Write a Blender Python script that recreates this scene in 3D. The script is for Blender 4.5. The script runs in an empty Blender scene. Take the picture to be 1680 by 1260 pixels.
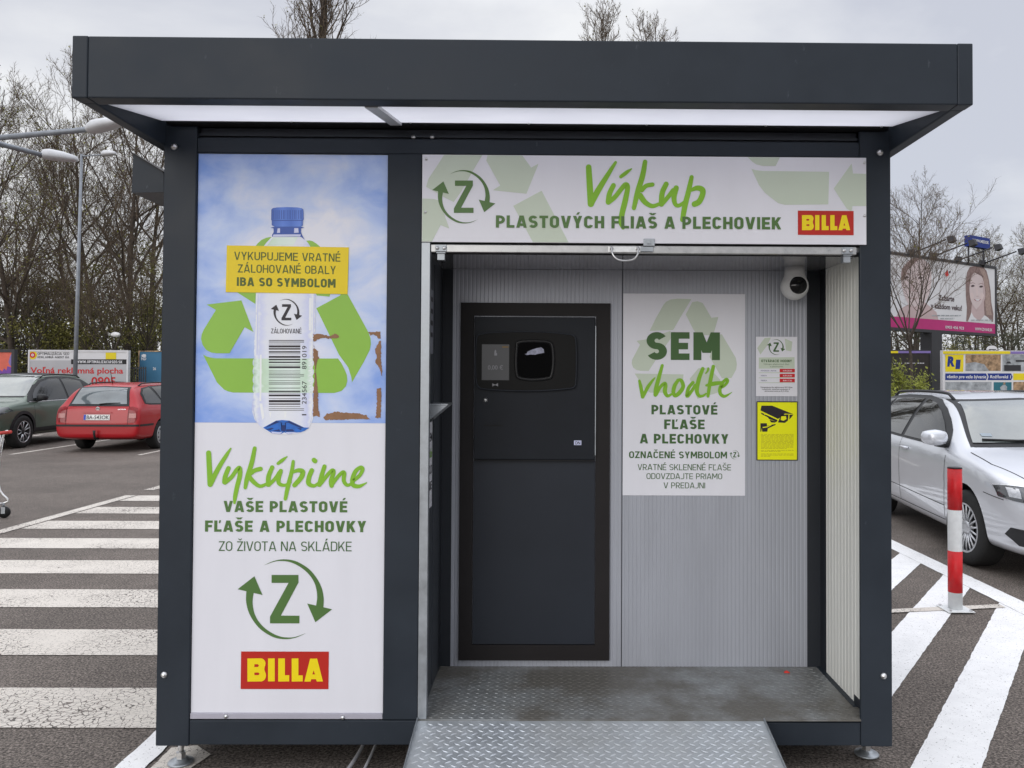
import bpy, bmesh, math, random
from mathutils import Vector, Matrix
from mathutils.geometry import tessellate_polygon, delaunay_2d_cdt
from mathutils.bvhtree import BVHTree

scene = bpy.context.scene
COL = scene.collection
PI = math.pi
R = math.radians

# ------------------------------------------------------------------ camera
CAM = Vector((1.5368, -3.1714, 1.5569))
CR = Vector((0.99994631, -0.00908809, 0.00497837))
CF = Vector((0.00898871, 0.99976684, 0.01963340))
CU = Vector((-0.00515564, -0.01958760, 0.99979485))
FPX, PPX, PPY = 1310.0, 913.3, 595.8          # focal length and principal point in photo pixels (1680 x 1260)
cd = bpy.data.cameras.new('camera')
cam = bpy.data.objects.new('camera', cd)
COL.objects.link(cam)
m = Matrix((CR, CU, -CF)).transposed().to_4x4()
m.translation = CAM
cam.matrix_world = m
cd.sensor_fit = 'HORIZONTAL'
cd.sensor_width = 36.0
cd.lens = FPX / 1680 * 36.0
cd.shift_x = (840 - PPX) / 1680
cd.shift_y = (PPY - 630) / 1680
cd.clip_start = 0.05
cd.clip_end = 2000
scene.camera = cam

# ------------------------------------------------------------------ world, sun, exposure
SUN_EL, SUN_AZ = R(14), R(205)                # low, veiled sun behind the camera and to the left; azimuth clockwise from +Y
sund = Vector((math.sin(SUN_AZ) * math.cos(SUN_EL), math.cos(SUN_AZ) * math.cos(SUN_EL), math.sin(SUN_EL)))
world = bpy.data.worlds.new('World')
scene.world = world
world.use_nodes = True
wn, wl = world.node_tree.nodes, world.node_tree.links
wn.clear()
out = wn.new('ShaderNodeOutputWorld')
bg = wn.new('ShaderNodeBackground')
bg.inputs['Strength'].default_value = 0.1
sky = wn.new('ShaderNodeTexSky')
sky.sky_type = 'NISHITA'
sky.sun_disc = False
sky.sun_elevation = SUN_EL
sky.sun_rotation = SUN_AZ
tc = wn.new('ShaderNodeTexCoord')
mp = wn.new('ShaderNodeMapping')
mp.inputs['Scale'].default_value = (1.0, 1.0, 2.2)
mp.inputs['Location'].default_value = (0.35, 0.1, 0.2)
nz = wn.new('ShaderNodeTexNoise')
nz.inputs['Scale'].default_value = 1.9
nz.inputs['Detail'].default_value = 7
nz.inputs['Roughness'].default_value = 0.52
nz.inputs['Distortion'].default_value = 0.25
rp = wn.new('ShaderNodeValToRGB')
rp.color_ramp.elements[0].position = 0.37
rp.color_ramp.elements[0].color = (0.61, 0.63, 0.71, 1)
rp.color_ramp.elements[1].position = 0.62
rp.color_ramp.elements[1].color = (0.93, 0.935, 0.95, 1)
wl.new(tc.outputs['Generated'], mp.inputs['Vector'])
wl.new(mp.outputs['Vector'], nz.inputs['Vector'])
wl.new(nz.outputs['Fac'], rp.inputs['Fac'])
# an overcast sky is brighter overhead than near the horizon
nrm = wn.new('ShaderNodeVectorMath'); nrm.operation = 'NORMALIZE'
dt = wn.new('ShaderNodeSeparateXYZ')
wl.new(tc.outputs['Generated'], nrm.inputs[0])
wl.new(nrm.outputs['Vector'], dt.inputs[0])
mr = wn.new('ShaderNodeMapRange')
mr.inputs['From Min'].default_value = 0.42
mr.inputs['From Max'].default_value = 1.0
mr.inputs['To Min'].default_value = 9.6
mr.inputs['To Max'].default_value = 29.0
wl.new(dt.outputs['Z'], mr.inputs['Value'])
sc_ = wn.new('ShaderNodeVectorMath'); sc_.operation = 'SCALE'
wl.new(rp.outputs['Color'], sc_.inputs[0])
wl.new(mr.outputs['Result'], sc_.inputs['Scale'])
mx = wn.new('ShaderNodeMixRGB')
mx.inputs['Fac'].default_value = 0.9
wl.new(sky.outputs['Color'], mx.inputs['Color1'])
wl.new(sc_.outputs['Vector'], mx.inputs['Color2'])
wl.new(mx.outputs['Color'], bg.inputs['Color'])
wl.new(bg.outputs['Background'], out.inputs['Surface'])
sd = bpy.data.lights.new('sun', 'SUN')
sd.energy = 0.95
sd.angle = R(40)
sd.color = (1.0, 0.985, 0.965)
so = bpy.data.objects.new('sun', sd)
COL.objects.link(so)
so.rotation_euler = sund.to_track_quat('Z', 'Y').to_euler()
so.location = (0, -5, 12)
scene.view_settings.view_transform = 'Standard'
scene.view_settings.look = 'None'
scene.view_settings.exposure = 0.12
scene.view_settings.gamma = 1.0

# ------------------------------------------------------------------ helpers
def srgb(r, g, b):
    f = lambda c: c / 12.92 if c <= 0.04045 else ((c + 0.055) / 1.055) ** 2.4
    return (f(r / 255), f(g / 255), f(b / 255))

def mat(name, col, rough=0.5, metal=0.0, var=0.08, scale=6.0, spec=0.28, bump=0.0, bscale=60.0, coat=0.0, rvar=0.0, streak=0.0, wear=0.0):
    """Procedural principled material; var = brightness variation of the material itself (wear, grime, grain)."""
    mt = bpy.data.materials.new(name)
    mt.use_nodes = True
    n, l = mt.node_tree.nodes, mt.node_tree.links
    b = n['Principled BSDF']
    b.inputs['Roughness'].default_value = rough
    b.inputs['Metallic'].default_value = metal
    b.inputs['Specular IOR Level'].default_value = spec
    b.inputs['Coat Weight'].default_value = coat
    b.inputs['Coat Roughness'].default_value = 0.05
    t = n.new('ShaderNodeTexCoord')
    z = n.new('ShaderNodeTexNoise')
    z.inputs['Scale'].default_value = scale
    z.inputs['Detail'].default_value = 5
    z.inputs['Roughness'].default_value = 0.62
    if streak:
        mpp = n.new('ShaderNodeMapping')
        mpp.inputs['Scale'].default_value = (streak, streak, 0.6)
        l.new(t.outputs['Object'], mpp.inputs['Vector'])
        l.new(mpp.outputs['Vector'], z.inputs['Vector'])
    else:
        l.new(t.outputs['Object'], z.inputs['Vector'])
    r = n.new('ShaderNodeValToRGB')
    r.color_ramp.elements[0].position = 0.3
    r.color_ramp.elements[1].position = 0.7
    r.color_ramp.elements[0].color = (*[c * (1 - var) for c in col], 1)
    r.color_ramp.elements[1].color = (*[min(1, c * (1 + var)) for c in col], 1)
    l.new(z.outputs['Fac'], r.inputs['Fac'])
    l.new(r.outputs['Color'], b.inputs['Base Color'])
    if wear:                                  # small rubbed marks and dust specks
        zw = n.new('ShaderNodeTexNoise'); zw.inputs['Scale'].default_value = 26; zw.inputs['Detail'].default_value = 6; zw.inputs['Roughness'].default_value = .7
        mw = n.new('ShaderNodeMapping'); mw.inputs['Scale'].default_value = (1, 1, .45)
        l.new(t.outputs['Object'], mw.inputs['Vector']); l.new(mw.outputs['Vector'], zw.inputs['Vector'])
        rw = n.new('ShaderNodeMapRange'); rw.inputs['From Min'].default_value = .66; rw.inputs['From Max'].default_value = .76; rw.inputs['To Max'].default_value = wear
        l.new(zw.outputs['Fac'], rw.inputs['Value'])
        xw = n.new('ShaderNodeMixRGB'); xw.inputs['Color2'].default_value = (*[min(1, c * 2.2 + .05) for c in col], 1)
        l.new(rw.outputs['Result'], xw.inputs['Fac']); l.new(r.outputs['Color'], xw.inputs['Color1']); l.new(xw.outputs['Color'], b.inputs['Base Color'])
    if rvar:
        q = n.new('ShaderNodeMapRange')
        q.inputs['From Min'].default_value = 0.3
        q.inputs['From Max'].default_value = 0.7
        q.inputs['To Min'].default_value = max(0.02, rough - rvar)
        q.inputs['To Max'].default_value = min(1, rough + rvar)
        l.new(z.outputs['Fac'], q.inputs['Value'])
        l.new(q.outputs['Result'], b.inputs['Roughness'])
    if bump:
        z2 = n.new('ShaderNodeTexNoise')
        z2.inputs['Scale'].default_value = bscale
        z2.inputs['Detail'].default_value = 3
        l.new(t.outputs['Object'], z2.inputs['Vector'])
        bp = n.new('ShaderNodeBump')
        bp.inputs['Strength'].default_value = bump
        bp.inputs['Distance'].default_value = 0.01
        l.new(z2.outputs['Fac'], bp.inputs['Height'])
        l.new(bp.outputs['Normal'], b.inputs['Normal'])
    return mt

def tag(o, label=None, cat=None, group=None, kind=None):
    if label: o['label'] = label
    if cat: o['category'] = cat
    if group: o['group'] = group
    if kind: o['kind'] = kind
    return o

def thing(name, label, cat, loc=(0, 0, 0), rz=0.0, group=None):
    o = bpy.data.objects.new(name, None)
    o.empty_display_size = 0.1
    o.location = loc
    o.rotation_euler = (0, 0, rz)
    COL.objects.link(o)
    return tag(o, label, cat, group)

def root_loc(o):
    v = Vector((0, 0, 0))
    while o:
        v += o.location
        o = o.parent
    return v

class MB:
    """Collects faces; build() links them as one mesh object."""
    def __init__(self):
        self.v, self.f, self.mi, self.sm = [], [], [], []
    def add(self, vs, fs, mi=0, sm=False):
        o = len(self.v)
        self.v += [tuple(p) for p in vs]
        for f in fs:
            self.f.append([i + o for i in f]); self.mi.append(mi); self.sm.append(sm)
        return self
    def box(self, x0, x1, y0, y1, z0, z1, mi=0, bev=0.0):
        if x0 > x1: x0, x1 = x1, x0
        if y0 > y1: y0, y1 = y1, y0
        if z0 > z1: z0, z1 = z1, z0
        if bev:
            bm = bmesh.new()
            bmesh.ops.create_cube(bm, size=1)
            for v in bm.verts:
                v.co = Vector(((v.co.x + .5) * (x1 - x0) + x0, (v.co.y + .5) * (y1 - y0) + y0, (v.co.z + .5) * (z1 - z0) + z0))
            bmesh.ops.bevel(bm, geom=bm.edges[:], offset=bev, segments=2, affect='EDGES', profile=0.5)
            self.frombm(bm, mi, False)
            return self
        vs = [(x0, y0, z0), (x1, y0, z0), (x1, y1, z0), (x0, y1, z0), (x0, y0, z1), (x1, y0, z1), (x1, y1, z1), (x0, y1, z1)]
        fs = [(0, 3, 2, 1), (4, 5, 6, 7), (0, 1, 5, 4), (1, 2, 6, 5), (2, 3, 7, 6), (3, 0, 4, 7)]
        return self.add(vs, fs, mi)
    def frombm(self, bm, mi=0, sm=True):
        bm.verts.index_update()
        self.add([v.co[:] for v in bm.verts], [[v.index for v in f.verts] for f in bm.faces], mi, sm)
        bm.free()
    def tube(self, pts, rad, n=8, mi=0, caps=True, closed=False):
        pts = [Vector(p) for p in pts]
        rads = rad if isinstance(rad, (list, tuple)) else [rad] * len(pts)
        rings = []
        up = None
        N = len(pts)
        for i, p in enumerate(pts):
            a = pts[(i - 1) % N] if (i > 0 or closed) else p
            b = pts[(i + 1) % N] if (i < N - 1 or closed) else p
            d = (b - a).normalized()
            if up is None:
                up = d.orthogonal().normalized()
            else:
                up = (up - d * up.dot(d))
                up = up.normalized() if up.length > 1e-6 else d.orthogonal().normalized()
            s = d.cross(up)
            rings.append([p + (up * math.cos(2 * PI * k / n) + s * math.sin(2 * PI * k / n)) * rads[i] for k in range(n)])
        vs = [q for r in rings for q in r]
        fs = []
        for i in range(N if closed else N - 1):
            j = (i + 1) % N
            for k in range(n):
                fs.append((i * n + k, i * n + (k + 1) % n, j * n + (k + 1) % n, j * n + k))
        if caps and not closed:
            fs.append(tuple(reversed(range(n))))
            fs.append(tuple((N - 1) * n + k for k in range(n)))
        return self.add(vs, fs, mi, True)
    def lathe(self, prof, n=24, M=None, mi=0, sm=True, caps=True):
        """prof: (radius, height) pairs turned about local z, then placed by matrix M."""
        vs = []
        for r, h in prof:
            for k in range(n):
                a = 2 * PI * k / n
                p = Vector((r * math.cos(a), r * math.sin(a), h))
                vs.append(M @ p if M else p)
        fs = []
        for i in range(len(prof) - 1):
            for k in range(n):
                fs.append((i * n + k, i * n + (k + 1) % n, (i + 1) * n + (k + 1) % n, (i + 1) * n + k))
        if caps and prof[0][0] > 1e-5: fs.append(tuple(reversed(range(n))))
        if caps and prof[-1][0] > 1e-5: fs.append(tuple((len(prof) - 1) * n + k for k in range(n)))
        return self.add(vs, fs, mi, sm)
    def prism(self, pts, fn0, fn1, mi=0):
        """2-D outline, extruded between two maps of (a, b) to a point."""
        n = len(pts)
        tri = tessellate_polygon([[Vector((a, b, 0)) for a, b in pts]])
        vs = [fn0(a, b) for a, b in pts] + [fn1(a, b) for a, b in pts]
        fs = [tuple(t) for t in tri] + [tuple(reversed([i + n for i in t])) for t in tri]
        fs += [(i, (i + 1) % n, (i + 1) % n + n, i + n) for i in range(n)]
        return self.add(vs, fs, mi)
    def build(self, name, mats, parent=None, world=False, smooth_angle=None):
        me = bpy.data.meshes.new(name)
        off = root_loc(parent) if (parent and world) else Vector((0, 0, 0))
        me.from_pydata([(p[0] - off.x, p[1] - off.y, p[2] - off.z) for p in self.v], [], self.f)
        mats = mats if isinstance(mats, (list, tuple)) else [mats]
        for q in mats: me.materials.append(q)
        me.polygons.foreach_set('material_index', self.mi)
        me.polygons.foreach_set('use_smooth', self.sm)
        bm = bmesh.new()
        bm.from_mesh(me)
        bmesh.ops.recalc_face_normals(bm, faces=bm.faces[:])
        bm.to_mesh(me)
        bm.free()
        me.update()
        if smooth_angle: me.set_sharp_from_angle(angle=smooth_angle)
        o = bpy.data.objects.new(name, me)
        COL.objects.link(o)
        if parent: o.parent = parent
        return o

def ray(px, py):
    return CF + CR * ((px - PPX) / FPX) - CU * ((py - PPY) / FPX)

class Pl:
    """An upright plane through O along ex, facing the viewer's side; px() finds where a photo pixel lies on it."""
    def __init__(self, O, ex=(1, 0, 0)):
        self.O, self.ex = Vector(O), Vector(ex).normalized()
        self.ez = Vector((0, 0, 1))
        self.n = self.ex.cross(self.ez)
    def px(self, x, y):
        d = ray(x, y)
        t = (self.O - CAM).dot(self.n) / d.dot(self.n)
        q = CAM + d * t - self.O
        return (q.dot(self.ex), q.dot(self.ez))
    def pt(self, a, b, d=0.0):
        return self.O + self.ex * a + self.ez * b + self.n * d
    def pw(self, x, y, d=0.0):
        return self.pt(*self.px(x, y), d)

def poly(mb, pl, pts, d, mi=0):
    tri = tessellate_polygon([[Vector((a, b, 0)) for a, b in pts]])
    mb.add([pl.pt(a, b, d) for a, b in pts], [tuple(t) for t in tri], mi)

def ppoly(mb, pl, pts, d, mi=0, z=None):
    """polygon given in photo pixels; z=(ox, oy, scale) when read off an enlarged crop"""
    if z: pts = [(z[0] + x / z[2], z[1] + y / z[2]) for x, y in pts]
    poly(mb, pl, [pl.px(x, y) for x, y in pts], d, mi)

def prect(mb, pl, x0, y0, x1, y1, d, mi=0):
    a0, b0 = pl.px(x0, y0)
    a1, b1 = pl.px(x1, y1)
    poly(mb, pl, [(a0, b0), (a1, b0), (a1, b1), (a0, b1)], d, mi)

def smooth_path(pts, sub=6):
    """Catmull-Rom through tuples of any length"""
    P_ = [pts[0]] + list(pts) + [pts[-1]]
    res = []
    for i in range(1, len(P_) - 2):
        p0, p1, p2, p3 = P_[i - 1:i + 3]
        for k in range(sub):
            t = k / sub
            res.append(tuple(0.5 * ((2 * b) + (-a + c) * t + (2 * a - 5 * b + 4 * c - d) * t * t + (-a + 3 * b - 3 * c + d) * t ** 3)
                             for a, b, c, d in zip(p0, p1, p2, p3)))
    res.append(tuple(pts[-1]))
    return res

def smooth_loop(pts, sub=5):
    n = len(pts)
    res = []
    for i in range(n):
        p0, p1, p2, p3 = pts[i - 1], pts[i], pts[(i + 1) % n], pts[(i + 2) % n]
        for k in range(sub):
            t = k / sub
            res.append(tuple(0.5 * ((2 * b) + (-a + c) * t + (2 * a - 5 * b + 4 * c - d) * t * t + (-a + 3 * b - 3 * c + d) * t ** 3)
                             for a, b, c, d in zip(p0, p1, p2, p3)))
    return res

# ------------------------------------------------------------------ lettering
def ribbon(pts, t, closed=False):
    h = t / 2
    n = len(pts)
    L, Rr = [], []
    for i in range(n):
        p = Vector(pts[i])
        a = Vector(pts[i - 1]) if (i > 0 or closed) else None
        b = Vector(pts[(i + 1) % n]) if (i < n - 1 or closed) else None
        d1 = (p - a).normalized() if a is not None else (b - p).normalized()
        d2 = (b - p).normalized() if b is not None else d1
        n1, n2 = Vector((-d1.y, d1.x)), Vector((-d2.y, d2.x))
        mt = n1 + n2
        mt = mt.normalized() if mt.length > 1e-6 else n1
        k = h / max(0.4, mt.dot(n1))
        L.append(p + mt * k); Rr.append(p - mt * k)
    q = []
    for i in range(n if closed else n - 1):
        j = (i + 1) % n
        q.append([tuple(L[i]), tuple(L[j]), tuple(Rr[j]), tuple(Rr[i])])
    return q

def arc(cx, cy, rx, ry, a0, a1, n=10):
    return [(cx + rx * math.cos(R(a0 + (a1 - a0) * k / n)), cy + ry * math.sin(R(a0 + (a1 - a0) * k / n))) for k in range(n + 1)]

def dia(x0, y0, x1, y1, t):
    b = t * math.hypot(x1 - x0, y1 - y0) / abs(y1 - y0) / 2
    return [[(x0 - b, y0), (x0 + b, y0), (x1 + b, y1), (x1 - b, y1)]]

def glyph(ch, t):
    """Round-cornered monoline capitals, cap height 1: list of stroke quads, and the advance width."""
    h = t / 2
    S = lambda *p: ribbon(list(p), t)
    if ch in 'ILÍĽ' and ch in 'IÍ':
        return S((h, 0), (h, 1)), t
    if ch in 'AÁ':
        w = .72; b = t * .55
        return dia(b, 0, w / 2 - .03, 1, t) + dia(w - b, 0, w / 2 + .03, 1, t) + S((.17, .25), (w - .17, .25)), w
    if ch == 'B':
        w = .62; ym = .52; r1 = (1 - h - ym) / 2; r2 = (ym - h) / 2
        return (S((h, 0), (h, 1)) + ribbon([(h, 1 - h)] + arc(w - h - r1 - .03, ym + r1, r1, r1, 90, -90) + [(h, ym)], t)
                + ribbon([(h, ym)] + arc(w - h - r2, h + r2, r2, r2, 90, -90) + [(h, h)], t)), w
    if ch in 'CČG':
        w = .6; q = w / 2 - h; cy = h + q
        p = arc(w / 2, 1 - cy, q, q, 12, 180, 14) + arc(w / 2, cy, q, q, 180, 348, 14)
        g = ribbon(p, t)
        if ch == 'G': g += S((w / 2, .45), (w - h, .45), (w - h, .2))
        return g, w
    if ch == 'D':
        w = .62; q = .24
        return S((h, 0), (h, 1)) + ribbon([(h, 1 - h)] + arc(w - h - q, 1 - h - q, q, q, 90, 0) + arc(w - h - q, h + q, q, q, 0, -90) + [(h, h)], t), w
    if ch in 'EÉ':
        w = .55
        return S((h, 0), (h, 1)) + S((0, 1 - h), (w, 1 - h)) + S((0, .5), (w * .92, .5)) + S((0, h), (w, h)), w
    if ch == 'F':
        w = .54
        return S((h, 0), (h, 1)) + S((0, 1 - h), (w, 1 - h)) + S((0, .5), (w * .9, .5)), w
    if ch == 'H':
        w = .63
        return S((h, 0), (h, 1)) + S((w - h, 0), (w - h, 1)) + S((h, .5), (w - h, .5)), w
    if ch == 'J':
        w = .5; q = .2
        return ribbon([(w - h, 1)] + arc(w - h - q, h + q, q, q, 0, -90) + [(0, h)], t), w
    if ch == 'K':
        w = .64
        return S((h, 0), (h, 1)) + dia(h + .02, .3, w - t * .62, 1, t) + dia(w - t * .6, 0, .28, .58, t), w
    if ch in 'LĽ':
        w = .52
        return S((h, 0), (h, 1)) + S((0, h), (w, h)), w
    if ch == 'M':
        w = .78
        return S((h, 0), (h, 1)) + S((w - h, 0), (w - h, 1)) + dia(h + .03, 1, w / 2, .26, t) + dia(w - h - .03, 1, w / 2, .26, t), w
    if ch == 'N':
        w = .65
        return S((h, 0), (h, 1)) + S((w - h, 0), (w - h, 1)) + dia(h + .03, 1, w - h - .03, 0, t), w
    if ch in 'O0':
        w = .62 if ch == 'O' else .56; q = w / 2 - h
        return ribbon(arc(w / 2, 1 - h - q, q, q, 0, 180, 14) + arc(w / 2, h + q, q, q, 180, 360, 14), t, True), w
    if ch in 'PR':
        w = .6; ym = .42; q = (1 - h - ym) / 2
        g = S((h, 0), (h, 1)) + ribbon([(h, 1 - h)] + arc(w - h - q, ym + q, q, q, 90, -90) + [(h, ym)], t)
        if ch == 'R': g += dia(w - t * .55, 0, .3, .42, t)
        return g, w
    if ch in 'SŠ':
        w = .6; rx = w / 2 - h; ry = (1 - t) / 4
        return ribbon(arc(w / 2, 1 - h - ry, rx, ry, 28, 270, 18) + arc(w / 2, h + ry, rx, ry, 90, -152, 18)[1:], t), w
    if ch == 'T':
        w = .58
        return S((w / 2, 0), (w / 2, 1)) + S((0, 1 - h), (w, 1 - h)), w
    if ch == 'U':
        w = .63; q = w / 2 - h
        return ribbon([(h, 1)] + arc(w / 2, h + q, q, q, 180, 360, 14) + [(w - h, 1)], t), w
    if ch == 'V':
        w = .68; b = t * .55
        return dia(w / 2 - .02, 0, b, 1, t) + dia(w / 2 + .02, 0, w - b, 1, t), w
    if ch == 'W':
        w = 1.0; b = t * .55
        return dia(.27, 0, b, 1, t) + dia(.27, 0, .5, .9, t) + dia(w - .27, 0, .5, .9, t) + dia(w - .27, 0, w - b, 1, t), w
    if ch in 'YÝ':
        w = .64; b = t * .6
        return S((w / 2, 0), (w / 2, .45)) + dia(w / 2, .38, b, 1, t) + dia(w / 2, .38, w - b, 1, t), w
    if ch in 'ZŽ':
        w = .58; b = t * .62
        return S((0, 1 - h), (w, 1 - h)) + S((0, h), (w, h)) + dia(b, h, w - b, 1 - h, t), w
    if ch == '.':
        return S((h, 0), (h, t)), t
    return [], .26

def caps_text(mb, pl, s, xl, xr, yb, yt, t, d, mi=0, tilt=0.0):
    """Line of capitals from photo x=xl to xr, baseline yb, cap top yt, all read in photo pixels."""
    xm = (xl + xr) / 2
    b0 = pl.px(xm, yb)[1]; b1 = pl.px(xm, yt)[1]
    a0 = pl.px(xl, yb)[0]; a1 = pl.px(xr, yb)[0]
    sp = .085 + t * .12
    x = 0; items = []
    for ch in s:
        g, w = glyph(ch, t)
        if ch in 'ÁÉÍÝ': g = g + [[(w / 2 - .09, 1.1), (w / 2 + .05, 1.1), (w / 2 + .17, 1.3), (w / 2 + .01, 1.3)]]
        if ch in 'ČŠŽ': g = g + dia(w / 2 + .015, 1.1, w / 2 - .15, 1.28, t * .75) + dia(w / 2 - .015, 1.1, w / 2 + .15, 1.28, t * .75)
        if ch == 'Ľ': g = g + [[(t + .1, .76), (t + .19, .76), (t + .27, 1.02), (t + .13, 1.02)]]
        items.append((x, g)); x += w + sp
    W = x - sp
    sx = (a1 - a0) / W; sz = b1 - b0
    k = 0
    for x0, g in items:
        for q in g:
            k += 1
            mb.add([pl.pt(a0 + (x0 + u) * sx, b0 + v * sz + tilt * (x0 + u - W / 2) * sx, d + (k % 40) * 6e-6) for u, v in q], [(0, 1, 2, 3)], mi)

def brush(mb, pl, strokes, z, d, mi=0):
    """Brush lettering: strokes of (x, y, width) in an enlarged crop z=(ox, oy, scale)."""
    for i, st in enumerate(strokes):
        p = smooth_path(st, 7) if len(st) > 1 else [st[0]]
        pp = []
        for x, y, w in p:
            a, b = pl.px(z[0] + x / z[2], z[1] + y / z[2])
            s = (pl.px(z[0] + (x + 1) / z[2], z[1] + y / z[2])[0] - a)
            pp.append((Vector((a, b)), max(w, 4) * s / 2))
        out = []
        n = len(pp)
        for k in range(n):
            dv = (pp[min(k + 1, n - 1)][0] - pp[max(k - 1, 0)][0])
            dv = dv.normalized() if dv.length else Vector((1, 0))
            nn = Vector((-dv.y, dv.x))
            out.append((pp[k][0] + nn * pp[k][1], pp[k][0] - nn * pp[k][1]))
        dd = d + i * 2e-5
        for k in range(n - 1):
            q = [out[k][0], out[k + 1][0], out[k + 1][1], out[k][1]]
            mb.add([pl.pt(v.x, v.y, dd + (k % 2) * 4e-6) for v in q], [(0, 1, 2, 3)], mi)
        for e, (c, r) in enumerate((pp[0], pp[-1])):
            mb.add([pl.pt(c.x + r * math.cos(2 * PI * j / 16), c.y + r * math.sin(2 * PI * j / 16), dd + 8e-6 + 4e-6 * e) for j in range(16)], [tuple(range(16))], mi)

_tcache = {}
def font_mesh(s, bold=0.0):
    if (s, bold) in _tcache: return _tcache[(s, bold)]
    cu = bpy.data.curves.new('t', 'FONT')
    cu.body = s; cu.size = 1.0; cu.dimensions = '2D'; cu.fill_mode = 'FRONT'; cu.offset = bold; cu.resolution_u = 4
    ob = bpy.data.objects.new('t', cu)
    COL.objects.link(ob)
    dg = bpy.context.evaluated_depsgraph_get()
    me = ob.evaluated_get(dg).to_mesh()
    vs = [(v.co.x, v.co.y) for v in me.vertices]
    fs = [tuple(p.vertices) for p in me.polygons]
    ob.evaluated_get(dg).to_mesh_clear()
    bpy.data.objects.remove(ob); bpy.data.curves.remove(cu)
    _tcache[(s, bold)] = (vs, fs)
    return vs, fs

def font_text(mb, pl, s, a0, a1, b0, cap, d, mi=0, bold=0.0, shear=0.0, rot=False):
    """Built-in font fitted between a0 and a1 on the plane with capitals of height cap; rot turns it to read upward."""
    vs, fs = font_mesh(s, bold)
    if not vs: return
    x0 = min(v[0] for v in vs); x1 = max(v[0] for v in vs)
    hv = font_mesh('H', bold)[0]
    H = max(v[1] for v in hv)
    sx = (a1 - a0) / (x1 - x0); sz = cap / H
    if rot:
        mb.add([pl.pt(b0 - v[1] * sz, a0 + (v[0] - x0) * sx, d) for v in vs], fs, mi)
    else:
        mb.add([pl.pt(a0 + (v[0] - x0) * sx + shear * v[1] * sz, b0 + v[1] * sz, d) for v in vs], fs, mi)

def pfont(mb, pl, s, xl, xr, yb, yt, d, mi=0, bold=0.0, shear=0.0):
    xm = (xl + xr) / 2
    b0 = pl.px(xm, yb)[1]; b1 = pl.px(xm, yt)[1]
    font_text(mb, pl, s, pl.px(xl, yb)[0], pl.px(xr, yb)[0], b0, b1 - b0, d, mi, bold, shear)

def recycle_sign(mb, pl, cx, cy, r, d, mi=0):
    """Two arrows chasing round a Z; cx, cy, r in photo pixels."""
    k = r / 545.0
    outer = smooth_path([(440, 190), (580, 128), (720, 105), (870, 125), (1000, 190), (1100, 270), (1190, 390), (1245, 510), (1270, 640), (1265, 766)], 4)
    inner = smooth_path([(1165, 742), (1180, 620), (1160, 480), (1110, 370), (1030, 275), (930, 200), (830, 152), (730, 130), (600, 135), (440, 190)], 4)
    half = outer + inner[:-1]
    head = [(1043, 714), (1386, 793), (1155, 972)]
    Z = [(552, 320), (922, 320), (922, 425), (680, 880), (935, 882), (935, 987), (530, 987), (530, 895), (785, 430), (552, 430)]
    f = lambda x, y: (cx + (x - 735) * k, cy + (y - 655) * k)
    g = lambda x, y: (cx - (x - 735) * k, cy - (y - 655) * k)
    no, ni = len(outer), len(inner)
    for fn, o in ((f, 0), (g, 1)):
        m_ = min(no, ni)
        for i in range(m_ - 1):
            q = [outer[i], outer[i + 1], inner[ni - 2 - i], inner[ni - 1 - i]]
            mb.add([pl.pw(*fn(*p), d) for p in q], [(0, 1, 2, 3)], mi)
        mb.add([pl.pw(*fn(*p), d + 1e-5) for p in head], [(0, 1, 2)], mi)
    ppoly(mb, pl, [f(*p) for p in Z], d, mi)

def shop_logo(parent, pl, x0, y0, x1, y1, d):
    """Red plate with heavy yellow letters; built as a part and its sub-part."""
    a = MB(); prect(a, pl, x0, y0, x1, y1, d)
    o = a.build('shop_logo', M['logo_red'], parent, world=True)
    f = lambda p: (x0 + (p[0] - 60) / 1505 * (x1 - x0), y0 + (p[1] - 90 - 17 * (p[0] - 60) / 1505) / 638 * (y1 - y0))
    b = MB()
    d2 = d + .0004
    L = [[(170, 210), (400, 210)] + [(400 + 82 * math.sin(R(k * 18)), 300 - 90 * math.cos(R(k * 18))) for k in range(1, 8)] + [(462, 402)]
         + [(405 + 85 * math.sin(R(k * 18)), 500 - 100 * math.cos(R(k * 18))) for k in range(3, 11)] + [(170, 600)],
         [(525, 213), (640, 213), (640, 601), (525, 601)],
         [(700, 215), (815, 215), (815, 500), (890, 500), (890, 605), (700, 605)],
         [(932, 218), (1048, 218), (1048, 505), (1122, 505), (1122, 608), (932, 608)],
         [(1250, 225), (1370, 225), (1470, 612), (1365, 612), (1350, 572), (1270, 572), (1258, 612), (1150, 612)]]
    for q in L: ppoly(b, pl, [f(p) for p in q], d2, 0)
    for q in ([(290, 308), (350, 308), (370, 330), (350, 355), (290, 355)], [(290, 448), (360, 448), (380, 470), (360, 492), (290, 492)], [(1310, 425), (1335, 492), (1288, 492)]):
        ppoly(b, pl, [f(p) for p in q], d2 + .0003, 1)
    b.build('logo_letters', [M['logo_yellow'], M['logo_red']], o, world=True)
    return o
# ------------------------------------------------------------------ materials
def pc(r, g, b, k=1.30):
    return tuple(min(.86, c * k) for c in srgb(r, g, b))

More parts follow.
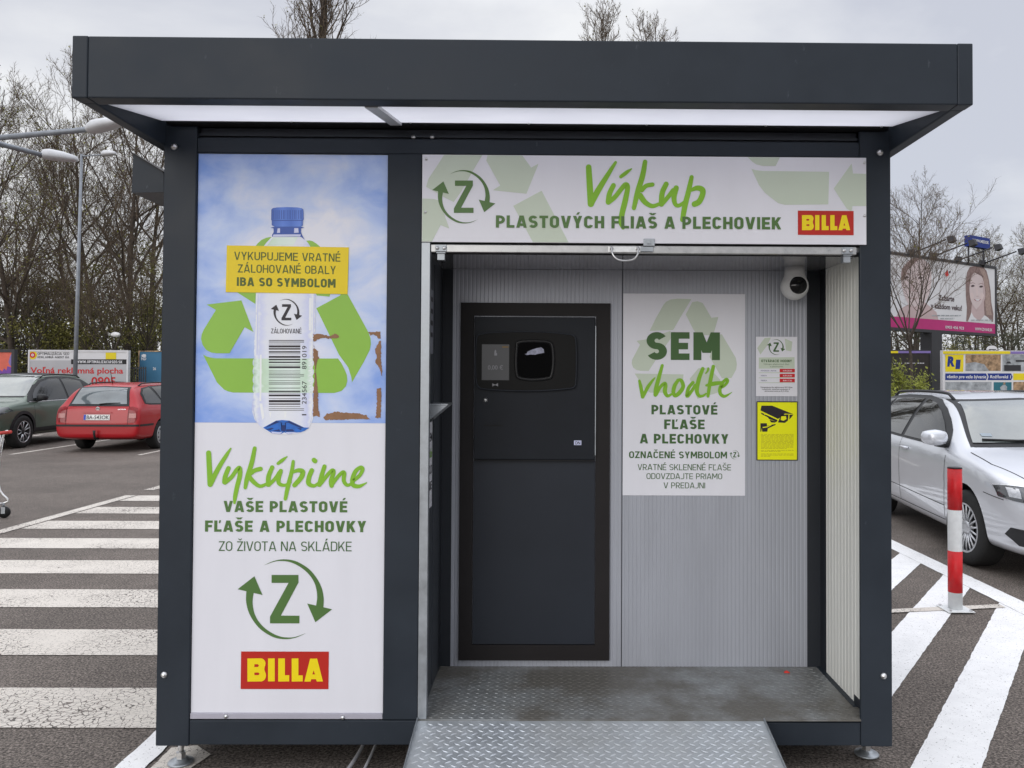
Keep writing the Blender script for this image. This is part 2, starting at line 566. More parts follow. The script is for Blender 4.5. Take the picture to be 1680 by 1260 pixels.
M = {}
M['anthracite'] = mat('anthracite powder coat', (.024, .0305, .040), .48, 0, .14, 3.0, spec=.2, bump=.015, bscale=900, rvar=.1, wear=.6)
M['anthracite_dark'] = mat('anthracite inner steel', (.018, .021, .027), .5, 0, .12, 3.0, spec=.35)
M['niche_dark'] = mat('dark grey lining', (.040, .046, .056), .42, 0, .1, 4.0, spec=.4)
M['panel_grey'] = mat('silver grey cladding', (.385, .40, .445), .38, .25, .05, 1.6, rvar=.06, streak=5)
M['panel_cream'] = mat('pale grey white cladding', (.76, .76, .71), .42, 0, .05, 2.0, rvar=.05, streak=6)
M['ceiling_sheet'] = mat('glossy lining sheet', (.50, .50, .52), .09, .75, .04, 3.0)
M['galv'] = mat('galvanised steel', (.36, .385, .41), .42, .7, .16, 14.0, rvar=.1)
M['alu'] = mat('brushed aluminium', (.44, .44, .44), .36, .8, .14, 30.0, rvar=.1)
M['zinc'] = mat('zinc plated bolt', (.66, .66, .66), .28, .9, .1, 60.0)
M['black_plastic'] = mat('black plastic', (.014, .014, .015), .35, 0, .15, 8.0)
M['black_gap'] = mat('black rubber', (.010, .010, .011), .7, 0, .15, 8.0)
M['machine_frame'] = mat('brownish black frame paint', (.013, .011, .0115), .55, 0, .12, 5.0, spec=.25)
M['machine_panel'] = mat('blue black machine paint', (.010, .0125, .0175), .5, 0, .14, 4.0, spec=.22, bump=.02, bscale=700)
M['machine_lower'] = mat('blue grey machine paint', (.0165, .0205, .029), .45, 0, .1, 3.0, spec=.3, bump=.02, bscale=700)
M['console'] = mat('matt black console', (.006, .006, .006), .5, 0, .1, 6.0, spec=.16)
M['screen_off'] = mat('dim grey screen', (.085, .087, .092), .3, 0, .04, 6.0, spec=.3)
M['print_white'] = mat('white print', (.74, .74, .79), .35, 0, .025, 1.6, rvar=.05, streak=4)
M['print_pale_green'] = mat('pale green print', pc(174, 183, 168), .35, 0, .03, 2.0)
M['print_dark_green'] = mat('dark green print', pc(74, 103, 56), .35, 0, .06, 3.0)
M['print_deep_green'] = mat('deep green print', pc(62, 90, 52), .35, 0, .05, 3.0)
M['print_light_green'] = mat('light green print', pc(116, 163, 44), .35, 0, .06, 3.0)
M['print_arrow_green'] = mat('arrow green print', pc(124, 166, 62), .35, 0, .05, 3.0)
M['print_black'] = mat('black print', pc(38, 34, 40), .4, 0, .1, 3.0)
M['print_grey'] = mat('grey print', pc(120, 122, 132), .4, 0, .1, 3.0)
M['label_yellow'] = mat('yellow label', pc(204, 179, 0), .35, 0, .04, 3.0)
M['label_text'] = mat('olive green label print', pc(72, 86, 30), .4, 0, .08, 3.0)
M['logo_red'] = mat('red print', pc(164, 38, 30), .35, 0, .05, 3.0)
M['logo_yellow'] = mat('yellow print', pc(214, 190, 24), .35, 0, .04, 3.0)
M['tape_brown'] = mat('brown tape glue', pc(126, 94, 70), .6, 0, .14, 30.0)
M['bottle_clear'] = mat('printed clear plastic', pc(197, 199, 219), .35, 0, .03, 5.0)
M['bottle_shine'] = mat('printed highlight', pc(210, 212, 226), .35, 0, .02, 5.0)
M['bottle_edge'] = mat('printed plastic edge', pc(180, 184, 210), .35, 0, .04, 8.0)
M['bottle_tint'] = mat('printed green tint', pc(186, 205, 192), .35, 0, .04, 5.0)
M['cap_blue'] = mat('printed cap blue', pc(66, 100, 178), .35, 0, .08, 12.0)
M['cap_deep'] = mat('printed cap shade', pc(44, 74, 148), .35, 0, .08, 12.0)
M['base_blue'] = mat('printed base blue', pc(38, 92, 168), .35, 0, .25, 40.0)
M['base_deep'] = mat('printed base deep blue', pc(26, 44, 96), .35, 0, .3, 40.0)
M['cctv_yellow'] = mat('yellow notice', pc(236, 222, 20), .4, 0, .03, 3.0)
M['notice_red'] = mat('notice red', pc(180, 30, 36), .4, 0, .05, 3.0)
M['notice_blue'] = mat('notice blue print', pc(60, 66, 110), .4, 0, .05, 3.0)
M['camera_white'] = mat('white camera shell', (.62, .62, .62), .35, 0, .03, 8.0)
M['dome_black'] = mat('black dome glass', (.008, .008, .009), .06, 0, .1, 8.0)
M['bollard_red'] = mat('red reflective film', (.55, .016, .020), .4, 0, .16, 14.0, rvar=.1, wear=.25)
M['bollard_white'] = mat('white bollard film', (.70, .715, .72), .45, 0, .10, 12.0, rvar=.1)
M['hose'] = mat('grey hose', (.35, .35, .36), .5, 0, .1, 10.0)

def cloud_print():
    """Printed cloudy sky: bluer towards the sheet's edges, white round the bottle."""
    mt = mat('printed cloudy sky', (.5, .5, .5), .35)
    n, l = mt.node_tree.nodes, mt.node_tree.links
    t = next(x for x in n if x.type == 'TEX_COORD')
    z = n.new('ShaderNodeTexNoise'); z.inputs['Scale'].default_value = 5.5; z.inputs['Detail'].default_value = 6; z.inputs['Roughness'].default_value = .55; z.inputs['Distortion'].default_value = .4
    mp_ = n.new('ShaderNodeMapping'); mp_.inputs['Location'].default_value = (3.1, 0, 1.7); mp_.inputs['Scale'].default_value = (.8, 1, 1.15)
    l.new(t.outputs['Object'], mp_.inputs['Vector']); l.new(mp_.outputs['Vector'], z.inputs['Vector'])
    # distance from the middle of the picture (object space, metres)
    sb = n.new('ShaderNodeVectorMath'); sb.operation = 'SUBTRACT'; sb.inputs[1].default_value = (.42, 0, 1.75)
    l.new(t.outputs['Object'], sb.inputs[0])
    m2 = n.new('ShaderNodeMapping'); m2.inputs['Scale'].default_value = (1.9, 0, 1.25)
    l.new(sb.outputs['Vector'], m2.inputs['Vector'])
    ln = n.new('ShaderNodeVectorMath'); ln.operation = 'LENGTH'
    l.new(m2.outputs['Vector'], ln.inputs[0])
    a = n.new('ShaderNodeMath'); a.operation = 'MULTIPLY_ADD'
    a.inputs[1].default_value = -.55; a.inputs[2].default_value = .33
    l.new(ln.outputs['Value'], a.inputs[0])
    s = n.new('ShaderNodeMath'); s.operation = 'ADD'
    l.new(z.outputs['Fac'], s.inputs[0]); l.new(a.outputs['Value'], s.inputs[1])
    r = n.new('ShaderNodeValToRGB')
    cr = r.color_ramp
    cr.elements[0].position = .22; cr.elements[0].color = (*pc(112, 142, 203), 1)
    cr.elements[1].position = .78; cr.elements[1].color = (*pc(203, 204, 218), 1)
    e = cr.elements.new(.50); e.color = (*pc(164, 180, 215), 1)
    l.new(s.outputs['Value'], r.inputs['Fac'])
    l.new(r.outputs['Color'], n['Principled BSDF'].inputs['Base Color'])
    return mt
M['cloud_print'] = cloud_print()

def asphalt_nodes(n, l, vec):
    """asphalt colour + height sockets"""
    z1 = n.new('ShaderNodeTexNoise'); z1.inputs['Scale'].default_value = 85; z1.inputs['Detail'].default_value = 3; z1.inputs['Roughness'].default_value = .75
    v1 = n.new('ShaderNodeTexVoronoi'); v1.inputs['Scale'].default_value = 130
    z2 = n.new('ShaderNodeTexNoise'); z2.inputs['Scale'].default_value = .7; z2.inputs['Detail'].default_value = 5; z2.inputs['Roughness'].default_value = .6
    for q in (z1, v1, z2): l.new(vec, q.inputs['Vector'])
    r1 = n.new('ShaderNodeValToRGB')
    r1.color_ramp.elements[0].position = .38; r1.color_ramp.elements[0].color = (.029, .0245, .021, 1)
    r1.color_ramp.elements[1].position = .66; r1.color_ramp.elements[1].color = (.26, .222, .195, 1)
    l.new(z1.outputs['Fac'], r1.inputs['Fac'])
    hs = n.new('ShaderNodeMixRGB'); hs.blend_type = 'MULTIPLY'; hs.inputs['Fac'].default_value = .5
    sep = n.new('ShaderNodeMapRange'); sep.inputs['To Min'].default_value = .45; sep.inputs['To Max'].default_value = 1.55
    cs = n.new('ShaderNodeSeparateColor')
    l.new(v1.outputs['Color'], cs.inputs['Color']); l.new(cs.outputs['Red'], sep.inputs['Value'])
    l.new(r1.outputs['Color'], hs.inputs['Color1']); l.new(sep.outputs['Result'], hs.inputs['Color2'])
    r2 = n.new('ShaderNodeMapRange'); r2.inputs['From Min'].default_value = .3; r2.inputs['From Max'].default_value = .7; r2.inputs['To Min'].default_value = .80; r2.inputs['To Max'].default_value = 1.2
    l.new(z2.outputs['Fac'], r2.inputs['Value'])
    mu = n.new('ShaderNodeVectorMath'); mu.operation = 'SCALE'
    z3 = n.new('ShaderNodeTexNoise'); z3.inputs['Scale'].default_value = 7; z3.inputs['Detail'].default_value = 6; z3.inputs['Roughness'].default_value = .7
    l.new(vec, z3.inputs['Vector'])
    r3 = n.new('ShaderNodeMapRange'); r3.inputs['From Min'].default_value = .3; r3.inputs['From Max'].default_value = .7; r3.inputs['To Min'].default_value = .84; r3.inputs['To Max'].default_value = 1.16
    l.new(z3.outputs['Fac'], r3.inputs['Value'])
    m3 = n.new('ShaderNodeMath'); m3.operation = 'MULTIPLY'
    l.new(r2.outputs['Result'], m3.inputs[0]); l.new(r3.outputs['Result'], m3.inputs[1])
    l.new(hs.outputs['Color'], mu.inputs[0]); l.new(m3.outputs['Value'], mu.inputs['Scale'])
    return mu.outputs['Vector'], z1.outputs['Fac']

def asphalt_mat():
    mt = bpy.data.materials.new('worn asphalt'); mt.use_nodes = True
    n, l = mt.node_tree.nodes, mt.node_tree.links
    b = n['Principled BSDF']; b.inputs['Roughness'].default_value = .85; b.inputs['Specular IOR Level'].default_value = .3
    t = n.new('ShaderNodeTexCoord')
    c, h = asphalt_nodes(n, l, t.outputs['Object'])
    l.new(c, b.inputs['Base Color'])
    bp = n.new('ShaderNodeBump'); bp.inputs['Strength'].default_value = .5; bp.inputs['Distance'].default_value = .006
    l.new(h, bp.inputs['Height']); l.new(bp.outputs['Normal'], b.inputs['Normal'])
    return mt

def road_paint(name, col, crack, pits):
    """Road paint with cracks (wear with its own shape) and pits where the asphalt shows."""
    mt = bpy.data.materials.new(name); mt.use_nodes = True
    n, l = mt.node_tree.nodes, mt.node_tree.links
    b = n['Principled BSDF']; b.inputs['Roughness'].default_value = .7
    t = n.new('ShaderNodeTexCoord')
    c, h = asphalt_nodes(n, l, t.outputs['Object'])
    w = n.new('ShaderNodeTexNoise'); w.inputs['Scale'].default_value = 9; w.inputs['Detail'].default_value = 3
    l.new(t.outputs['Object'], w.inputs['Vector'])
    mixv = n.new('ShaderNodeMixRGB'); mixv.inputs['Fac'].default_value = .09
    l.new(t.outputs['Object'], mixv.inputs['Color1']); l.new(w.outputs['Color'], mixv.inputs['Color2'])
    v = n.new('ShaderNodeTexVoronoi'); v.feature = 'DISTANCE_TO_EDGE'; v.inputs['Scale'].default_value = 33
    l.new(mixv.outputs['Color'], v.inputs['Vector'])
    big = n.new('ShaderNodeTexNoise'); big.inputs['Scale'].default_value = 1.3; big.inputs['Detail'].default_value = 4
    l.new(t.outputs['Object'], big.inputs['Vector'])
    th = n.new('ShaderNodeMapRange'); th.inputs['From Min'].default_value = .38; th.inputs['From Max'].default_value = .68; th.inputs['To Min'].default_value = 0; th.inputs['To Max'].default_value = crack
    l.new(big.outputs['Fac'], th.inputs['Value'])
    lt = n.new('ShaderNodeMath'); lt.operation = 'LESS_THAN'
    l.new(v.outputs['Distance'], lt.inputs[0]); l.new(th.outputs['Result'], lt.inputs[1])
    pn = n.new('ShaderNodeTexNoise'); pn.inputs['Scale'].default_value = 95; pn.inputs['Detail'].default_value = 3; pn.inputs['Roughness'].default_value = .7
    l.new(t.outputs['Object'], pn.inputs['Vector'])
    pit = n.new('ShaderNodeMath'); pit.operation = 'LESS_THAN'; pit.inputs[1].default_value = pits
    l.new(pn.outputs['Fac'], pit.inputs[0])
    mxx = n.new('ShaderNodeMath'); mxx.operation = 'MAXIMUM'
    l.new(lt.outputs['Value'], mxx.inputs[0]); l.new(pit.outputs['Value'], mxx.inputs[1])
    pv = n.new('ShaderNodeValToRGB')
    pv.color_ramp.elements[0].position = .3; pv.color_ramp.elements[0].color = (*[x * .84 for x in col], 1)
    pv.color_ramp.elements[1].position = .7; pv.color_ramp.elements[1].color = (*col, 1)
    g2 = n.new('ShaderNodeTexNoise'); g2.inputs['Scale'].default_value = 5; g2.inputs['Detail'].default_value = 8; g2.inputs['Roughness'].default_value = .75
    l.new(t.outputs['Object'], g2.inputs['Vector']); l.new(g2.outputs['Fac'], pv.inputs['Fac'])
    mc = n.new('ShaderNodeMixRGB')
    l.new(mxx.outputs['Value'], mc.inputs['Fac']); l.new(pv.outputs['Color'], mc.inputs['Color1']); l.new(c, mc.inputs['Color2'])
    l.new(mc.outputs['Color'], b.inputs['Base Color'])
    bp = n.new('ShaderNodeBump'); bp.inputs['Strength'].default_value = .3; bp.inputs['Distance'].default_value = .005
    l.new(h, bp.inputs['Height']); l.new(bp.outputs['Normal'], b.inputs['Normal'])
    return mt

M['asphalt'] = asphalt_mat()
M['paint_old'] = road_paint('old cream road paint', (.66, .612, .55), .078, .365)
M['paint_new'] = road_paint('new white road paint', (.86, .86, .86), .0, .35)
M['grass'] = mat('short grass', (.06, .085, .025), .9, 0, .4, 9.0)

def polycarb():
    mt = bpy.data.materials.new('opal polycarbonate'); mt.use_nodes = True
    n, l = mt.node_tree.nodes, mt.node_tree.links
    o = n['Material Output']
    n.remove(n['Principled BSDF'])
    t = n.new('ShaderNodeTexCoord'); z = n.new('ShaderNodeTexNoise'); z.inputs['Scale'].default_value = 4; z.inputs['Detail'].default_value = 5
    l.new(t.outputs['Object'], z.inputs['Vector'])
    r = n.new('ShaderNodeValToRGB'); r.color_ramp.elements[0].color = (.78, .78, .81, 1); r.color_ramp.elements[1].color = (.88, .88, .90, 1)
    l.new(z.outputs['Fac'], r.inputs['Fac'])
    d = n.new('ShaderNodeBsdfDiffuse'); tr = n.new('ShaderNodeBsdfTranslucent'); mx_ = n.new('ShaderNodeMixShader'); mx_.inputs['Fac'].default_value = .83
    l.new(r.outputs['Color'], d.inputs['Color']); l.new(r.outputs['Color'], tr.inputs['Color'])
    l.new(d.outputs[0], mx_.inputs[1]); l.new(tr.outputs[0], mx_.inputs[2]); l.new(mx_.outputs[0], o.inputs['Surface'])
    return mt
M['polycarb'] = polycarb()

def plate_mat(name, c0, c1, dirt):
    """Galvanised tread plate with trodden-in dirt patches."""
    mt = mat(name, c0, .42, .65, .12, 20.0, rvar=.1)
    n, l = mt.node_tree.nodes, mt.node_tree.links
    b = n['Principled BSDF']
    base = b.inputs['Base Color'].links[0].from_socket
    t = next(x for x in n if x.type == 'TEX_COORD')
    z = n.new('ShaderNodeTexNoise'); z.inputs['Scale'].default_value = 2.6; z.inputs['Detail'].default_value = 7; z.inputs['Roughness'].default_value = .62
    l.new(t.outputs['Object'], z.inputs['Vector'])
    r = n.new('ShaderNodeValToRGB'); r.color_ramp.elements[0].position = .40; r.color_ramp.elements[0].color = (dirt, dirt, dirt, 1); r.color_ramp.elements[1].position = .66; r.color_ramp.elements[1].color = (0, 0, 0, 1)
    l.new(z.outputs['Fac'], r.inputs['Fac'])
    mx_ = n.new('ShaderNodeMixRGB'); mx_.inputs['Color2'].default_value = (*c1, 1)
    l.new(r.outputs['Color'], mx_.inputs['Fac']); l.new(base, mx_.inputs['Color1']); l.new(mx_.outputs['Color'], b.inputs['Base Color'])
    iv = n.new('ShaderNodeMapRange'); iv.inputs['To Min'].default_value = .65; iv.inputs['To Max'].default_value = .1
    l.new(r.outputs['Color'], iv.inputs['Value']); l.new(iv.outputs['Result'], b.inputs['Metallic'])
    return mt
M['floor_plate'] = plate_mat('trodden floor plate', (.40, .42, .43), (.115, .105, .088), .9)
M['ramp_plate'] = plate_mat('ramp plate', (.58, .62, .66), (.30, .30, .29), .55)

# ------------------------------------------------------------------ ground and markings
g = MB()
g.add([(-600, -200, 0), (600, -200, 0), (600, 900, 0), (-600, 900, 0)], [(0, 1, 2, 3)])
tag(g.build('ground', M['asphalt']), kind='structure')
g = MB()
g.add([(-150, 34, .02), (150, 34, .02), (150, 120, .03), (-150, 120, .03)], [(0, 1, 2, 3)])
tag(g.build('grass_verge', M['grass']), kind='structure')

def flat(name, polys, m_, z=.004):
    b = MB()
    rj = random.Random(len(polys))
    for p in polys:                            # hand-laid paint: edges wander a few millimetres
        q = []
        for i, a in enumerate(p):
            c = p[(i + 1) % len(p)]
            n = max(1, min(160, int(math.hypot(c[0] - a[0], c[1] - a[1]) / .035)))
            q += [(a[0] + (c[0] - a[0]) * k / n + rj.gauss(0, .0013), a[1] + (c[1] - a[1]) * k / n + rj.gauss(0, .0013)) for k in range(n)]
        tri = tessellate_polygon([[Vector((x, y, 0)) for x, y in q]])
        b.add([(x, y, z) for x, y in q], [tuple(t) for t in tri])
    return tag(b.build(name, m_), kind='structure')

bars = []
for k in range(-1, 8):                        # crossing stripes, 0.47 m wide, every 0.93 m
    y0, y1 = .41 + .927 * k, .865 + .927 * k
    xl = -3.5 if k < 5 else -3.84
    if k == 4: xl = -3.72
    if k == 7: y1 = 7.36
    bars.append([(xl, y0), (-.18, y0), (-.18, y1), (xl if k != 7 else -3.84, y1)])
flat('crossing_stripes', bars, M['paint_old'])
flat('crossing_edge_line', [[(-4.0, 4.5), (-3.86, 4.5), (-3.86, 7.36), (-4.0, 7.36)], [(-4.02, 7.85), (-3.88, 7.85), (-3.88, 9.3), (-4.02, 9.3)],
                            [(-3.66, 2.2), (-3.52, 2.2), (-3.86, 4.5), (-4.0, 4.5)]], M['paint_old'], .006)
flat('crossing_remains', [[(-.04, -.12), (.16, -.12), (.12, .05), (.15, .16), (.06, .24), (-.04, .22)]], M['paint_old'], .004)
xa, xb = 4.70, 4.88
def clip_bar(k):
    # a 54 degree bar between the lines X = a + Y / 1.395, kept inside the hatched bay
    a0, a1 = 2.957 + .57 * k, 3.245 + .57 * k
    pts = [(a0 - 2 / 1.395, -2), (a1 - 2 / 1.395, -2), (a1 + 9 / 1.395, 9), (a0 + 9 / 1.395, 9)]
    def cut(P, inside, inter):
        o = []
        for i, p in enumerate(P):
            q = P[(i + 1) % len(P)]
            if inside(p): o.append(p)
            if inside(p) != inside(q): o.append(inter(p, q))
        return o
    for ax, v, s in ((0, 2.96, 1), (0, xa, -1), (1, -1.2, 1), (1, 8.2, -1)):
        pts = cut(pts, lambda p: (p[ax] - v) * s >= 0, lambda p, q: tuple(p[i] + (q[i] - p[i]) * (v - p[ax]) / (q[ax] - p[ax]) for i in (0, 1)))
        if not pts: return None
    return pts
hatch = [q for q in (clip_bar(k) for k in range(-14, 8)) if q]
flat('hatched_bay', hatch, M['paint_new'])
flat('hatched_bay_outline', [[(xa, -1.2), (xb, -1.2), (xb, 8.2), (xa, 8.2)], [(-.18, -1.2), (-.06, -1.2), (-.06, .75), (-.18, .75)]], M['paint_new'], .006)
flat('old_bay_line', [[(2.6, 2.06), (4.67, 2.38), (4.67, 2.30), (2.6, 1.98)]], M['paint_old'], .0075)
flat('parking_lines', [[(x, 12.8), (x + .11, 12.8), (x - .13, 18.2), (x - .24, 18.2)] for x in (-14.3, -11.75, -9.2, -6.66, -4.1, -1.55, 1.0, 3.5, 6.0)], M['paint_old'])

# ------------------------------------------------------------------ the kiosk
FR = Pl((0, 0, 0))
K = thing('return_kiosk', 'dark grey steel kiosk with flat roof, front canopy and open niche', 'kiosk', (0, 0, 0))
def part(name, mb, m_, parent=K, world=True, **k): return mb.build(name, m_, parent, world, **k)
ZB, ZT = .11, 2.568
XP0, XP1 = .130, 2.775                         # inner edges of the corner posts
XM0, XM1 = FR.px(632, 715)[0], FR.px(688.5, 715)[0]
ZPT, ZPB = FR.px(478, 252)[1], FR.px(468, 1181)[1]  # sheet top and bottom
ZF = .217                                      # niche floor
NX0, NX1, ND, ZC = 1.034, 2.812, .577, 2.07
for x0, x1, y0, y1 in ((0, XP0, 0, .12), (0, .12, 2.0, 2.12), (2.78, 2.9, 2.0, 2.12)):
    part('corner_post', MB().box(x0, x1, y0, y1, ZB, ZT - .012, bev=.004), M['anthracite'])
part('corner_post', MB().box(XP1, 2.9, 0, .0185, ZB, ZT - .012, bev=.004).box(2.832, 2.899, .019, .12, ZB, ZT - .012), M['anthracite'])
part('middle_post', MB().box(XM0, XM1, 0.001, .09, ZPB + .0, ZPT + .002, bev=.003), M['anthracite'])
zb1 = FR.px(1300, 1184)[1]
part('base_beam', MB().box(XP0 + .001, XM1 + .001, .003, .10, ZB + .004, ZPB - .004, bev=.003), M['anthracite'])
part('base_beam', MB().box(XM1 + .003, XP1 - .001, .004, .10, ZB + .002, zb1 - .006, bev=.003), M['anthracite'])
part('side_beam', MB().box(.01, .11, .121, 1.999, ZB + .003, .22), M['anthracite'])
part('side_beam', MB().box(2.79, 2.89, .121, 1.999, ZB + .003, .22), M['anthracite'])
zl0, zl1, zl2 = ZPT + .003, FR.px(800, 229)[1], FR.px(800, 210)[1]
part('roof_beam', MB().box(XP0 + .001, XP1 - .001, .002, .10, zl0, zl1, bev=.003), M['anthracite'])
gr = MB().box(XP0 + .001, XP1 - .001, .03, .10, zl1 + .001, zl2)
gr.box(XP0 + .001, XP1 - .001, .018, .029, zl1 + .012, zl1 + .022)
part('beam_recess', gr, M['anthracite_dark'])
part('canopy_gasket', MB().box(.02, 2.88, -.035, .02, zl2 + .001, ZT - .002, bev=.004), M['black_gap'])
for x in (483, 676, 868, 1059, 1252, 1440):
    c = FR.pw(x, 204 + (x - 483) * .0085)
    part('screw', MB().lathe([(0.0001, -.0095), (.005, -.008), (.006, 0)], 10, Matrix.Translation((c.x, -.036, c.z)) @ Matrix.Rotation(R(-90), 4, 'X')), M['zinc'])
for x in (677, 708):
    c = FR.pw(x, 223)
    part('screw', MB().lathe([(0.0001, -.004), (.008, -.003), (.009, 0)], 10, Matrix.Translation((c.x, .016, c.z)) @ Matrix.Rotation(R(-90), 4, 'X')), M['zinc'])
for x, y in ((286, 241), (1443.5, 250.5), (269.5, 1107), (1449.5, 1109)):
    c = FR.pw(x, y)
    part('bolt', MB().lathe([(0.0001, -.011), (.008, -.009), (.0125, -.003), (.0135, 0)], 16, Matrix.Translation((c.x, -.0005, c.z)) @ Matrix.Rotation(R(-90), 4, 'X')), M['zinc'])
# canopy
CY = -.549
ZF0, ZF1 = 2.474, 2.679
part('canopy_fascia', MB().box(.0118, 2.8882, CY, CY + .055, ZF0, ZF1, bev=.004), M['anthracite'])
part('canopy_corner', MB().box(-.04, .0117, CY - .001, CY + .057, ZF0 - .001, ZF1 + .001, bev=.004), M['anthracite'])
part('canopy_corner', MB().box(2.8883, 2.94, CY - .001, CY + .057, ZF0 - .001, ZF1 + .001, bev=.004), M['anthracite'])
part('canopy_lip', MB().box(.008, 2.892, CY + .056, CY + .075, ZF0 + .003, ZF0 + .012), M['anthracite_dark'])
for x0, x1 in ((-.04, .006), (2.894, 2.94)):
    a = MB().box(x0, x1, CY + .058, 2.0, ZF0, ZF1 - .02, bev=.005)
    part('canopy_arm', a, M['anthracite'])
sl = [(CY + .076, ZF0 + .012), (-.037, ZT - .004), (-.037, ZT + .006), (CY + .076, ZF0 + .022)]   # the opal sheet falls towards the front
part('canopy_panel', MB().prism(sl, lambda y, z: (.008, y, z), lambda y, z: (2.892, y, z)), M['polycarb'])
part('canopy_divider', MB().prism([(y, z - .012) for y, z in sl[:2]] + [(y, z - .001) for y, z in reversed(sl[:2])], lambda y, z: (.905, y, z), lambda y, z: (.95, y, z)), mat('pale aluminium bar', (.62, .63, .65), .45, .1, .06, 10.0))
part('roof', MB().box(.0, 2.9, .0, 2.12, ZT + .004, ZT + .04), M['anthracite_dark'])
# shell
part('side_wall', MB().box(.03, .07, .121, 1.999, .22, ZT - .02), M['anthracite'])
part('side_wall', MB().box(2.83, 2.87, .121, 1.999, .22, ZT - .02), M['anthracite'])
part('rear_wall', MB().box(.12, 2.78, 2.05, 2.09, .14, ZT - .02), M['anthracite'])
part('floor_slab', MB().box(.12, 2.78, .101, 2.049, .13, .19), M['anthracite_dark'])
part('poster_backing', MB().box(XP0 + .001, XM0 - .001, .0165, .06, ZPB - .002, ZPT + .002), M['panel_cream'])

def ribbed(mb, a0, a1, z0, z1, pitch, dep, f, flatfrac=.55):
    """vertical ribs: f(a, depth, z) -> point"""
    a = a0; prof = []
    while a < a1 - 1e-6:
        for fr, dd in ((0, 0), (flatfrac, 0), (flatfrac + .12, dep), (.88, dep)):
            q = a + fr * pitch
            if q < a1: prof.append((q, dd))
        a += pitch
    prof.append((a1, 0))
    vs = [f(q, dd, z0) for q, dd in prof] + [f(q, dd, z1) for q, dd in prof]
    n = len(prof)
    return mb.add(vs, [(i, i + 1, i + 1 + n, i + n) for i in range(n - 1)])

BK = Pl((0, ND, 0))
xs = BK.px(1020.5, 800)[0]                     # seam between the two back panels
xl_, xr_ = BK.px(741, 800)[0], BK.px(1324, 800)[0]
for x0, x1 in ((xl_, xs - .002), (xs + .002, xr_)):
    b = ribbed(MB(), x0, x1, ZF, ZC, .0186, .0013, lambda a, d, z: (a, ND + d, z))
    b.box(x0, x1, ND + .003, ND + .04, ZF, ZC)
    part('back_panel', b, M['panel_grey'])
part('panel_seam', MB().box(xs - .002, xs + .002, ND + .001, ND + .003, ZF, ZC), M['black_gap'])
part('corner_lining', MB().box(NX0 - .02, xl_ - .0005, ND - .0015, ND + .04, ZF, ZC).box(NX0 - .02, NX0 + .0015, ND - .07, ND - .002, ZF, ZC), M['anthracite_dark'])
part('corner_lining', MB().box(xr_ + .0005, NX1 + .02, ND - .0015, ND + .04, ZF, ZC).box(NX1 - .0015, NX1 + .02, ND - .075, ND - .002, ZF, ZC), M['anthracite_dark'])
lw = MB().box(NX0 - .02, NX0, .09, ND - .071, ZF, ZC)
lw.box(NX0, NX0 + .003, .10, .118, 1.35, ZC - .02).box(NX0, NX0 + .003, .30, .312, ZF + .02, ZC - .02)
part('niche_side_panel', lw, M['niche_dark'])
for z in (2.02, 1.93, 1.83, 1.72, 1.61, 1.50, 1.40):
    part('wall_screw', MB().lathe([(0.0001, .006), (.006, .005), (.007, 0)], 8, Matrix.Translation((NX0 + .0032, .109, z)) @ Matrix.Rotation(R(90), 4, 'Y')), M['zinc'])
b = ribbed(MB(), .002, ND - .0765, ZF + .0, ZC, .038, .002, lambda a, d, z: (NX1 + d, a, z), .72)
b.box(NX1 + .004, NX1 + .016, .02, ND - .076, ZF, ZC)
part('niche_side_panel', b, M['panel_cream'])
part('niche_ceiling', MB().box(NX0 - .02, NX1 + .02, .02, ND + .04, ZC + .001, ZC + .02), M['ceiling_sheet'])
cs_ = MB()
part('corner_guard', MB().box(NX1 - .004, NX1 - .0005, .022, .16, ZF + .001, ZF + .035), M['anthracite_dark'])

def treads(mb, x0, x1, y0, y1, f, seed, px_=.040, py_=.0205, L=.0145, W_=.0034, H=.0019):
    """raised tear-drop bars, every other one turned the other way: f(x, y, h) -> point"""
    j = 0
    y = y0 + py_ * .6
    while y < y1 - py_ * .4:
        i = 0
        s = 1 if j % 2 else -1
        x = x0 + px_ * (.45 if j % 2 else .95)
        while x < x1 - px_ * .4:
            an = R(30 * s)
            ca, sa = math.cos(an), math.sin(an)
            loc = lambda u, v, h: f(x + u * ca - v * sa, y + u * sa + v * ca, h)
            bend = .0022 * s
            vs = [loc(-L, -bend, 0), loc(L, -bend, 0), loc(-.2 * L, -W_, 0), loc(.2 * L, -W_ , 0), loc(.2 * L, W_ + bend, 0), loc(-.2 * L, W_ + bend, 0), loc(-.4 * L, bend * .4, H), loc(.4 * L, bend * .4, H)]
            mb.add(vs, [(0, 2, 6), (2, 3, 7, 6), (3, 1, 7), (1, 4, 7), (4, 5, 6, 7), (5, 0, 6)])
            x += px_; i += 1
        y += py_; j += 1
fl = MB().box(NX0, NX1, .003, ND, ZF - .006, ZF).box(XM1 + .002, XP1 - .001, -.004, .0028, ZF - .006, ZF)
treads(fl, NX0, NX1, 0, ND, lambda x, y, h: (x, y, ZF + .0002 + h), 1)
part('floor_plate', fl, M['floor_plate'])
part('front_jamb', MB().box(XM1 + .002, XM1 + .036, -.004, .03, ZF + .001, FR.px(700, 398)[1], bev=.001).box(XM1 + .002, XM1 + .005, .03, .09, ZF + .001, 2.09), M['galv'])
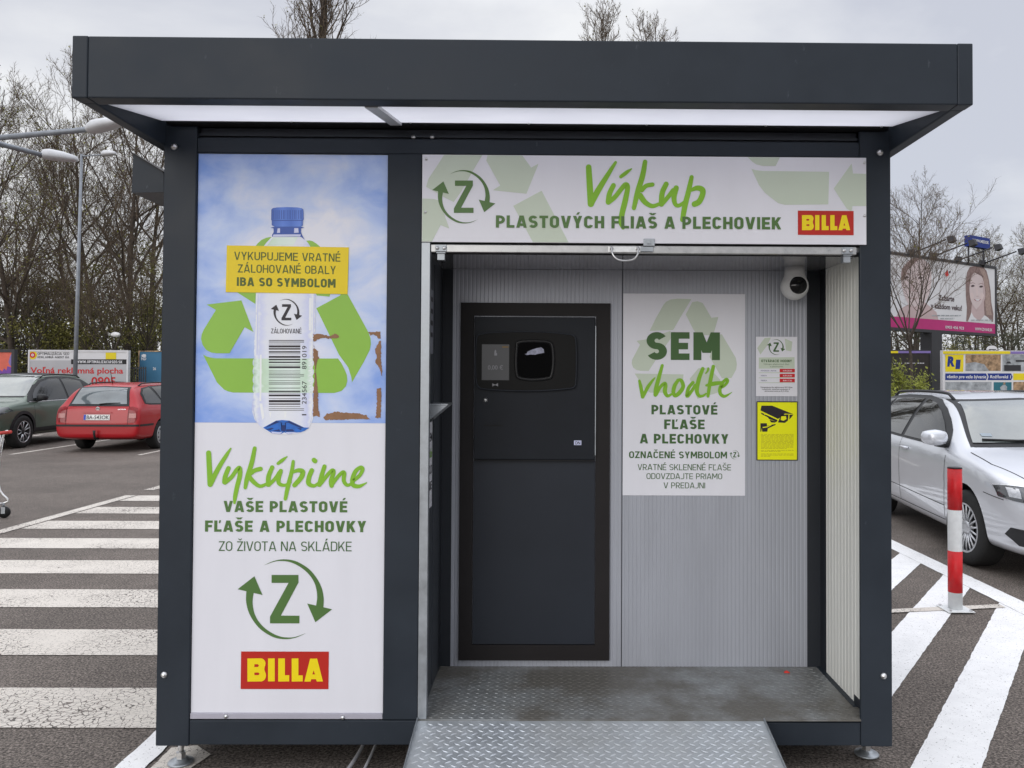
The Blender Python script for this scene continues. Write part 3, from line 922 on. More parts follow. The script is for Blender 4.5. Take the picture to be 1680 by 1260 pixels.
# shutter rail under the header sign
rz0, rz1 = FR.px(1050, 416)[1], FR.px(1050, 403)[1]
xr0, xr1 = FR.px(707, 408)[0], FR.px(1405, 412)[0]
rail = part('shutter_rail', MB().box(xr0, xr1, -.002, .02, rz0, rz1, bev=.003), M['alu'])
part('shutter_slot', MB().box(XM1 + .04, XP1 + .03, .021, .025, rz0 - .004, rz1 + .03).box(XM1 + .04, XP1, .004, .02, rz1 + .004, rz1 + .02), M['black_gap'])
hx = FR.px(1003, 405)[0]; hx2 = FR.px(1046, 405)[0]
hb = MB().tube(smooth_path([(hx, -.02, rz1 - .012), (hx + .002, -.03, rz0 - .006), (hx + .02, -.034, rz0 - .028), ((hx + hx2) / 2, -.035, rz0 - .034), (hx2 - .02, -.034, rz0 - .028), (hx2 - .002, -.03, rz0 - .006), (hx2, -.02, rz1 - .012)], 5), .0035, 8)
hb.box(hx - .012, hx2 + .012, -.006, -.0025, rz0 + .004, rz1 - .004, bev=.001)
for x in (hx, hx2): hb.lathe([(.0001, -.012), (.007, -.01), (.009, 0)], 12, Matrix.Translation((x, -.006, rz1 - .013)) @ Matrix.Rotation(R(-90), 4, 'X'))
part('shutter_handle', hb, M['zinc'], rail)
lx = FR.px(1055, 400)[0]
part('shutter_latch', MB().box(lx, lx + .045, -.016, -.007, rz1 - .004, rz1 + .026, bev=.002).box(lx - .012, lx + .04, -.012, -.003, rz0 + .006, rz1 - .005, bev=.002).box(lx + .014, lx + .028, -.021, -.0165, rz1 + .004, rz1 + .018, bev=.001), M['galv'], rail)
for x in (xr0 + .018, xr1 - .06):
    part('rail_bracket', MB().box(x, x + .045, -.006, -.0025, rz0 + .003, rz1 - .002, bev=.001).box(x + .004, x + .04, -.008, .03, rz0 - .004, rz0 - .001).box(x + .008, x + .036, .0, .03, rz0 - .03, rz0 - .005), M['galv'], rail)
    for dx in (.008, .036):
        part('screw', MB().lathe([(0.0001, -.005), (.006, -.004), (.008, 0)], 12, Matrix.Translation((x + dx, -.0062, (rz0 + rz1) / 2)) @ Matrix.Rotation(R(-90), 4, 'X')), M['zinc'], rail)
# levelling feet
for x, y in ((.062, .085), (2.86, .16), (.06, 2.06), (2.84, 2.06)):
    f_ = part('levelling_foot', MB().lathe([(.011, .016), (.011, ZB + .02)], 14, Matrix.Translation((x, y, 0))).lathe([(.019, .026), (.019, .05)], 6, Matrix.Translation((x, y, 0)), sm=False), M['zinc'])
    part('foot_pad', MB().lathe([(.049, .0075), (.049, .012), (.044, .015), (.030, .017), (.028, .024), (.012, .027)], 28, Matrix.Translation((x, y, 0))), M['galv'], f_)
part('hose', MB().tube(smooth_path([(.80, .5, .14), (.79, .25, .08), (.765, .05, .03), (.70, -.3, .012), (.5, -.9, .012)], 5), .008, 8).tube(smooth_path([(.84, .5, .14), (.835, .2, .07), (.82, .0, .025), (.80, -.4, .012)], 5), .006, 8), M['hose'])

# rain hood fixed to the kiosk's left side
HP = Pl((0, .12, 0))
hp = [HP.px(*q) for q in ((218.5, 252), (268.5, 284), (268.5, 315), (216, 316))]
H_ = thing('side_hood', 'dark grey wedge shaped metal hood on the left side of the kiosk', 'hood', (hp[3][0], .12, hp[3][1]))
b = MB().prism(hp, lambda a, z: (a, .12, z), lambda a, z: (a, .62, z))
b.build('hood_body', M['anthracite'], H_, True)
(xa0, za0), (xa1, za1) = hp[0], hp[1]
MB().prism([(xa0 - .006, za0 + .001), (xa1, za1 + .001), (xa1, za1 + .007), (xa0 - .006, za0 + .007)], lambda a, z: (a, .112, z), lambda a, z: (a, .63, z)).build('hood_cover', M['machine_frame'], H_, True)

# ------------------------------------------------------------------ bottle poster
D1 = .0008
B_ = Pl((0, .016, 0))
ax0, ax1 = XP0 + .002, XM0 - .002
zst = B_.px(468, 1168.5)[1]
zsk = B_.px(468, 693.5)[1]
T = thing('bottle_poster', 'tall white poster with plastic bottle, clouds and green recycling arrows', 'poster', (ax0, .016, ZPB))
def tb(name, mb, mts, parent=T): return mb.build(name, mts, parent, True)
b = MB(); b.box(ax0, ax1, .0115, .0160, zst, zsk - .0005); tb('poster_sheet', b, M['print_white'])
b = MB(); b.box(ax0, ax1, .0115, .0160, zsk, ZPT)
o = tb('cloud_picture', b, M['cloud_print'])
S1 = Pl((0, .0115, 0))
b = MB().box(ax0, ax1, .005, .0155, ZPB + .001, zst - .001, bev=.001); strip = tb('bottom_strip', b, mat('painted strip', (.42, .41, .47), .4, .1, .05, 6.0))
for x, y in ((372, 1174), (563, 1176)):
    c = S1.pw(x, y)
    tb('screw', MB().lathe([(.0001, -.008), (.007, -.006), (.009, 0)], 14, Matrix.Translation((c.x, .005, c.z)) @ Matrix.Rotation(R(-90), 4, 'X')), M['zinc'], strip)
z6 = (320, 460, 5.25)
z7 = (400, 330, 7.87)
a = MB()
for q in ([(100, 208), (400, 172), (503, 445), (428, 403), (298, 628), (190, 628), (140, 622), (95, 598), (65, 555), (52, 505), (58, 465), (75, 425), (180, 255)],
          [(70, 640), (100, 655), (130, 664), (180, 671), (1232, 673), (1262, 715), (1290, 770), (1308, 815), (1312, 865), (1300, 912), (1262, 952), (1200, 970), (330, 966), (285, 956), (250, 940), (190, 880), (140, 780)],
          [(1045, 240), (1250, 130), (1255, 112), (1310, 112), (1490, 440), (1512, 500), (1515, 550), (1505, 600), (1455, 700), (1352, 878), (1345, 830), (1320, 750), (1240, 640)],
          [(358, 100), (525, 100), (520, 203)], [(1030, 100), (1172, 100), (1158, 140), (1050, 130)]):
    a = MB(); ppoly(a, S1, q, D1, 0, z6); tb('recycling_arrow', a, M['print_arrow_green'])
for q in ([(140, 600), (180, 545), (230, 500), (290, 474), (330, 465), (400, 465), (300, 600)], [(700, 520), (790, 512), (850, 508), (890, 518), (940, 550), (1000, 600), (760, 600)]):
    a = MB(); ppoly(a, S1, q, D1, 0, z7); tb('recycling_arrow', a, M['print_arrow_green'])
# the printed bottle
D2 = .0012
a = MB()
sh = [(372, 470), (760, 460), (830, 530), (880, 610), (900, 700)]
left = [(345, 470), (290, 530), (250, 600), (170, 690), (160, 900), (150, 1180)]
ppoly(a, S1, [(z7[0] + x / z7[2], z7[1] + y / z7[2]) for x, y in ((372, 458), (345, 480), (290, 540), (230, 620), (170, 720), (160, 1180), (945, 1180), (930, 720), (880, 620), (830, 540), (760, 458))], D2, 0)
wl_ = [(522, 118), (520, 300), (518, 420), (505, 500), (512, 560)]
body = [(525, 110), (522, 430), (510, 520), (508, 620), (512, 668)]
for k in range(4):
    y = 675 + k * 74
    body += [(502, y + 8), (497, y + 30), (499, y + 52), (506, y + 66)]
body += [(505, 985), (490, 1080), (492, 1130), (515, 1200), (560, 1255), (620, 1300), (700, 1322), (780, 1328), (870, 1322), (940, 1300), (985, 1260), (1015, 1200), (1024, 1130), (1018, 1040), (1012, 985)]
for k in range(4):
    y = 975 - k * 74
    body += [(1015, y - 8), (1024, y - 30), (1024, y - 52), (1014, y - 66)]
body += [(1012, 660), (1015, 520), (1035, 430), (1040, 110)]
ppoly(a, S1, body, D2, 0, z6)
for q in ([(560, 640), (575, 640), (572, 1040), (556, 1040)], [(985, 150), (1005, 150), (1000, 430), (982, 430)], [(556, 1060), (580, 1060), (600, 1180), (580, 1200)],
          [(640, 1140), (660, 1130), (650, 1190)], [(770, 1130), (790, 1130), (785, 1180), (770, 1180)]):
    ppoly(a, S1, q, D2 + .0003, 1, z6)
for q in ([(540, 120), (548, 120), (540, 640), (530, 640)], [(1022, 120), (1032, 120), (1025, 430), (1016, 500)], [(495, 1090), (503, 1085), (520, 1190), (550, 1240), (530, 1220)], [(1012, 1080), (1020, 1120), (1000, 1220), (985, 1240), (1005, 1180)]):
    ppoly(a, S1, q, D2 + .0003, 2, z6)
ppoly(a, S1, [(506, 674), (1010, 674), (1014, 968), (506, 966)], D2 + .0002, 3, z6)
ppoly(a, S1, [(380, 470), (700, 462), (640, 575), (300, 575)], D2 + .0003, 3, z7)
for k in range(14):
    y = 690 + 22 * k
    ppoly(a, S1, [(975 + 14 * (k % 2), y), (1015, y - 14), (1016, y - 10), (980 + 14 * (k % 2), y + 5)], D2 + .0004, 1, z6)
def shade_x(mt, stops, ripple=.0):
    """printed picture tones running across the part from its left to its right edge"""
    n, l = mt.node_tree.nodes, mt.node_tree.links
    t = next(x for x in n if x.type == 'TEX_COORD')
    se = n.new('ShaderNodeSeparateXYZ'); l.new(t.outputs['Generated'], se.inputs[0])
    z = n.new('ShaderNodeTexNoise'); z.inputs['Scale'].default_value = 1; z.inputs['Detail'].default_value = 4
    mp_ = n.new('ShaderNodeMapping'); mp_.inputs['Scale'].default_value = (9, 1, 46)
    l.new(t.outputs['Object'], mp_.inputs['Vector']); l.new(mp_.outputs['Vector'], z.inputs['Vector'])
    ad = n.new('ShaderNodeMath'); ad.operation = 'MULTIPLY_ADD'; ad.inputs[1].default_value = ripple; ad.inputs[2].default_value = -.5 * ripple
    l.new(z.outputs['Fac'], ad.inputs[0])
    a2 = n.new('ShaderNodeMath'); a2.operation = 'ADD'; l.new(se.outputs['X'], a2.inputs[0]); l.new(ad.outputs['Value'], a2.inputs[1])
    r = n.new('ShaderNodeValToRGB')
    while len(r.color_ramp.elements) < len(stops): r.color_ramp.elements.new(.5)
    for e, (p, c) in zip(r.color_ramp.elements, stops): e.position = p; e.color = (*pc(*c), 1)
    l.new(a2.outputs['Value'], r.inputs['Fac']); l.new(r.outputs['Color'], n['Principled BSDF'].inputs['Base Color'])
shade_x(M['bottle_clear'], [(0, (166, 174, 206)), (.05, (206, 209, 225)), (.12, (184, 189, 213)), (.22, (200, 203, 221)), (.5, (206, 208, 223)), (.76, (198, 201, 220)), (.87, (182, 187, 212)), (.94, (210, 212, 226)), (1, (168, 176, 207))], .16)
shade_x(M['bottle_tint'], [(0, (150, 176, 150)), (.08, (198, 212, 204)), (.16, (172, 194, 170)), (.4, (192, 208, 198)), (.62, (200, 212, 206)), (.85, (176, 198, 178)), (.95, (204, 215, 209)), (1, (150, 178, 152))], .2)
shade_x(M['cap_blue'], [(0, (40, 70, 140)), (.12, (62, 96, 172)), (.35, (80, 116, 192)), (.6, (66, 102, 180)), (.85, (88, 122, 196)), (1, (46, 76, 148))], .02)
bt = tb('bottle_picture', a, [M['bottle_clear'], M['bottle_shine'], M['bottle_edge'], M['bottle_tint']])
a = MB()
D3 = .0020
ppoly(a, S1, [(355, 240), (358, 110), (375, 92), (430, 82), (560, 78), (690, 82), (750, 92), (772, 110), (776, 235), (765, 250), (765, 315), (740, 330), (400, 330), (362, 312), (362, 252)], D3, 0, z7)
for k in range(16):
    x = 385 + k * 24 + (6 if k % 3 else 0)
    ppoly(a, S1, [(x, 118), (x + 7, 118), (x + 7, 232), (x, 236)], D3 + .0003, 1, z7)
ppoly(a, S1, [(360, 246), (768, 244), (768, 254), (360, 256)], D3 + .0003, 1, z7)
ppoly(a, S1, [(345, 345), (400, 330), (740, 330), (785, 345), (742, 352), (740, 400), (755, 440), (790, 500), (740, 462), (370, 462), (365, 440), (388, 400), (385, 352)], D3, 1, z7)
for q in ([(440, 352), (470, 352), (470, 410), (430, 412)], [(655, 350), (705, 350), (710, 408), (650, 412)]): ppoly(a, S1, q, D3 + .0003, 2, z7)
ppoly(a, S1, [(385, 432), (740, 430), (730, 458), (375, 460)], D3 + .0003, 2, z7)
tb('bottle_cap', a, [M['cap_blue'], M['cap_deep'], M['bottle_edge']], bt)
a = MB()
z8 = (400, 640, 12)
ppoly(a, S1, [(380, 740), (640, 600), (760, 588), (900, 600), (1190, 735), (1290, 740), (1200, 800), (1120, 830), (1040, 835), (880, 870), (800, 830), (720, 868), (560, 850), (480, 800)], D3, 0, z8)
for q in ([(640, 605), (760, 640), (740, 800), (800, 820), (830, 800), (810, 640), (900, 605), (1180, 740), (1120, 745), (880, 640), (840, 640), (830, 690), (760, 690), (740, 640), (700, 630), (480, 720), (420, 740)],
          [(430, 770), (560, 740), (600, 750), (520, 790)], [(560, 800), (700, 770), (720, 815)], [(840, 770), (960, 770), (1010, 812), (830, 815)], [(1040, 740), (1150, 760), (1120, 785)]):
    ppoly(a, S1, q, D3 + .0003, 1, z8)
for q in ([(545, 815), (700, 830), (760, 822), (720, 866), (560, 848)], [(820, 830), (1000, 825), (1040, 833), (880, 868)]): ppoly(a, S1, q, D3 + .0004, 2, z8)
tb('bottle_base', a, [M['base_blue'], M['base_deep'], M['bottle_edge']], bt)
a = MB()
recycle_sign(a, S1, 470.2, 512.4, 21.6, D3, 0)
caps_text(a, S1, 'ZÁLOHOVANÉ', 444.8, 494.9, 547, 539.3, .125, D3)
for y0, y1, lg in ((514, 520, 1), (528, 534, 1), (546, 550, 0), (560, 577, 0), (584, 596, 0), (610, 622, 0), (631, 635, 0), (651, 667, 0), (676, 688, 0), (700, 711, 0), (727, 731, 0), (740, 756, 0), (778, 782, 0), (796, 800, 0),
                   (809, 813, 1), (822, 826, 1), (836, 840, 0), (862, 866, 0), (880, 885, 0), (892, 896, 0), (925, 930, 0), (950, 961, 0), (968, 972, 0), (983, 998, 0), (1015, 1019, 0), (1030, 1050, 0), (1060, 1070, 0), (1085, 1089, 0), (1103, 1107, 1), (1117, 1121, 1)):
    ppoly(a, S1, [(637, y0), (940 if lg else 908, y0), (940 if lg else 908, y1), (637, y1)], D3, 0, z6)
for s, y0, y1 in (('1', 1162, 1152), ('234567', 1066, 868), ('891019', 764, 564)):
    a0 = S1.px(z6[0] + 960 / z6[2], z6[1] + y0 / z6[2]); a1 = S1.px(z6[0] + 960 / z6[2], z6[1] + y1 / z6[2])
    c0 = S1.px(z6[0] + 922 / z6[2], z6[1] + y0 / z6[2])
    font_text(a, S1, s, a0[1], a1[1], a0[0], a0[0] - c0[0], D3, 0, rot=True)
tb('barcode_print', a, M['print_black'], bt)
# yellow label over the bottle
a = MB()
D4 = .0026
ppoly(a, S1, [(372.6, 402.7), (572.6, 405.9), (570.6, 482.8), (370.6, 479.3)], D4)
lb = tb('yellow_label', a, M['label_yellow'])
a = MB()
caps_text(a, S1, 'VYKUPUJEME VRATNÉ', 384.5, 558.7, 428, 414.6, .135, D4 + .0004, 0, -.012)
caps_text(a, S1, 'ZÁLOHOVANÉ OBALY', 390.5, 551.2, 448.6, 435.2, .135, D4 + .0004, 0, -.012)
caps_text(a, S1, 'IBA SO SYMBOLOM', 388.9, 550.8, 470.6, 456.4, .21, D4 + .0004, 0, -.012)
tb('label_text', a, M['label_text'], lb)
a = MB()
for q in ([(1018, 465), (1055, 458), (1090, 460), (1112, 468), (1130, 472), (1152, 482), (1170, 480), (1190, 466), (1215, 460), (1243, 478), (1235, 495), (1215, 501), (1190, 496), (1150, 502), (1115, 496), (1080, 498), (1055, 512), (1035, 530), (1020, 525)],
          [(1025, 560), (1040, 590), (1060, 610), (1058, 640), (1068, 670), (1050, 700), (1045, 740), (1040, 800), (1050, 860), (1062, 980), (1060, 1040), (1066, 1120), (1078, 1175), (1045, 1168), (1018, 1170), (1022, 950), (1035, 760), (1020, 690), (1018, 600)],
          [(1130, 1150), (1180, 1142), (1205, 1130), (1290, 1140), (1400, 1142), (1440, 1158), (1480, 1160), (1490, 1180), (1510, 1195), (1400, 1192), (1250, 1200), (1120, 1200), (1105, 1185)],
          [(1490, 445), (1595, 442), (1600, 500), (1585, 505), (1560, 475), (1530, 465), (1510, 475)],
          [(1598, 510), (1605, 560), (1600, 640), (1612, 770), (1610, 825), (1590, 760), (1555, 705), (1565, 660), (1552, 600), (1570, 560)],
          [(1565, 935), (1605, 922), (1600, 1182), (1550, 1182), (1562, 1150), (1568, 1040)]):
    jr = random.Random(len(q)); jq = []
    for i, p in enumerate(q):                   # torn, fibrous edge
        c_ = q[(i + 1) % len(q)]; n_ = max(1, int(math.hypot(c_[0] - p[0], c_[1] - p[1]) / 9))
        jq += [(p[0] + (c_[0] - p[0]) * k / n_ + jr.gauss(0, 2.6), p[1] + (c_[1] - p[1]) * k / n_ + jr.gauss(0, 2.6)) for k in range(n_)]
    ppoly(a, S1, jq, D2 + .0006, 0, z6)
tb('torn_tape', a, M['tape_brown'])
a = MB()
z2 = (330, 725, 6)
VY = [[(75, 108, 50), (82, 250, 52), (90, 418, 52)], [(95, 410, 50), (170, 260, 46), (250, 130, 36), (292, 65, 16)],
      [(270, 258, 44), (238, 340, 46), (232, 395, 48)], [(235, 400, 42), (300, 345, 40), (350, 275, 40), (380, 258, 44), (382, 330, 46), (355, 440, 44), (335, 540, 40), (330, 600, 24)],
      [(528, 62, 38), (500, 200, 46), (455, 350, 46), (435, 450, 34)], [(480, 315, 44), (530, 280, 42), (585, 265, 44)], [(475, 345, 46), (530, 405, 42), (585, 435, 36), (650, 410, 28)],
      [(700, 250, 42), (665, 340, 46), (662, 420, 46)], [(665, 425, 36), (730, 360, 36), (770, 300, 36)], [(785, 285, 42), (762, 370, 42), (775, 415, 38), (830, 425, 30), (880, 395, 26)],
      [(758, 212, 30), (800, 180, 34), (845, 145, 12)], [(908, 192, 32), (890, 300, 38), (855, 440, 42), (830, 560, 34)], [(905, 300, 24), (950, 280, 40), (1000, 290, 46), (985, 350, 48), (920, 425, 44)],
      [(1090, 280, 46), (1062, 350, 46), (1060, 410, 46), (1110, 432, 34), (1150, 410, 28)], [(1112, 178, 46), (1122, 188, 46)],
      [(1215, 240, 40), (1190, 320, 44), (1165, 420, 46)], [(1180, 410, 34), (1240, 330, 38), (1290, 280, 38), (1305, 300, 40), (1280, 380, 44), (1285, 430, 44)],
      [(1290, 420, 34), (1340, 350, 36), (1390, 300, 36), (1410, 310, 40), (1405, 380, 40), (1440, 425, 34), (1500, 400, 26)],
      [(1490, 390, 32), (1560, 330, 36), (1590, 270, 38), (1570, 250, 36), (1520, 290, 42), (1490, 370, 44), (1500, 425, 44), (1560, 435, 36), (1630, 400, 10)]]
brush(a, S1, VY, z2, D2 + .0006)
tb('script_heading', a, M['print_light_green'])
a = MB()
caps_text(a, S1, 'VAŠE PLASTOVÉ', 366.7, 569.8, 840.2, 822, .215, D2); tb('text_line', a, M['print_dark_green']); a = MB()
caps_text(a, S1, 'FĽAŠE A PLECHOVKY', 336.4, 600.9, 872.6, 854.2, .215, D2); tb('text_line', a, M['print_dark_green']); a = MB()
caps_text(a, S1, 'ZO ŽIVOTA NA SKLÁDKE', 359, 576.9, 904, 888.2, .105, D2); tb('text_line', a, M['print_deep_green'])
a = MB(); recycle_sign(a, S1, 467.5, 983, 64.9, D2); tb('deposit_symbol', a, M['print_dark_green'])
shop_logo(T, S1, 395.7, 1068.6, 539, 1130.5, D2)

# ------------------------------------------------------------------ header sign
HS = Pl((0, -.010, 0))
h0 = HS.px(692.5, 324); h1 = HS.px(1421.2, 331)
hz1 = (HS.px(692.5, 252)[1] + HS.px(1420, 260.5)[1]) / 2; hz0 = (HS.px(692.5, 396.5)[1] + HS.px(1422.5, 401.5)[1]) / 2
T = thing('header_sign', 'wide white sign board with green lettering above the niche', 'sign', (h0[0], -.010, hz0))
tb('sign_board', MB().box(h0[0], h1[0], -.010, .0005, hz0, hz1), M['print_white'], T)
a = MB()
z5 = (690, 245, 7); z9 = (1200, 245, 7.304)
def clampz(pts, z):
    o_ = []
    for x, y in pts:
        u, v = HS.px(z[0] + x / z[2], z[1] + y / z[2])
        o_.append((min(max(u, h0[0] + .001), h1[0] - .001), min(max(v, hz0 + .001), hz1 - .001)))
    return o_
for q in ([(270, 30), (710, 30), (640, 180), (560, 320), (470, 480), (380, 605), (290, 560), (65, 430), (90, 340), (190, 190)], [(770, 30), (1170, 30), (1270, 210), (1355, 165), (1215, 510), (830, 470), (915, 415), (755, 130)],
          [(0, 565), (150, 570), (215, 590), (330, 910), (230, 870), (130, 1070), (0, 1070)], [(1065, 650), (1390, 475), (1700, 1070), (1290, 1070)]):
    a = MB(); poly(a, HS, clampz(q, z5), .0006); tb('pale_arrow', a, M['print_pale_green'], T)
for q in ([(195, 70), (580, 70), (530, 200), (380, 200), (300, 182), (250, 150)], [(240, 235), (300, 252), (380, 260), (1170, 270), (1160, 660), (640, 665), (560, 645), (500, 600), (400, 520), (330, 430)],
          [(1440, 170), (1455, 290), (1640, 295), (1640, 680), (1450, 680), (1440, 745), (1380, 710), (1225, 470)]):
    a = MB(); poly(a, HS, clampz(q, z9), .0006); tb('pale_arrow', a, M['print_pale_green'], T)
a = MB(); recycle_sign(a, HS, 761, 322.9, 43.4, .0012); tb('deposit_symbol', a, M['print_dark_green'], T)
a = MB()
VK = [[(180, 135, 64), (190, 300, 70), (205, 558, 74)], [(208, 555, 66), (290, 400, 68), (420, 190, 50), (490, 80, 32)], [(465, 345, 56), (420, 440, 60), (405, 535, 60)],
      [(405, 540, 56), (480, 480, 54), (560, 380, 54), (605, 335, 56), (628, 370, 56), (600, 520, 64), (570, 640, 64), (550, 760, 60), (575, 830, 44)],
      [(550, 245, 40), (610, 200, 44), (672, 155, 16)], [(828, 75, 52), (800, 230, 62), (740, 430, 62), (700, 605, 50)], [(790, 400, 50), (840, 350, 50), (912, 335, 50)],
      [(770, 460, 66), (830, 540, 60), (910, 582, 50), (985, 560, 40)], [(1070, 330, 58), (1025, 430, 60), (1015, 560, 62)], [(1015, 565, 52), (1090, 480, 50), (1150, 400, 50)],
      [(1185, 375, 62), (1160, 480, 60), (1175, 560, 50), (1220, 575, 44), (1290, 530, 40)], [(1362, 250, 48), (1330, 400, 58), (1285, 580, 62), (1258, 740, 56)],
      [(1360, 400, 36), (1420, 375, 56), (1480, 390, 66), (1490, 440, 64), (1450, 530, 66), (1395, 560, 66)]]
brush(a, HS, VK, (940, 255, 7), .0012); tb('script_heading', a, M['print_light_green'], T)
a = MB(); caps_text(a, HS, 'PLASTOVÝCH FLIAŠ A PLECHOVIEK', 813.5, 1281.7, 375, 355, .21, .0022); tb('sign_text', a, M['print_dark_green'], T)
shop_logo(T, HS, 1308.8, 345.6, 1400.4, 386, .0012)
for x, y in ((699.5, 261), (698, 348), (1418, 267), (1418.5, 354)):
    c = HS.pw(x, y)
    tb('screw', MB().lathe([(.0001, -.004), (.005, -.003), (.006, 0)], 12, Matrix.Translation((c.x, -.0103, c.z)) @ Matrix.Rotation(R(-90), 4, 'X')), M['zinc'], T)

# ------------------------------------------------------------------ return machine in the niche
MP = Pl((0, ND - .012, 0))
f0, f1 = MP.px(754, 790), MP.px(1000.5, 790)
fz0, fz1 = MP.px(876, 1083.5)[1], MP.px(876, 497)[1]
T = thing('bottle_return_machine', 'black bottle return machine with round corner opening and small screen', 'machine', (f0[0], ND, fz0))
i0, i1 = MP.px(776, 790)[0], MP.px(977, 790)[0]
iz1, izm, iz0 = MP.px(876, 518)[1], MP.px(876, 755)[1], MP.px(876, 1058)[1]
fr = MB()
fr.box(f0[0], i0, ND - .014, ND + .002, fz0, fz1).box(i1, f1[0], ND - .014, ND + .002, fz0, fz1).box(i0, i1, ND - .014, ND + .002, iz1, fz1).box(i0, i1, ND - .014, ND + .002, fz0, iz0)
tb('machine_frame', fr, M['machine_frame'], T)
tb('lower_panel', MB().box(i0 + .002, i1 - .002, ND - .010, ND + .001, iz0 + .002, izm - .004, bev=.001), M['machine_lower'], T)
DP = Pl((0, ND - .034, 0))
d0, d1 = DP.px(778, 640)[0], DP.px(976, 640)[0]
dz0, dz1 = DP.px(876, 754)[1], DP.px(876, 520)[1]
door = tb('machine_door', MB().box(d0, d1, ND - .034, ND - .011, dz0, dz1, bev=.003), M['machine_panel'], T)
tb('hinge_strip', MB().box(d1 + .001, d1 + .005, ND - .030, ND - .0145, dz0 + .02, dz1 - .04), M['galv'], T)
ed = MB().box(d0, d1, ND - .030, ND - .0115, dz0 - .008, dz0 - .001)
tb('door_gap', ed, M['black_gap'], T)
z10 = (760, 500, 4.5)
def rr(pts, z, pl): return [pl.px(z[0] + x / z[2], z[1] + y / z[2]) for x, y in pts]
outl = [(120, 222), (200, 208), (330, 202), (470, 200), (620, 204), (740, 215), (800, 224), (826, 245), (832, 300), (835, 420), (830, 570), (818, 604), (790, 616), (640, 630), (460, 636), (280, 630), (150, 620), (112, 600), (98, 560), (92, 420), (98, 270), (104, 240)]
co = smooth_loop(rr(outl, z10, DP), 3)
def ringed(name, loop, y0, y1, m_, parent, inset=None, mi=None):
    b = MB(); b.prism(loop, lambda a, z: (a, y0, z), lambda a, z: (a, y1, z)); return tb(name, b, m_, parent)
con = ringed('console', co, ND - .050, ND - .0342, M['console'], T)
cx_ = sum(p[0] for p in co) / len(co); cz_ = sum(p[1] for p in co) / len(co)
tb('console_rim', MB().tube([(a, ND - .050, z) for a, z in co], .0028, 8, closed=True), M['machine_lower'], con)
hol = [(420, 290), (520, 282), (620, 290), (645, 320), (652, 420), (640, 510), (615, 530), (520, 540), (430, 530), (408, 505), (402, 420), (408, 320)]
ho = smooth_loop(rr(hol, z10, DP), 3)
hc = (sum(p[0] for p in ho) / len(ho), sum(p[1] for p in ho) / len(ho))
tb('opening_rim', MB().tube([(hc[0] + (a - hc[0]) * 1.1, ND - .053, hc[1] + (z - hc[1]) * 1.1) for a, z in ho], .0075, 10, closed=True), M['black_plastic'], con)
op = ringed('feed_opening', ho, ND - .0525, ND - .0505, mat('pitch black opening', (.0015, .0015, .0018), .6, 0, .1, 5, spec=.05), con)
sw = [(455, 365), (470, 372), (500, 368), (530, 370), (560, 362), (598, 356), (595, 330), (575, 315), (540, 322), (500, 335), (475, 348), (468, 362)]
a = MB(); poly(a, Pl((0, ND - .0527, 0)), rr(sw, z10, DP), .0); tb('painted_reflection', a, mat('painted sky reflection', (.30, .31, .40), .15, 0, .35, 60.0), con)  # pale flat patch: sky reflection in the opening, painted as colour
CP = Pl((0, ND - .0505, 0))
a = MB(); prect(a, CP, 760 + 138 / 4.5, 500 + 292 / 4.5, 760 + 338 / 4.5, 500 + 557 / 4.5, .0008); scr = tb('screen', a, M['screen_off'], con)
a = MB()
pfont(a, CP, '0,00 €', 760 + 182 / 4.5, 760 + 293 / 4.5, 500 + 478 / 4.5, 500 + 448 / 4.5, .0012, 0)
ppoly(a, CP, [(232, 340), (238, 332), (244, 340), (244, 356), (250, 358), (250, 375), (230, 375), (230, 352)], .0012, 0, z10)
ppoly(a, CP, [(288, 306), (334, 306), (334, 318), (288, 318)], .0012, 1, z10)
ppoly(a, CP, [(215, 580), (232, 588), (240, 588), (256, 578), (258, 604), (240, 594), (232, 594), (215, 604)], .0012, 0, z10)
tb('screen_print', a, [mat('pale screen digits', (.26, .26, .28), .4), mat('amber screen mark', (.2, .13, .05), .4)], scr)
kc = DP.pw(760 + 164 / 4.5, 500 + 704 / 4.5)
tb('lock', MB().lathe([(.0001, -.008), (.006, -.008), (.010, -.004), (.011, 0)], 16, Matrix.Translation((kc.x, ND - .0342, kc.z)) @ Matrix.Rotation(R(-90), 4, 'X')), M['alu'], door)
a = MB(); prect(a, DP, 760 + 150 / 4.5, 500 + 885 / 4.5, 760 + 292 / 4.5, 500 + 897 / 4.5, .0006); tb('receipt_slot', a, M['black_gap'], door)
a = MB(); prect(a, DP, 760 + 818 / 4.5, 500 + 1002 / 4.5, 760 + 872 / 4.5, 500 + 1036 / 4.5, .0006)
pfont(a, DP, 'DN', 760 + 828 / 4.5, 760 + 864 / 4.5, 500 + 1031 / 4.5, 500 + 1008 / 4.5, .001, 1, .02)
tb('maker_badge', a, [M['bottle_edge'], M['print_black']], door)

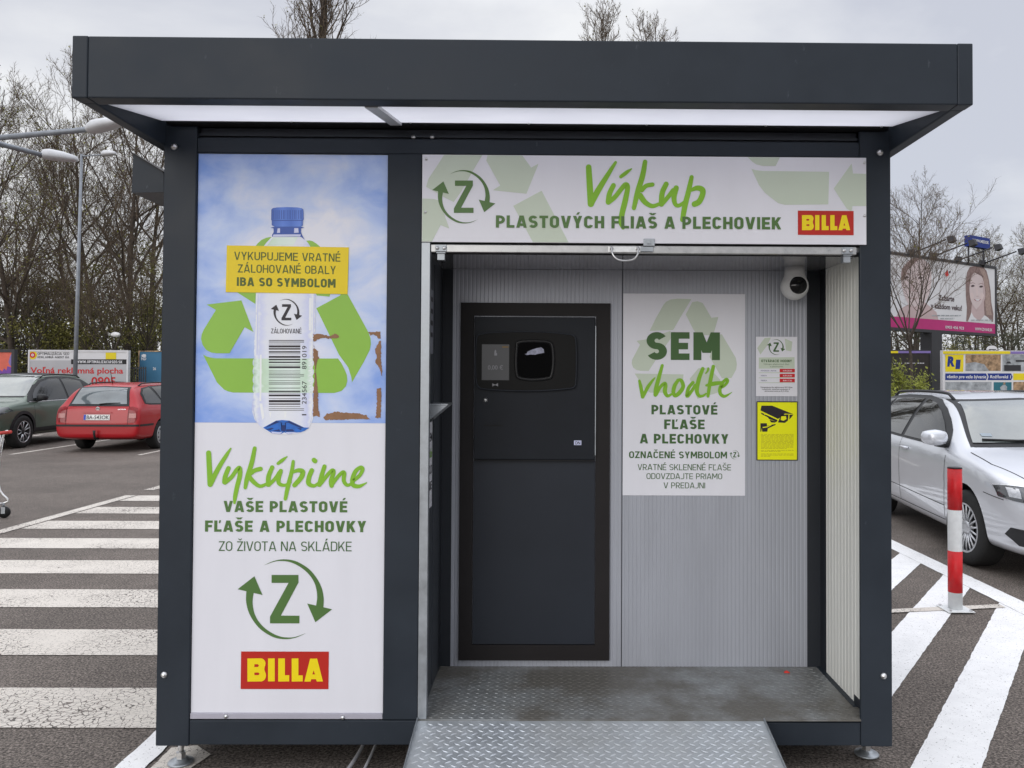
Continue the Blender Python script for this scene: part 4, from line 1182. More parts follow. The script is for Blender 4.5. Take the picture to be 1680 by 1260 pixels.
# ------------------------------------------------------------------ posters on the niche wall
PP = Pl((0, ND - .003, 0))
def sheet(name, label, cat, x0, y0, x1, y1, m_, sheetname='sheet'):
    a0, b1 = PP.px(x0, (y0 + y1) / 2)[0], PP.px((x0 + x1) / 2, y0)[1]
    a1, b0 = PP.px(x1, (y0 + y1) / 2)[0], PP.px((x0 + x1) / 2, y1)[1]
    t = thing(name, label, cat, (a0, ND, b0))
    MB().box(a0, a1, ND - .003, ND - .0004, b0, b1).build(sheetname, m_, t, True)
    return t
T = sheet('instruction_poster', 'large white instruction poster with big dark green heading right of the black machine', 'poster', 1022, 482, 1222.5, 813, M['print_white'])
z3 = (1020, 480, 7)
a = MB()
for q in ([(560, 80), (640, 70), (800, 75), (700, 240), (590, 430), (320, 440), (400, 280), (480, 140), (510, 105)], [(810, 110), (870, 100), (930, 120), (1030, 290), (1110, 280), (1050, 490), (870, 490), (820, 420), (735, 250)],
          [(170, 555), (290, 535), (560, 440), (560, 530), (380, 790), (310, 900), (220, 898), (170, 890), (130, 860), (115, 815), (120, 770), (210, 600)],
          [(1060, 490), (1150, 480), (1310, 750), (1322, 820), (1315, 880), (1260, 980), (1150, 985), (1080, 860), (1010, 740)], [(150, 930), (710, 940), (690, 1150), (330, 1150), (260, 1110)],
          [(780, 990), (880, 870), (1000, 860), (1130, 1000), (1100, 1150), (870, 1220)]):
    a = MB(); ppoly(a, PP, q, .0006, 0, z3); tb('pale_arrow', a, M['print_pale_green'], T)
a = MB(); caps_text(a, PP, 'SEM', 1060.6, 1181, 590.6, 545, .235, .0012); tb('heading_text', a, M['print_deep_green'], T)
a = MB()
VH = [[(130, 325, 40), (155, 430, 56), (180, 570, 56)], [(190, 560, 46), (260, 420, 54), (340, 310, 34), (370, 275, 14)], [(480, 90, 46), (430, 270, 60), (385, 440, 64), (375, 540, 60)],
      [(390, 530, 50), (450, 420, 50), (515, 365, 54), (530, 400, 62), (520, 490, 64), (560, 555, 52), (620, 530, 36)], [(720, 320, 50), (670, 400, 60), (650, 500, 60), (680, 550, 60), (750, 500, 64), (800, 410, 60), (770, 320, 56), (715, 312, 40)],
      [(950, 350, 50), (880, 440, 54), (860, 560, 56), (930, 480, 50), (985, 390, 46)], [(1100, 140, 56), (1040, 300, 64), (1010, 470, 62), (1040, 550, 52), (1100, 555, 40), (1150, 520, 26)],
      [(1185, 135, 34), (1175, 175, 30), (1145, 210, 20)], [(1262, 105, 54), (1215, 330, 60), (1180, 560, 46)], [(1155, 395, 36), (1260, 370, 66), (1400, 350, 46)],
      [(1360, 440, 44), (1440, 390, 44), (1480, 330, 48), (1460, 300, 44), (1400, 360, 50), (1362, 450, 54), (1375, 530, 54), (1440, 560, 44), (1545, 500, 8)]]
brush(a, PP, VH, (1035, 590, 9.333), .0013); tb('script_heading', a, M['print_light_green'], T)
a = MB()
for s, xl, xr, yb, yt, t_, mi in (('PLASTOVÉ', 1068.7, 1177, 680, 664.5, .21, 0), ('FĽAŠE', 1089.6, 1156, 704, 688.3, .21, 0), ('A PLECHOVKY', 1049.5, 1195.1, 727.7, 712, .21, 0), ('OZNAČENÉ SYMBOLOM', 1032, 1192.7, 751.8, 740.7, .17, 0),
                          ('VRATNÉ SKLENENÉ FĽAŠE', 1046, 1199.3, 771.4, 761.6, .11, 0), ('ODOVZDAJTE PRIAMO', 1060.6, 1184.7, 786, 776.5, .11, 0), ('V PREDAJNI', 1088.6, 1156.7, 801, 791.5, .11, 0)):
    a = MB(); caps_text(a, PP, s, xl, xr, yb, yt, t_, .0013, mi); tb('text_line', a, M['print_deep_green'], T)
a = MB(); recycle_sign(a, PP, 1205.4, 746, 7.2, .0013); tb('deposit_symbol', a, M['print_deep_green'], T)

T = sheet('opening_hours_notice', 'small white opening hours notice with red boxes above the yellow notice', 'notice', 1240.3, 552.5, 1308, 650, M['print_white'])
z4 = (1230, 545, 5.727)
a = MB()
for q in ([(140, 55), (200, 50), (160, 130), (100, 210), (70, 150)], [(330, 60), (400, 90), (390, 180), (340, 170)], [(85, 238), (420, 235), (422, 340), (85, 342)], [(85, 378), (420, 378), (420, 384), (85, 384)], [(85, 426), (420, 424), (420, 430), (85, 432)], [(85, 472), (424, 470), (424, 476), (85, 478)]):
    ppoly(a, PP, q, .0006, 0, z4)
tb('pale_panel', a, M['print_pale_green'], T)
a = MB()
for y in (344, 391, 437): ppoly(a, PP, [(281, y), (423, y), (423, y + 33), (281, y + 33)], .001, 0, z4)
for i, s in enumerate(('6.00-20.00', '6.00-20.00', '8.00-17.00')):
    y = 344 + 46.5 * i
    pfont(a, PP, s, 1230 + 312 / 5.727, 1230 + 396 / 5.727, 545 + (y + 24) / 5.727, 545 + (y + 11) / 5.727, .0014, 1, .015)
tb('hours_boxes', a, [M['notice_red'], M['print_white']], T)
a = MB()
recycle_sign(a, PP, 1230 + 248 / 5.727, 545 + 140 / 5.727, 12.6, .001)
caps_text(a, PP, 'OTVÁRACIE HODINY', 1230 + 108 / 5.727, 1230 + 395 / 5.727, 545 + 282 / 5.727, 545 + 258 / 5.727, .2, .001)
pfont(a, PP, 'Výkupu plastových fliaš', 1230 + 130 / 5.727, 1230 + 370 / 5.727, 545 + 306 / 5.727, 545 + 294 / 5.727, .001, 0)
pfont(a, PP, 'a plechoviek', 1230 + 190 / 5.727, 1230 + 315 / 5.727, 545 + 328 / 5.727, 545 + 317 / 5.727, .001, 0)
tb('notice_heading', a, M['print_deep_green'], T)
a = MB()
for s, x1, y in (('PONDELOK - PIATOK', 250, 368), ('SOBOTA', 160, 414), ('NEDEĽA', 162, 460)):
    pfont(a, PP, s, 1230 + 105 / 5.727, 1230 + x1 / 5.727, 545 + y / 5.727, 545 + (y - 12) / 5.727, .001, 1)
for s, x0, x1, y in (('Vykupujeme iba zálohované PET fľaše', 100, 400, 523), ('a plechovky označené symbolom Z', 115, 380, 541), ('zálohovaná suma je 0,15 €/ks', 138, 365, 559)):
    pfont(a, PP, s, 1230 + x0 / 5.727, 1230 + x1 / 5.727, 545 + y / 5.727, 545 + (y - 11) / 5.727, .001, 0, .012)
tb('notice_text', a, [M['print_black'], M['notice_blue']], T)

T = sheet('camera_notice', 'yellow video surveillance notice with black camera picture below the hours notice', 'notice', 1241.3, 658.5, 1309, 755.5, M['print_black'])
a = MB(); prect(a, PP, 1242.7, 660, 1307.5, 754.2, .0006); tb('yellow_field', a, M['cctv_yellow'], T)
a = MB()
for q in ([(110, 690), (210, 690), (410, 770), (330, 765), (290, 800), (265, 815), (100, 735)], [(108, 755), (135, 768), (138, 778), (150, 775), (260, 825), (255, 842), (180, 815), (170, 800), (108, 768)], [(185, 822), (250, 840), (235, 850), (200, 848)],
          [(300, 775), (365, 772), (358, 830), (330, 852), (265, 848), (278, 815)], [(372, 775), (410, 775), (372, 822)], [(100, 855), (160, 855), (162, 880), (240, 862), (244, 870), (170, 905), (165, 935), (118, 935), (112, 900), (108, 935), (100, 935)]):
    ppoly(a, PP, q, .001, 0, z4)
ppoly(a, PP, [(295, 790), (340, 788), (345, 815), (318, 832), (290, 825)], .0014, 1, z4)
ppoly(a, PP, [(120, 890), (160, 886), (200, 870), (205, 874), (162, 894), (122, 900)], .0014, 1, z4)
tb('camera_picture', a, [M['print_black'], M['cctv_yellow']], T)
a = MB()
rnd = random.Random(3)
for y in list(range(958, 1100, 11)) + [1108, 1118, 1142, 1153, 1164]:
    x = 105
    end = 412 if y not in (1090, 1118, 1164) else rnd.uniform(140, 360)
    while x < end:
        w = min(rnd.uniform(14, 46), end - x)
        ppoly(a, PP, [(x, y), (x + w, y), (x + w, y + 3.6), (x, y + 3.6)], .001, 0, z4)
        x += w + 6
tb('fine_print', a, mat('thin grey print on yellow', pc(150, 140, 40), .5), T)

# ------------------------------------------------------------------ dome camera, ledge, side notices, ramp, litter
dc = Vector((2.652, .45, 1.983))
T = thing('dome_camera', 'white dome security camera with black lens hanging from the niche ceiling', 'security camera', (dc.x, dc.y, ZC))
rb = .062
MB().lathe([(rb * math.sin(R(a_)), -rb * math.cos(R(a_))) for a_ in range(0, 126, 7)] + [(.046, .050), (.044, .060), (.044, ZC - dc.z)], 36, Matrix.Translation(dc)).build('camera_shell', M['camera_white'], T, True)
dv = (CAM - dc).normalized() + CR * .33 + CU * .12
Mx = Matrix.Translation(dc) @ dv.to_track_quat('Z', 'Y').to_matrix().to_4x4()
MB().lathe([(rb * 1.03 * math.sin(R(a_)), rb * 1.03 * math.cos(R(a_))) for a_ in range(41, -1, -4)], 32, Mx).build('lens_dome', M['dome_black'], T, True)
MB().tube([Mx @ Vector((rb * .675 * math.cos(2 * PI * k / 32), rb * .675 * math.sin(2 * PI * k / 32), rb * .765)) for k in range(32)], .003, 8, closed=True).build('lens_ring', M['camera_white'], T, True)
lz = FR.px(702, 664)[1]
T = thing('wall_ledge', 'small galvanised ledge on gusset bracket on the left niche wall', 'ledge', (NX0, .2, lz - .06))
MB().box(NX0 + .001, NX0 + .085, .12, .30, lz - .006, lz, bev=.001).build('ledge_top', M['galv'], T, True)
for y in (.122, .292): MB().prism([(NX0 + .001, lz - .0065), (NX0 + .082, lz - .0065), (NX0 + .001, lz - .075)], lambda a, z: (a, y, z), lambda a, z: (a, y + .004, z)).build('gusset', M['galv'], T, True)
SW = Pl((NX0 + .0045, 0, 0), (0, -1, 0))       # left niche wall, facing +X: a = -y
for nm, lab, zt_, zb_, words in (('side_notice', 'narrow white notice on the left niche wall below the ledge', FR.px(703, 697)[1] - .0, FR.px(703, 846)[1], True),
                                 ('side_notice', 'narrow dark edged notice on the left niche wall above the ledge', 1.93, 1.66, False)):
    T = thing(nm, lab, 'notice', (NX0, .2, zb_))
    MB().box(NX0 + .0005, NX0 + .0045, .125, .245, zb_, zt_).build('sheet', M['print_white'] if words else M['print_grey'], T, True)
    a = MB()
    if words:
        for i, (w, c) in enumerate((('SEM', 0), ('vhoďte', 1), ('SKLO', 0), ('NIE', 0))):
            zz = zt_ - .08 - i * .068
            vs, fs = font_mesh(w, .02)
            x1 = max(v[0] for v in vs)
            a.add([(NX0 + .0052, .135 + v[0] / x1 * .10, zz + v[1] * .05) for v in vs], fs, c)
    else:
        for i in range(4): a.add([(NX0 + .0052, .14, zt_ - .05 - i * .05), (NX0 + .0052, .23, zt_ - .05 - i * .05), (NX0 + .0052, .23, zt_ - .03 - i * .05), (NX0 + .0052, .14, zt_ - .03 - i * .05)], [(0, 1, 2, 3)])
    a.build('notice_text', [M['print_black'], M['print_light_green']], T, True)

RX0, RX1, RY1 = FR.px(686, 1180)[0], FR.px(1252, 1183)[0], -1.15
T = thing('access_ramp', 'galvanised tread plate ramp leading up to the kiosk floor', 'ramp', ((RX0 + RX1) / 2, RY1, 0))
rs = lambda y: ZF - .004 + (ZF - .02) * (y + .008) / (-.008 - RY1)
rmp = MB()
rmp.prism([(-.008, rs(-.008)), (RY1, rs(RY1)), (RY1, rs(RY1) - .005), (-.008, rs(-.008) - .005)], lambda y, z: (RX0, y, z), lambda y, z: (RX1, y, z))
treads(rmp, RX0 + .012, RX1 - .012, RY1, -.012, lambda x, y, h: (x, y, rs(y) + .0002 + h), 2, .040, .0205, .0150, .0036, .0022)
rmp.build('ramp_plate', M['ramp_plate'], T, True)
for x in (RX0 - .004, RX1):
    MB().prism([(-.006, rs(-.006) + .012), (RY1, rs(RY1) + .004), (RY1, .006), (-.006, rs(-.006) - .04)], lambda y, z: (x, y, z), lambda y, z: (x + .004, y, z)).build('side_flange', M['galv'], T, True)
q = MB()
c = Vector((2.63, .50, ZF + .001))
q.add([c + Vector(v) for v in ((-.014, -.006, 0), (.012, -.008, .001), (.016, .004, 0), (-.002, .010, .006), (-.012, .006, .003), (0, 0, .010))], [(0, 1, 5), (1, 2, 5), (2, 3, 5), (3, 4, 5), (4, 0, 5)])
tag(q.build('plastic_scrap', mat('red plastic', (.6, .03, .02), .4)), 'tiny red plastic scrap lying on the niche floor', 'scrap')
# ------------------------------------------------------------------ bollard
T = thing('bollard', 'red and white striped steel bollard on a base plate in the hatched bay', 'bollard', (4.297, 2.25, 0))
BR = .0452
zt_ = .965
h4 = zt_ / 3.92
b = MB().lathe([(BR, .012), (BR, zt_), (BR - .004, zt_ + .003), (.0001, zt_ + .003)], 28)
po = b.build('post', M['bollard_white'], T)
for k in (0, 2):
    z1 = zt_ - .004 - h4 * 1.13 * k
    MB().lathe([(BR + .0008, z1 - h4 * 1.13), (BR + .0008, z1)], 28).build('red_band', M['bollard_red'], po)
MB().lathe([(BR + .0015, zt_ - .004), (BR + .0015, zt_ + .004), (BR - .01, zt_ + .006), (.0001, zt_ + .006)], 28).build('cap', M['black_plastic'], po)
MB().box(-.09, .09, -.09, .09, .009, .015, bev=.002).build('base_plate', M['bollard_white'], T)
for dx in (-.07, .07):
    for dy in (-.07, .07): MB().lathe([(.011, .0155), (.011, .024), (.0001, .026)], 6, Matrix.Translation((dx, dy, 0)), sm=False).build('anchor_bolt', M['zinc'], T)

# ------------------------------------------------------------------ cars
def paint(name, col, metal=.0, rough=.35, coat=1.0):
    return mat(name, col, rough, metal, .03, 2.0, coat=coat, spec=.4)
M['tyre'] = mat('tyre rubber', (.018, .018, .018), .75, 0, .2, 20)
M['dark_trim'] = mat('dark unpainted trim', (.022, .023, .025), .5, 0, .15, 12)
M['car_glass'] = mat('tinted car glass', (.010, .012, .012), .03, 0, .3, 3.0, spec=.5, coat=.3)
M['screen_glass'] = mat('windscreen glass', (.13, .15, .145), .04, 0, .25, 2.0, spec=.9, coat=1.0)
M['rear_glass'] = mat('rear window glass', (.10, .12, .13), .04, 0, .3, 3.0, spec=.9, coat=1.0)
M['lamp_lens'] = mat('headlight lens', (.045, .05, .056), .06, .2, .2, 6.0, spec=.9, coat=1.0)
M['lamp_silver'] = mat('headlight reflector', (.55, .56, .58), .15, .8, .2, 30.0)
M['tail_red'] = mat('tail light lens', (.22, .006, .010), .2, 0, .25, 30.0, coat=.3)
M['tail_pale'] = mat('pale lens', (.40, .16, .15), .2, 0, .2, 30.0, coat=.3)
M['rim_silver'] = mat('silver rim', (.50, .51, .53), .3, .7, .12, 20.0)
M['rim_dark'] = mat('dark rim', (.03, .03, .032), .4, .3, .2, 20.0)
M['plate_white'] = mat('number plate white', (.72, .72, .70), .4, 0, .03, 10)
M['plate_blue'] = mat('number plate blue', (.02, .06, .42), .4, 0, .05, 10)
M['arch'] = M['black_gap']

def car(name, label, loc, rz, L, W, wb, xf, Rt, secs, body_m, group):
    root = thing(name, label, 'car', loc, rz, group)
    n = 11
    rings = []
    for x, zb, hw, zsh, zt, hwt, dr in secs:
        zm = zb + (zsh - zb) * .55
        half = [(0, zb), (hw * .72, zb), (hw - .06, zb + .015), (hw - .018, zb + .10), (hw, zm), (hw - .008, zsh - .07), (hw - .035, zsh),
                (hw - .035 + (hwt - hw + .035) * .5 + .012, zsh + (zt - dr - zsh) * .52), (hwt, zt - dr), (hwt * .62, zt - dr * .28), (0, zt)]
        ring = [(x - L / 2, y, z) for y, z in half] + [(x - L / 2, -y, z) for y, z in reversed(half[1:-1])]
        rings.append(ring)
    k = len(rings[0])
    bm = bmesh.new()
    vs = [[bm.verts.new(p) for p in r] for r in rings]
    for i in range(len(rings) - 1):
        for j in range(k):
            bm.faces.new((vs[i][j], vs[i][(j + 1) % k], vs[i + 1][(j + 1) % k], vs[i + 1][j]))
    for r in (vs[0], vs[-1]):
        for j in range(n - 1):            # quads across the end, left to right
            a, b_, c, d = r[j], r[j + 1], r[(k - j - 1) % k], r[(k - j) % k]
            q = []
            for v in (a, b_, c, d):
                if v not in q: q.append(v)
            if len(q) > 2:
                try: bm.faces.new(q)
                except ValueError: pass
    bmesh.ops.recalc_face_normals(bm, faces=bm.faces[:])
    me = bpy.data.meshes.new('body')
    bm.to_mesh(me); bm.free()
    me.materials.append(body_m); me.materials.append(M['arch'])
    ob = bpy.data.objects.new('body', me)
    COL.objects.link(ob)
    s = ob.modifiers.new('s', 'SUBSURF'); s.levels = 2; s.render_levels = 2
    dg = bpy.context.evaluated_depsgraph_get()
    ev = ob.evaluated_get(dg)
    tm = ev.to_mesh()
    bvh = BVHTree.FromPolygons([v.co[:] for v in tm.vertices], [list(p.vertices) for p in tm.polygons])
    ev.to_mesh_clear()
    axles = (xf - wb - L / 2, xf - L / 2)
    cut = MB()
    for ax in axles:
        for sgn in (-1, 1):
            cut.lathe([(Rt + .045, .0), (Rt + .045, .5)], 36, Matrix.Translation((ax, sgn * (W / 2 - .26), Rt + .012)) @ Matrix.Rotation(R(-90 * sgn), 4, 'X'), 1)
    co_ = cut.build('cutter', [body_m, M['arch']])
    bo = ob.modifiers.new('b', 'BOOLEAN'); bo.operation = 'DIFFERENCE'; bo.object = co_; bo.solver = 'EXACT'
    dg = bpy.context.evaluated_depsgraph_get()
    dg.update()
    nm = bpy.data.meshes.new_from_object(ob.evaluated_get(dg))
    ob.modifiers.clear()
    ob.data = nm
    nm.name = 'body'
    bpy.data.objects.remove(co_)
    nm.polygons.foreach_set('use_smooth', [True] * len(nm.polygons))
    nm.set_sharp_from_angle(angle=R(40))
    ob.parent = root

    DIRS = {'L': lambda a, b: ((a - L / 2, 4, b), (0, -1, 0)), 'R': lambda a, b: ((a - L / 2, -4, b), (0, 1, 0)), 'F': lambda a, b: ((L, a, b), (-1, 0, 0)), 'B': lambda a, b: ((-L, a, b), (1, 0, 0)), 'T': lambda a, b: ((a - L / 2, b, 4), (0, 0, -1))}
    def hit(side, a, b, off):
        o, d = DIRS[side](a, b)
        p, nn, _, _ = bvh.ray_cast(Vector(o), Vector(d))
        if p is None: return None
        if nn.dot(Vector(d)) > 0: nn = -nn
        return p + nn * off
    def patch(nm_, polys, side, m_, off=.004, parent=ob, step=.06, sm=True):
        b = MB()
        if isinstance(polys[0][0], (int, float)): polys = [polys]
        for pts in polys:
            dense = []
            for i, p in enumerate(pts):
                q = pts[(i + 1) % len(pts)]
                m__ = max(1, int(math.hypot(q[0] - p[0], q[1] - p[1]) / step))
                dense += [(p[0] + (q[0] - p[0]) * t / m__, p[1] + (q[1] - p[1]) * t / m__) for t in range(m__)]
            nb = len(dense)
            x0, x1 = min(p[0] for p in dense), max(p[0] for p in dense); y0, y1 = min(p[1] for p in dense), max(p[1] for p in dense)
            ins = [(x0 + step * (i + .5), y0 + step * (j + .5)) for i in range(int((x1 - x0) / step)) for j in range(int((y1 - y0) / step))]
            r = delaunay_2d_cdt([Vector(p) for p in dense + ins], [], [list(range(nb))], 1, 1e-5)
            vs_ = [hit(side, v.x, v.y, off) for v in r[0]]
            ids = {}; keep = []
            for i, v in enumerate(vs_):
                if v is not None: ids[i] = len(keep); keep.append(v)
            fs = [[ids[i] for i in f] for f in r[2] if all(i in ids for i in f)]
            if fs: b.add(keep, fs, 0, sm)
        if not b.f: return None
        return b.build(nm_, m_, parent)
    return root, ob, patch, hit, axles

def wheels(root, axles, W, Rt, rw, style, tw=.205, steer=0.0):
    for ax in axles:
        for sgn in (-1, 1):
            Mx_ = Matrix.Translation((ax, sgn * (W / 2 - tw / 2 - .012), Rt)) @ Matrix.Rotation(steer if ax == axles[1] else 0, 4, 'Z') @ Matrix.Rotation(R(-90 * sgn), 4, 'X')
            h = tw / 2
            ty = MB().lathe([(rw - .01, -h), (Rt - .03, -h), (Rt - .008, -h + .014), (Rt, -h + .035), (Rt, h - .035), (Rt - .008, h - .014), (Rt - .03, h), (rw + .012, h + .002), (rw, h - .004)], 40, Mx_, caps=False).build('wheel', M['tyre'], root)
            if style == 'hubcap':
                b = MB().lathe([(rw, h - .008), (rw - .012, h + .002), (rw * .8, h - .004), (rw * .5, h + .004), (rw * .3, h + .010), (.0001, h + .012)], 36, Mx_, 0, caps=False)
                for k in range(9):
                    a = 2 * PI * k / 9
                    c = Vector((rw * .72 * math.cos(a), rw * .72 * math.sin(a), h + .0015))
                    u, v = Vector((math.cos(a), math.sin(a), 0)), Vector((-math.sin(a), math.cos(a), 0))
                    b.add([Mx_ @ (c + u * (rw * .13 * math.cos(t)) + v * (rw * .10 * math.sin(t))) for t in [2 * PI * i / 10 for i in range(10)]], [tuple(range(10))], 1)
            else:
                b = MB().lathe([(rw, h - .004), (rw - .008, h - .006), (rw - .02, h - .03), (rw - .03, h - .07), (.0001, h - .075)], 36, Mx_, 1, caps=False)
                b.lathe([(rw + .001, h - .002), (rw - .012, h + .001), (rw - .016, h - .012)], 36, Mx_, 0, caps=False)
                b.lathe([(.065, h - .05), (.06, h - .018), (.035, h - .012), (.0001, h - .012)], 20, Mx_, caps=False, mi= 1 if style == 'dark' else 0)
                nsp = 10 if style == 'multi' else 5
                for k in range(nsp):
                    a = 2 * PI * k / nsp
                    for s in (-1, 1):
                        a1 = a + s * (.05 if style == 'multi' else .10); a2 = a + s * (.17 if style == 'multi' else .26)
                        p0 = Vector((.045 * math.cos(a1), .045 * math.sin(a1), h - .03)); p1 = Vector(((rw - .012) * math.cos(a2), (rw - .012) * math.sin(a2), h - .008))
                        pm = (p0 + p1) / 2 + Vector((0, 0, .008))
                        b.tube([Mx_ @ p0, Mx_ @ pm, Mx_ @ p1], [.011, .009, .008] if style == 'multi' else [.014, .013, .012], 6, 0)
            b.build('rim', [M['rim_silver'], M['rim_dark']], ty)

def mirror_bm(mb, c, sx, sy, sz, M_=None):
    bm = bmesh.new()
    bmesh.ops.create_cube(bm, size=1)
    bmesh.ops.subdivide_edges(bm, edges=bm.edges[:], cuts=3, use_grid_fill=True)
    for v in bm.verts:
        p = v.co.copy() * 2
        q = Vector((p.x * math.sqrt(max(0, 1 - p.y ** 2 / 2 - p.z ** 2 / 2 + p.y ** 2 * p.z ** 2 / 3)), p.y * math.sqrt(max(0, 1 - p.x ** 2 / 2 - p.z ** 2 / 2 + p.x ** 2 * p.z ** 2 / 3)), p.z * math.sqrt(max(0, 1 - p.x ** 2 / 2 - p.y ** 2 / 2 + p.x ** 2 * p.y ** 2 / 3))))
        q = q * .65 + p * .35
        v.co = Vector((c[0] + q.x * sx, c[1] + q.y * sy * (1 - .18 * q.x), c[2] + q.z * sz * (1 - .12 * abs(q.y))))
    mb.frombm(bm)
    return mb

def common(root, body, patch, hit, side_sets, body_m, L, W, mirror, handles, rails, m_mirror, m_rail, m_handle=None):
    for s, sg in (('L', 1), ('R', -1)):
        patch('window_surround', side_sets['band'], s, M['dark_trim'], .005, root, .03)
        for nm_, q in side_sets['glass']: patch('side_window', q, s, M['car_glass'], .010, root, .04)
        patch('door_seams', side_sets['seams'], s, M['black_gap'], .0015, body, .05)
        if side_sets.get('sill'): patch('sill_trim', side_sets['sill'], s, side_sets['sill_m'], .006, body)
        p = hit(s, *mirror, 0)
        if p:
            c = p + Vector((.015, sg * .125, .035))
            mm = mirror_bm(MB(), c, .075, .115, .075).build('mirror', m_mirror, root)
            MB().tube([p + Vector((.02, 0, -.03)), p + Vector((.02, sg * .07, -.03)), c + Vector((0, 0, -.05))], [.03, .026, .03], 8).build('mirror_arm', M['dark_trim'], mm)
        for hx_, hz_ in handles:
            p = hit(s, hx_, hz_, .012)
            MB().tube([p + Vector((-.10, sg * -.008, 0)), p + Vector((-.08, sg * .014, .002)), p + Vector((.07, sg * .016, .002)), p + Vector((.09, sg * -.008, 0))], [.010, .013, .013, .010], 8).build('door_handle', m_handle or body_m, body)
        rp_ = []
        x0, x1, y = rails
        for i in range(13):
            x = x0 + (x1 - x0) * i / 12
            q = hit('T', x, sg * y, 0)
            lift = .045 * min(1, 4 * math.sin(PI * i / 12) ** .8) if 0 < i < 12 else 0
            rp_.append(q + Vector((0, 0, lift)))
        MB().tube(rp_, .015, 8).build('roof_rail', m_rail, root)

# silver estate on the right: nose towards the viewer
L, W = 4.67, 1.814
sv = paint('silver car paint', (.60, .62, .66), .45, .34)
secs = [(0.00, .40, .60, .70, .80, .50, .03), (0.03, .33, .76, .80, .92, .62, .03), (0.12, .27, .85, .92, 1.03, .68, .05), (0.30, .24, .885, .95, 1.26, .62, .05), (0.46, .22, .895, .955, 1.40, .58, .05), (0.72, .21, .90, .955, 1.445, .57, .045),
        (1.4, .20, .907, .95, 1.462, .575, .045), (2.2, .20, .907, .945, 1.462, .58, .045), (2.65, .20, .907, .94, 1.435, .585, .05), (2.95, .20, .907, .935, 1.345, .60, .05), (3.25, .20, .905, .93, 1.18, .645, .05), (3.48, .20, .90, .92, 1.045, .70, .045),
        (3.60, .20, .897, .90, .99, .735, .04), (3.85, .205, .89, .875, .955, .73, .04), (4.15, .21, .872, .83, .90, .68, .04), (4.38, .21, .835, .775, .84, .61, .035), (4.54, .215, .77, .70, .765, .54, .03), (4.63, .24, .68, .60, .66, .48, .03), (4.67, .32, .58, .52, .56, .42, .02)]
root, body, patch, hit, axles = car('estate_car', 'silver estate car parked on the right behind the striped bollard', (6.115, 4.909, 0), R(-96.9), L, W, 2.686, 3.76, .316, secs, sv, 'parked cars')
top = [(.40, 1.25), (.55, 1.315), (.80, 1.35), (1.3, 1.375), (2.0, 1.375), (2.4, 1.345), (2.7, 1.265), (2.92, 1.175), (3.10, 1.08), (3.27, .975)]
sets = {'band': [(.33, 1.0), (.38, 1.22)] + [(x, z + .022) for x, z in top[1:-1]] + [(3.31, .950), (3.1, .945), (1.8, .962), (.6, .985)],
        'glass': [('q', [(.46, 1.02), (.50, 1.235), (.62, 1.305), (.80, 1.33), (.98, 1.345), (1.05, 1.0)]), ('r', [(1.12, .998), (1.05, 1.345), (1.5, 1.36), (1.98, 1.36), (2.0, .98)]),
                  ('f', [(2.10, .978), (2.08, 1.36), (2.4, 1.325), (2.66, 1.25), (2.86, 1.165), (3.02, 1.08), (3.12, 1.01), (3.14, .968)])],
        'seams': [[(2.055, .30), (2.063, .30), (2.055, .955), (2.047, .955)], [(3.30, .30), (3.308, .30), (3.345, .62), (3.33, .93), (3.322, .93), (3.337, .62)], [(1.10, .62), (1.108, .62), (1.17, .34), (1.10, .96), (1.092, .96)],
                  [(1.25, .455), (3.32, .43), (3.32, .437), (1.25, .462)], [(1.2, .30), (3.3, .30), (3.3, .307), (1.2, .307)], [(4.10, .66), (4.37, .635), (4.37, .641), (4.10, .666)]]}
common(root, body, patch, hit, sets, sv, L, W, (3.20, 1.0), ((2.25, .865), (1.22, .875)), (.75, 2.62, .54), sv, M['dark_trim'])
patch('windscreen_surround', [(-.735, .975), (-.565, 1.37), (0, 1.392), (.565, 1.37), (.735, .975), (0, 1.0)], 'F', M['dark_trim'], .005, root, .04)
ws = patch('windscreen', [(-.70, 1.0), (-.54, 1.345), (0, 1.367), (.54, 1.345), (.70, 1.0), (0, 1.025)], 'F', M['screen_glass'], .014, root, .04)
patch('windscreen_sticker', [(-.60, 1.05), (-.52, 1.05), (-.52, 1.075), (-.60, 1.075)], 'F', mat('pale blue sticker', (.28, .33, .37), .5), .018, ws)
patch('rear_window', [(-.60, 1.0), (-.52, 1.34), (0, 1.36), (.52, 1.34), (.60, 1.0)], 'B', M['rear_glass'], .006, root)
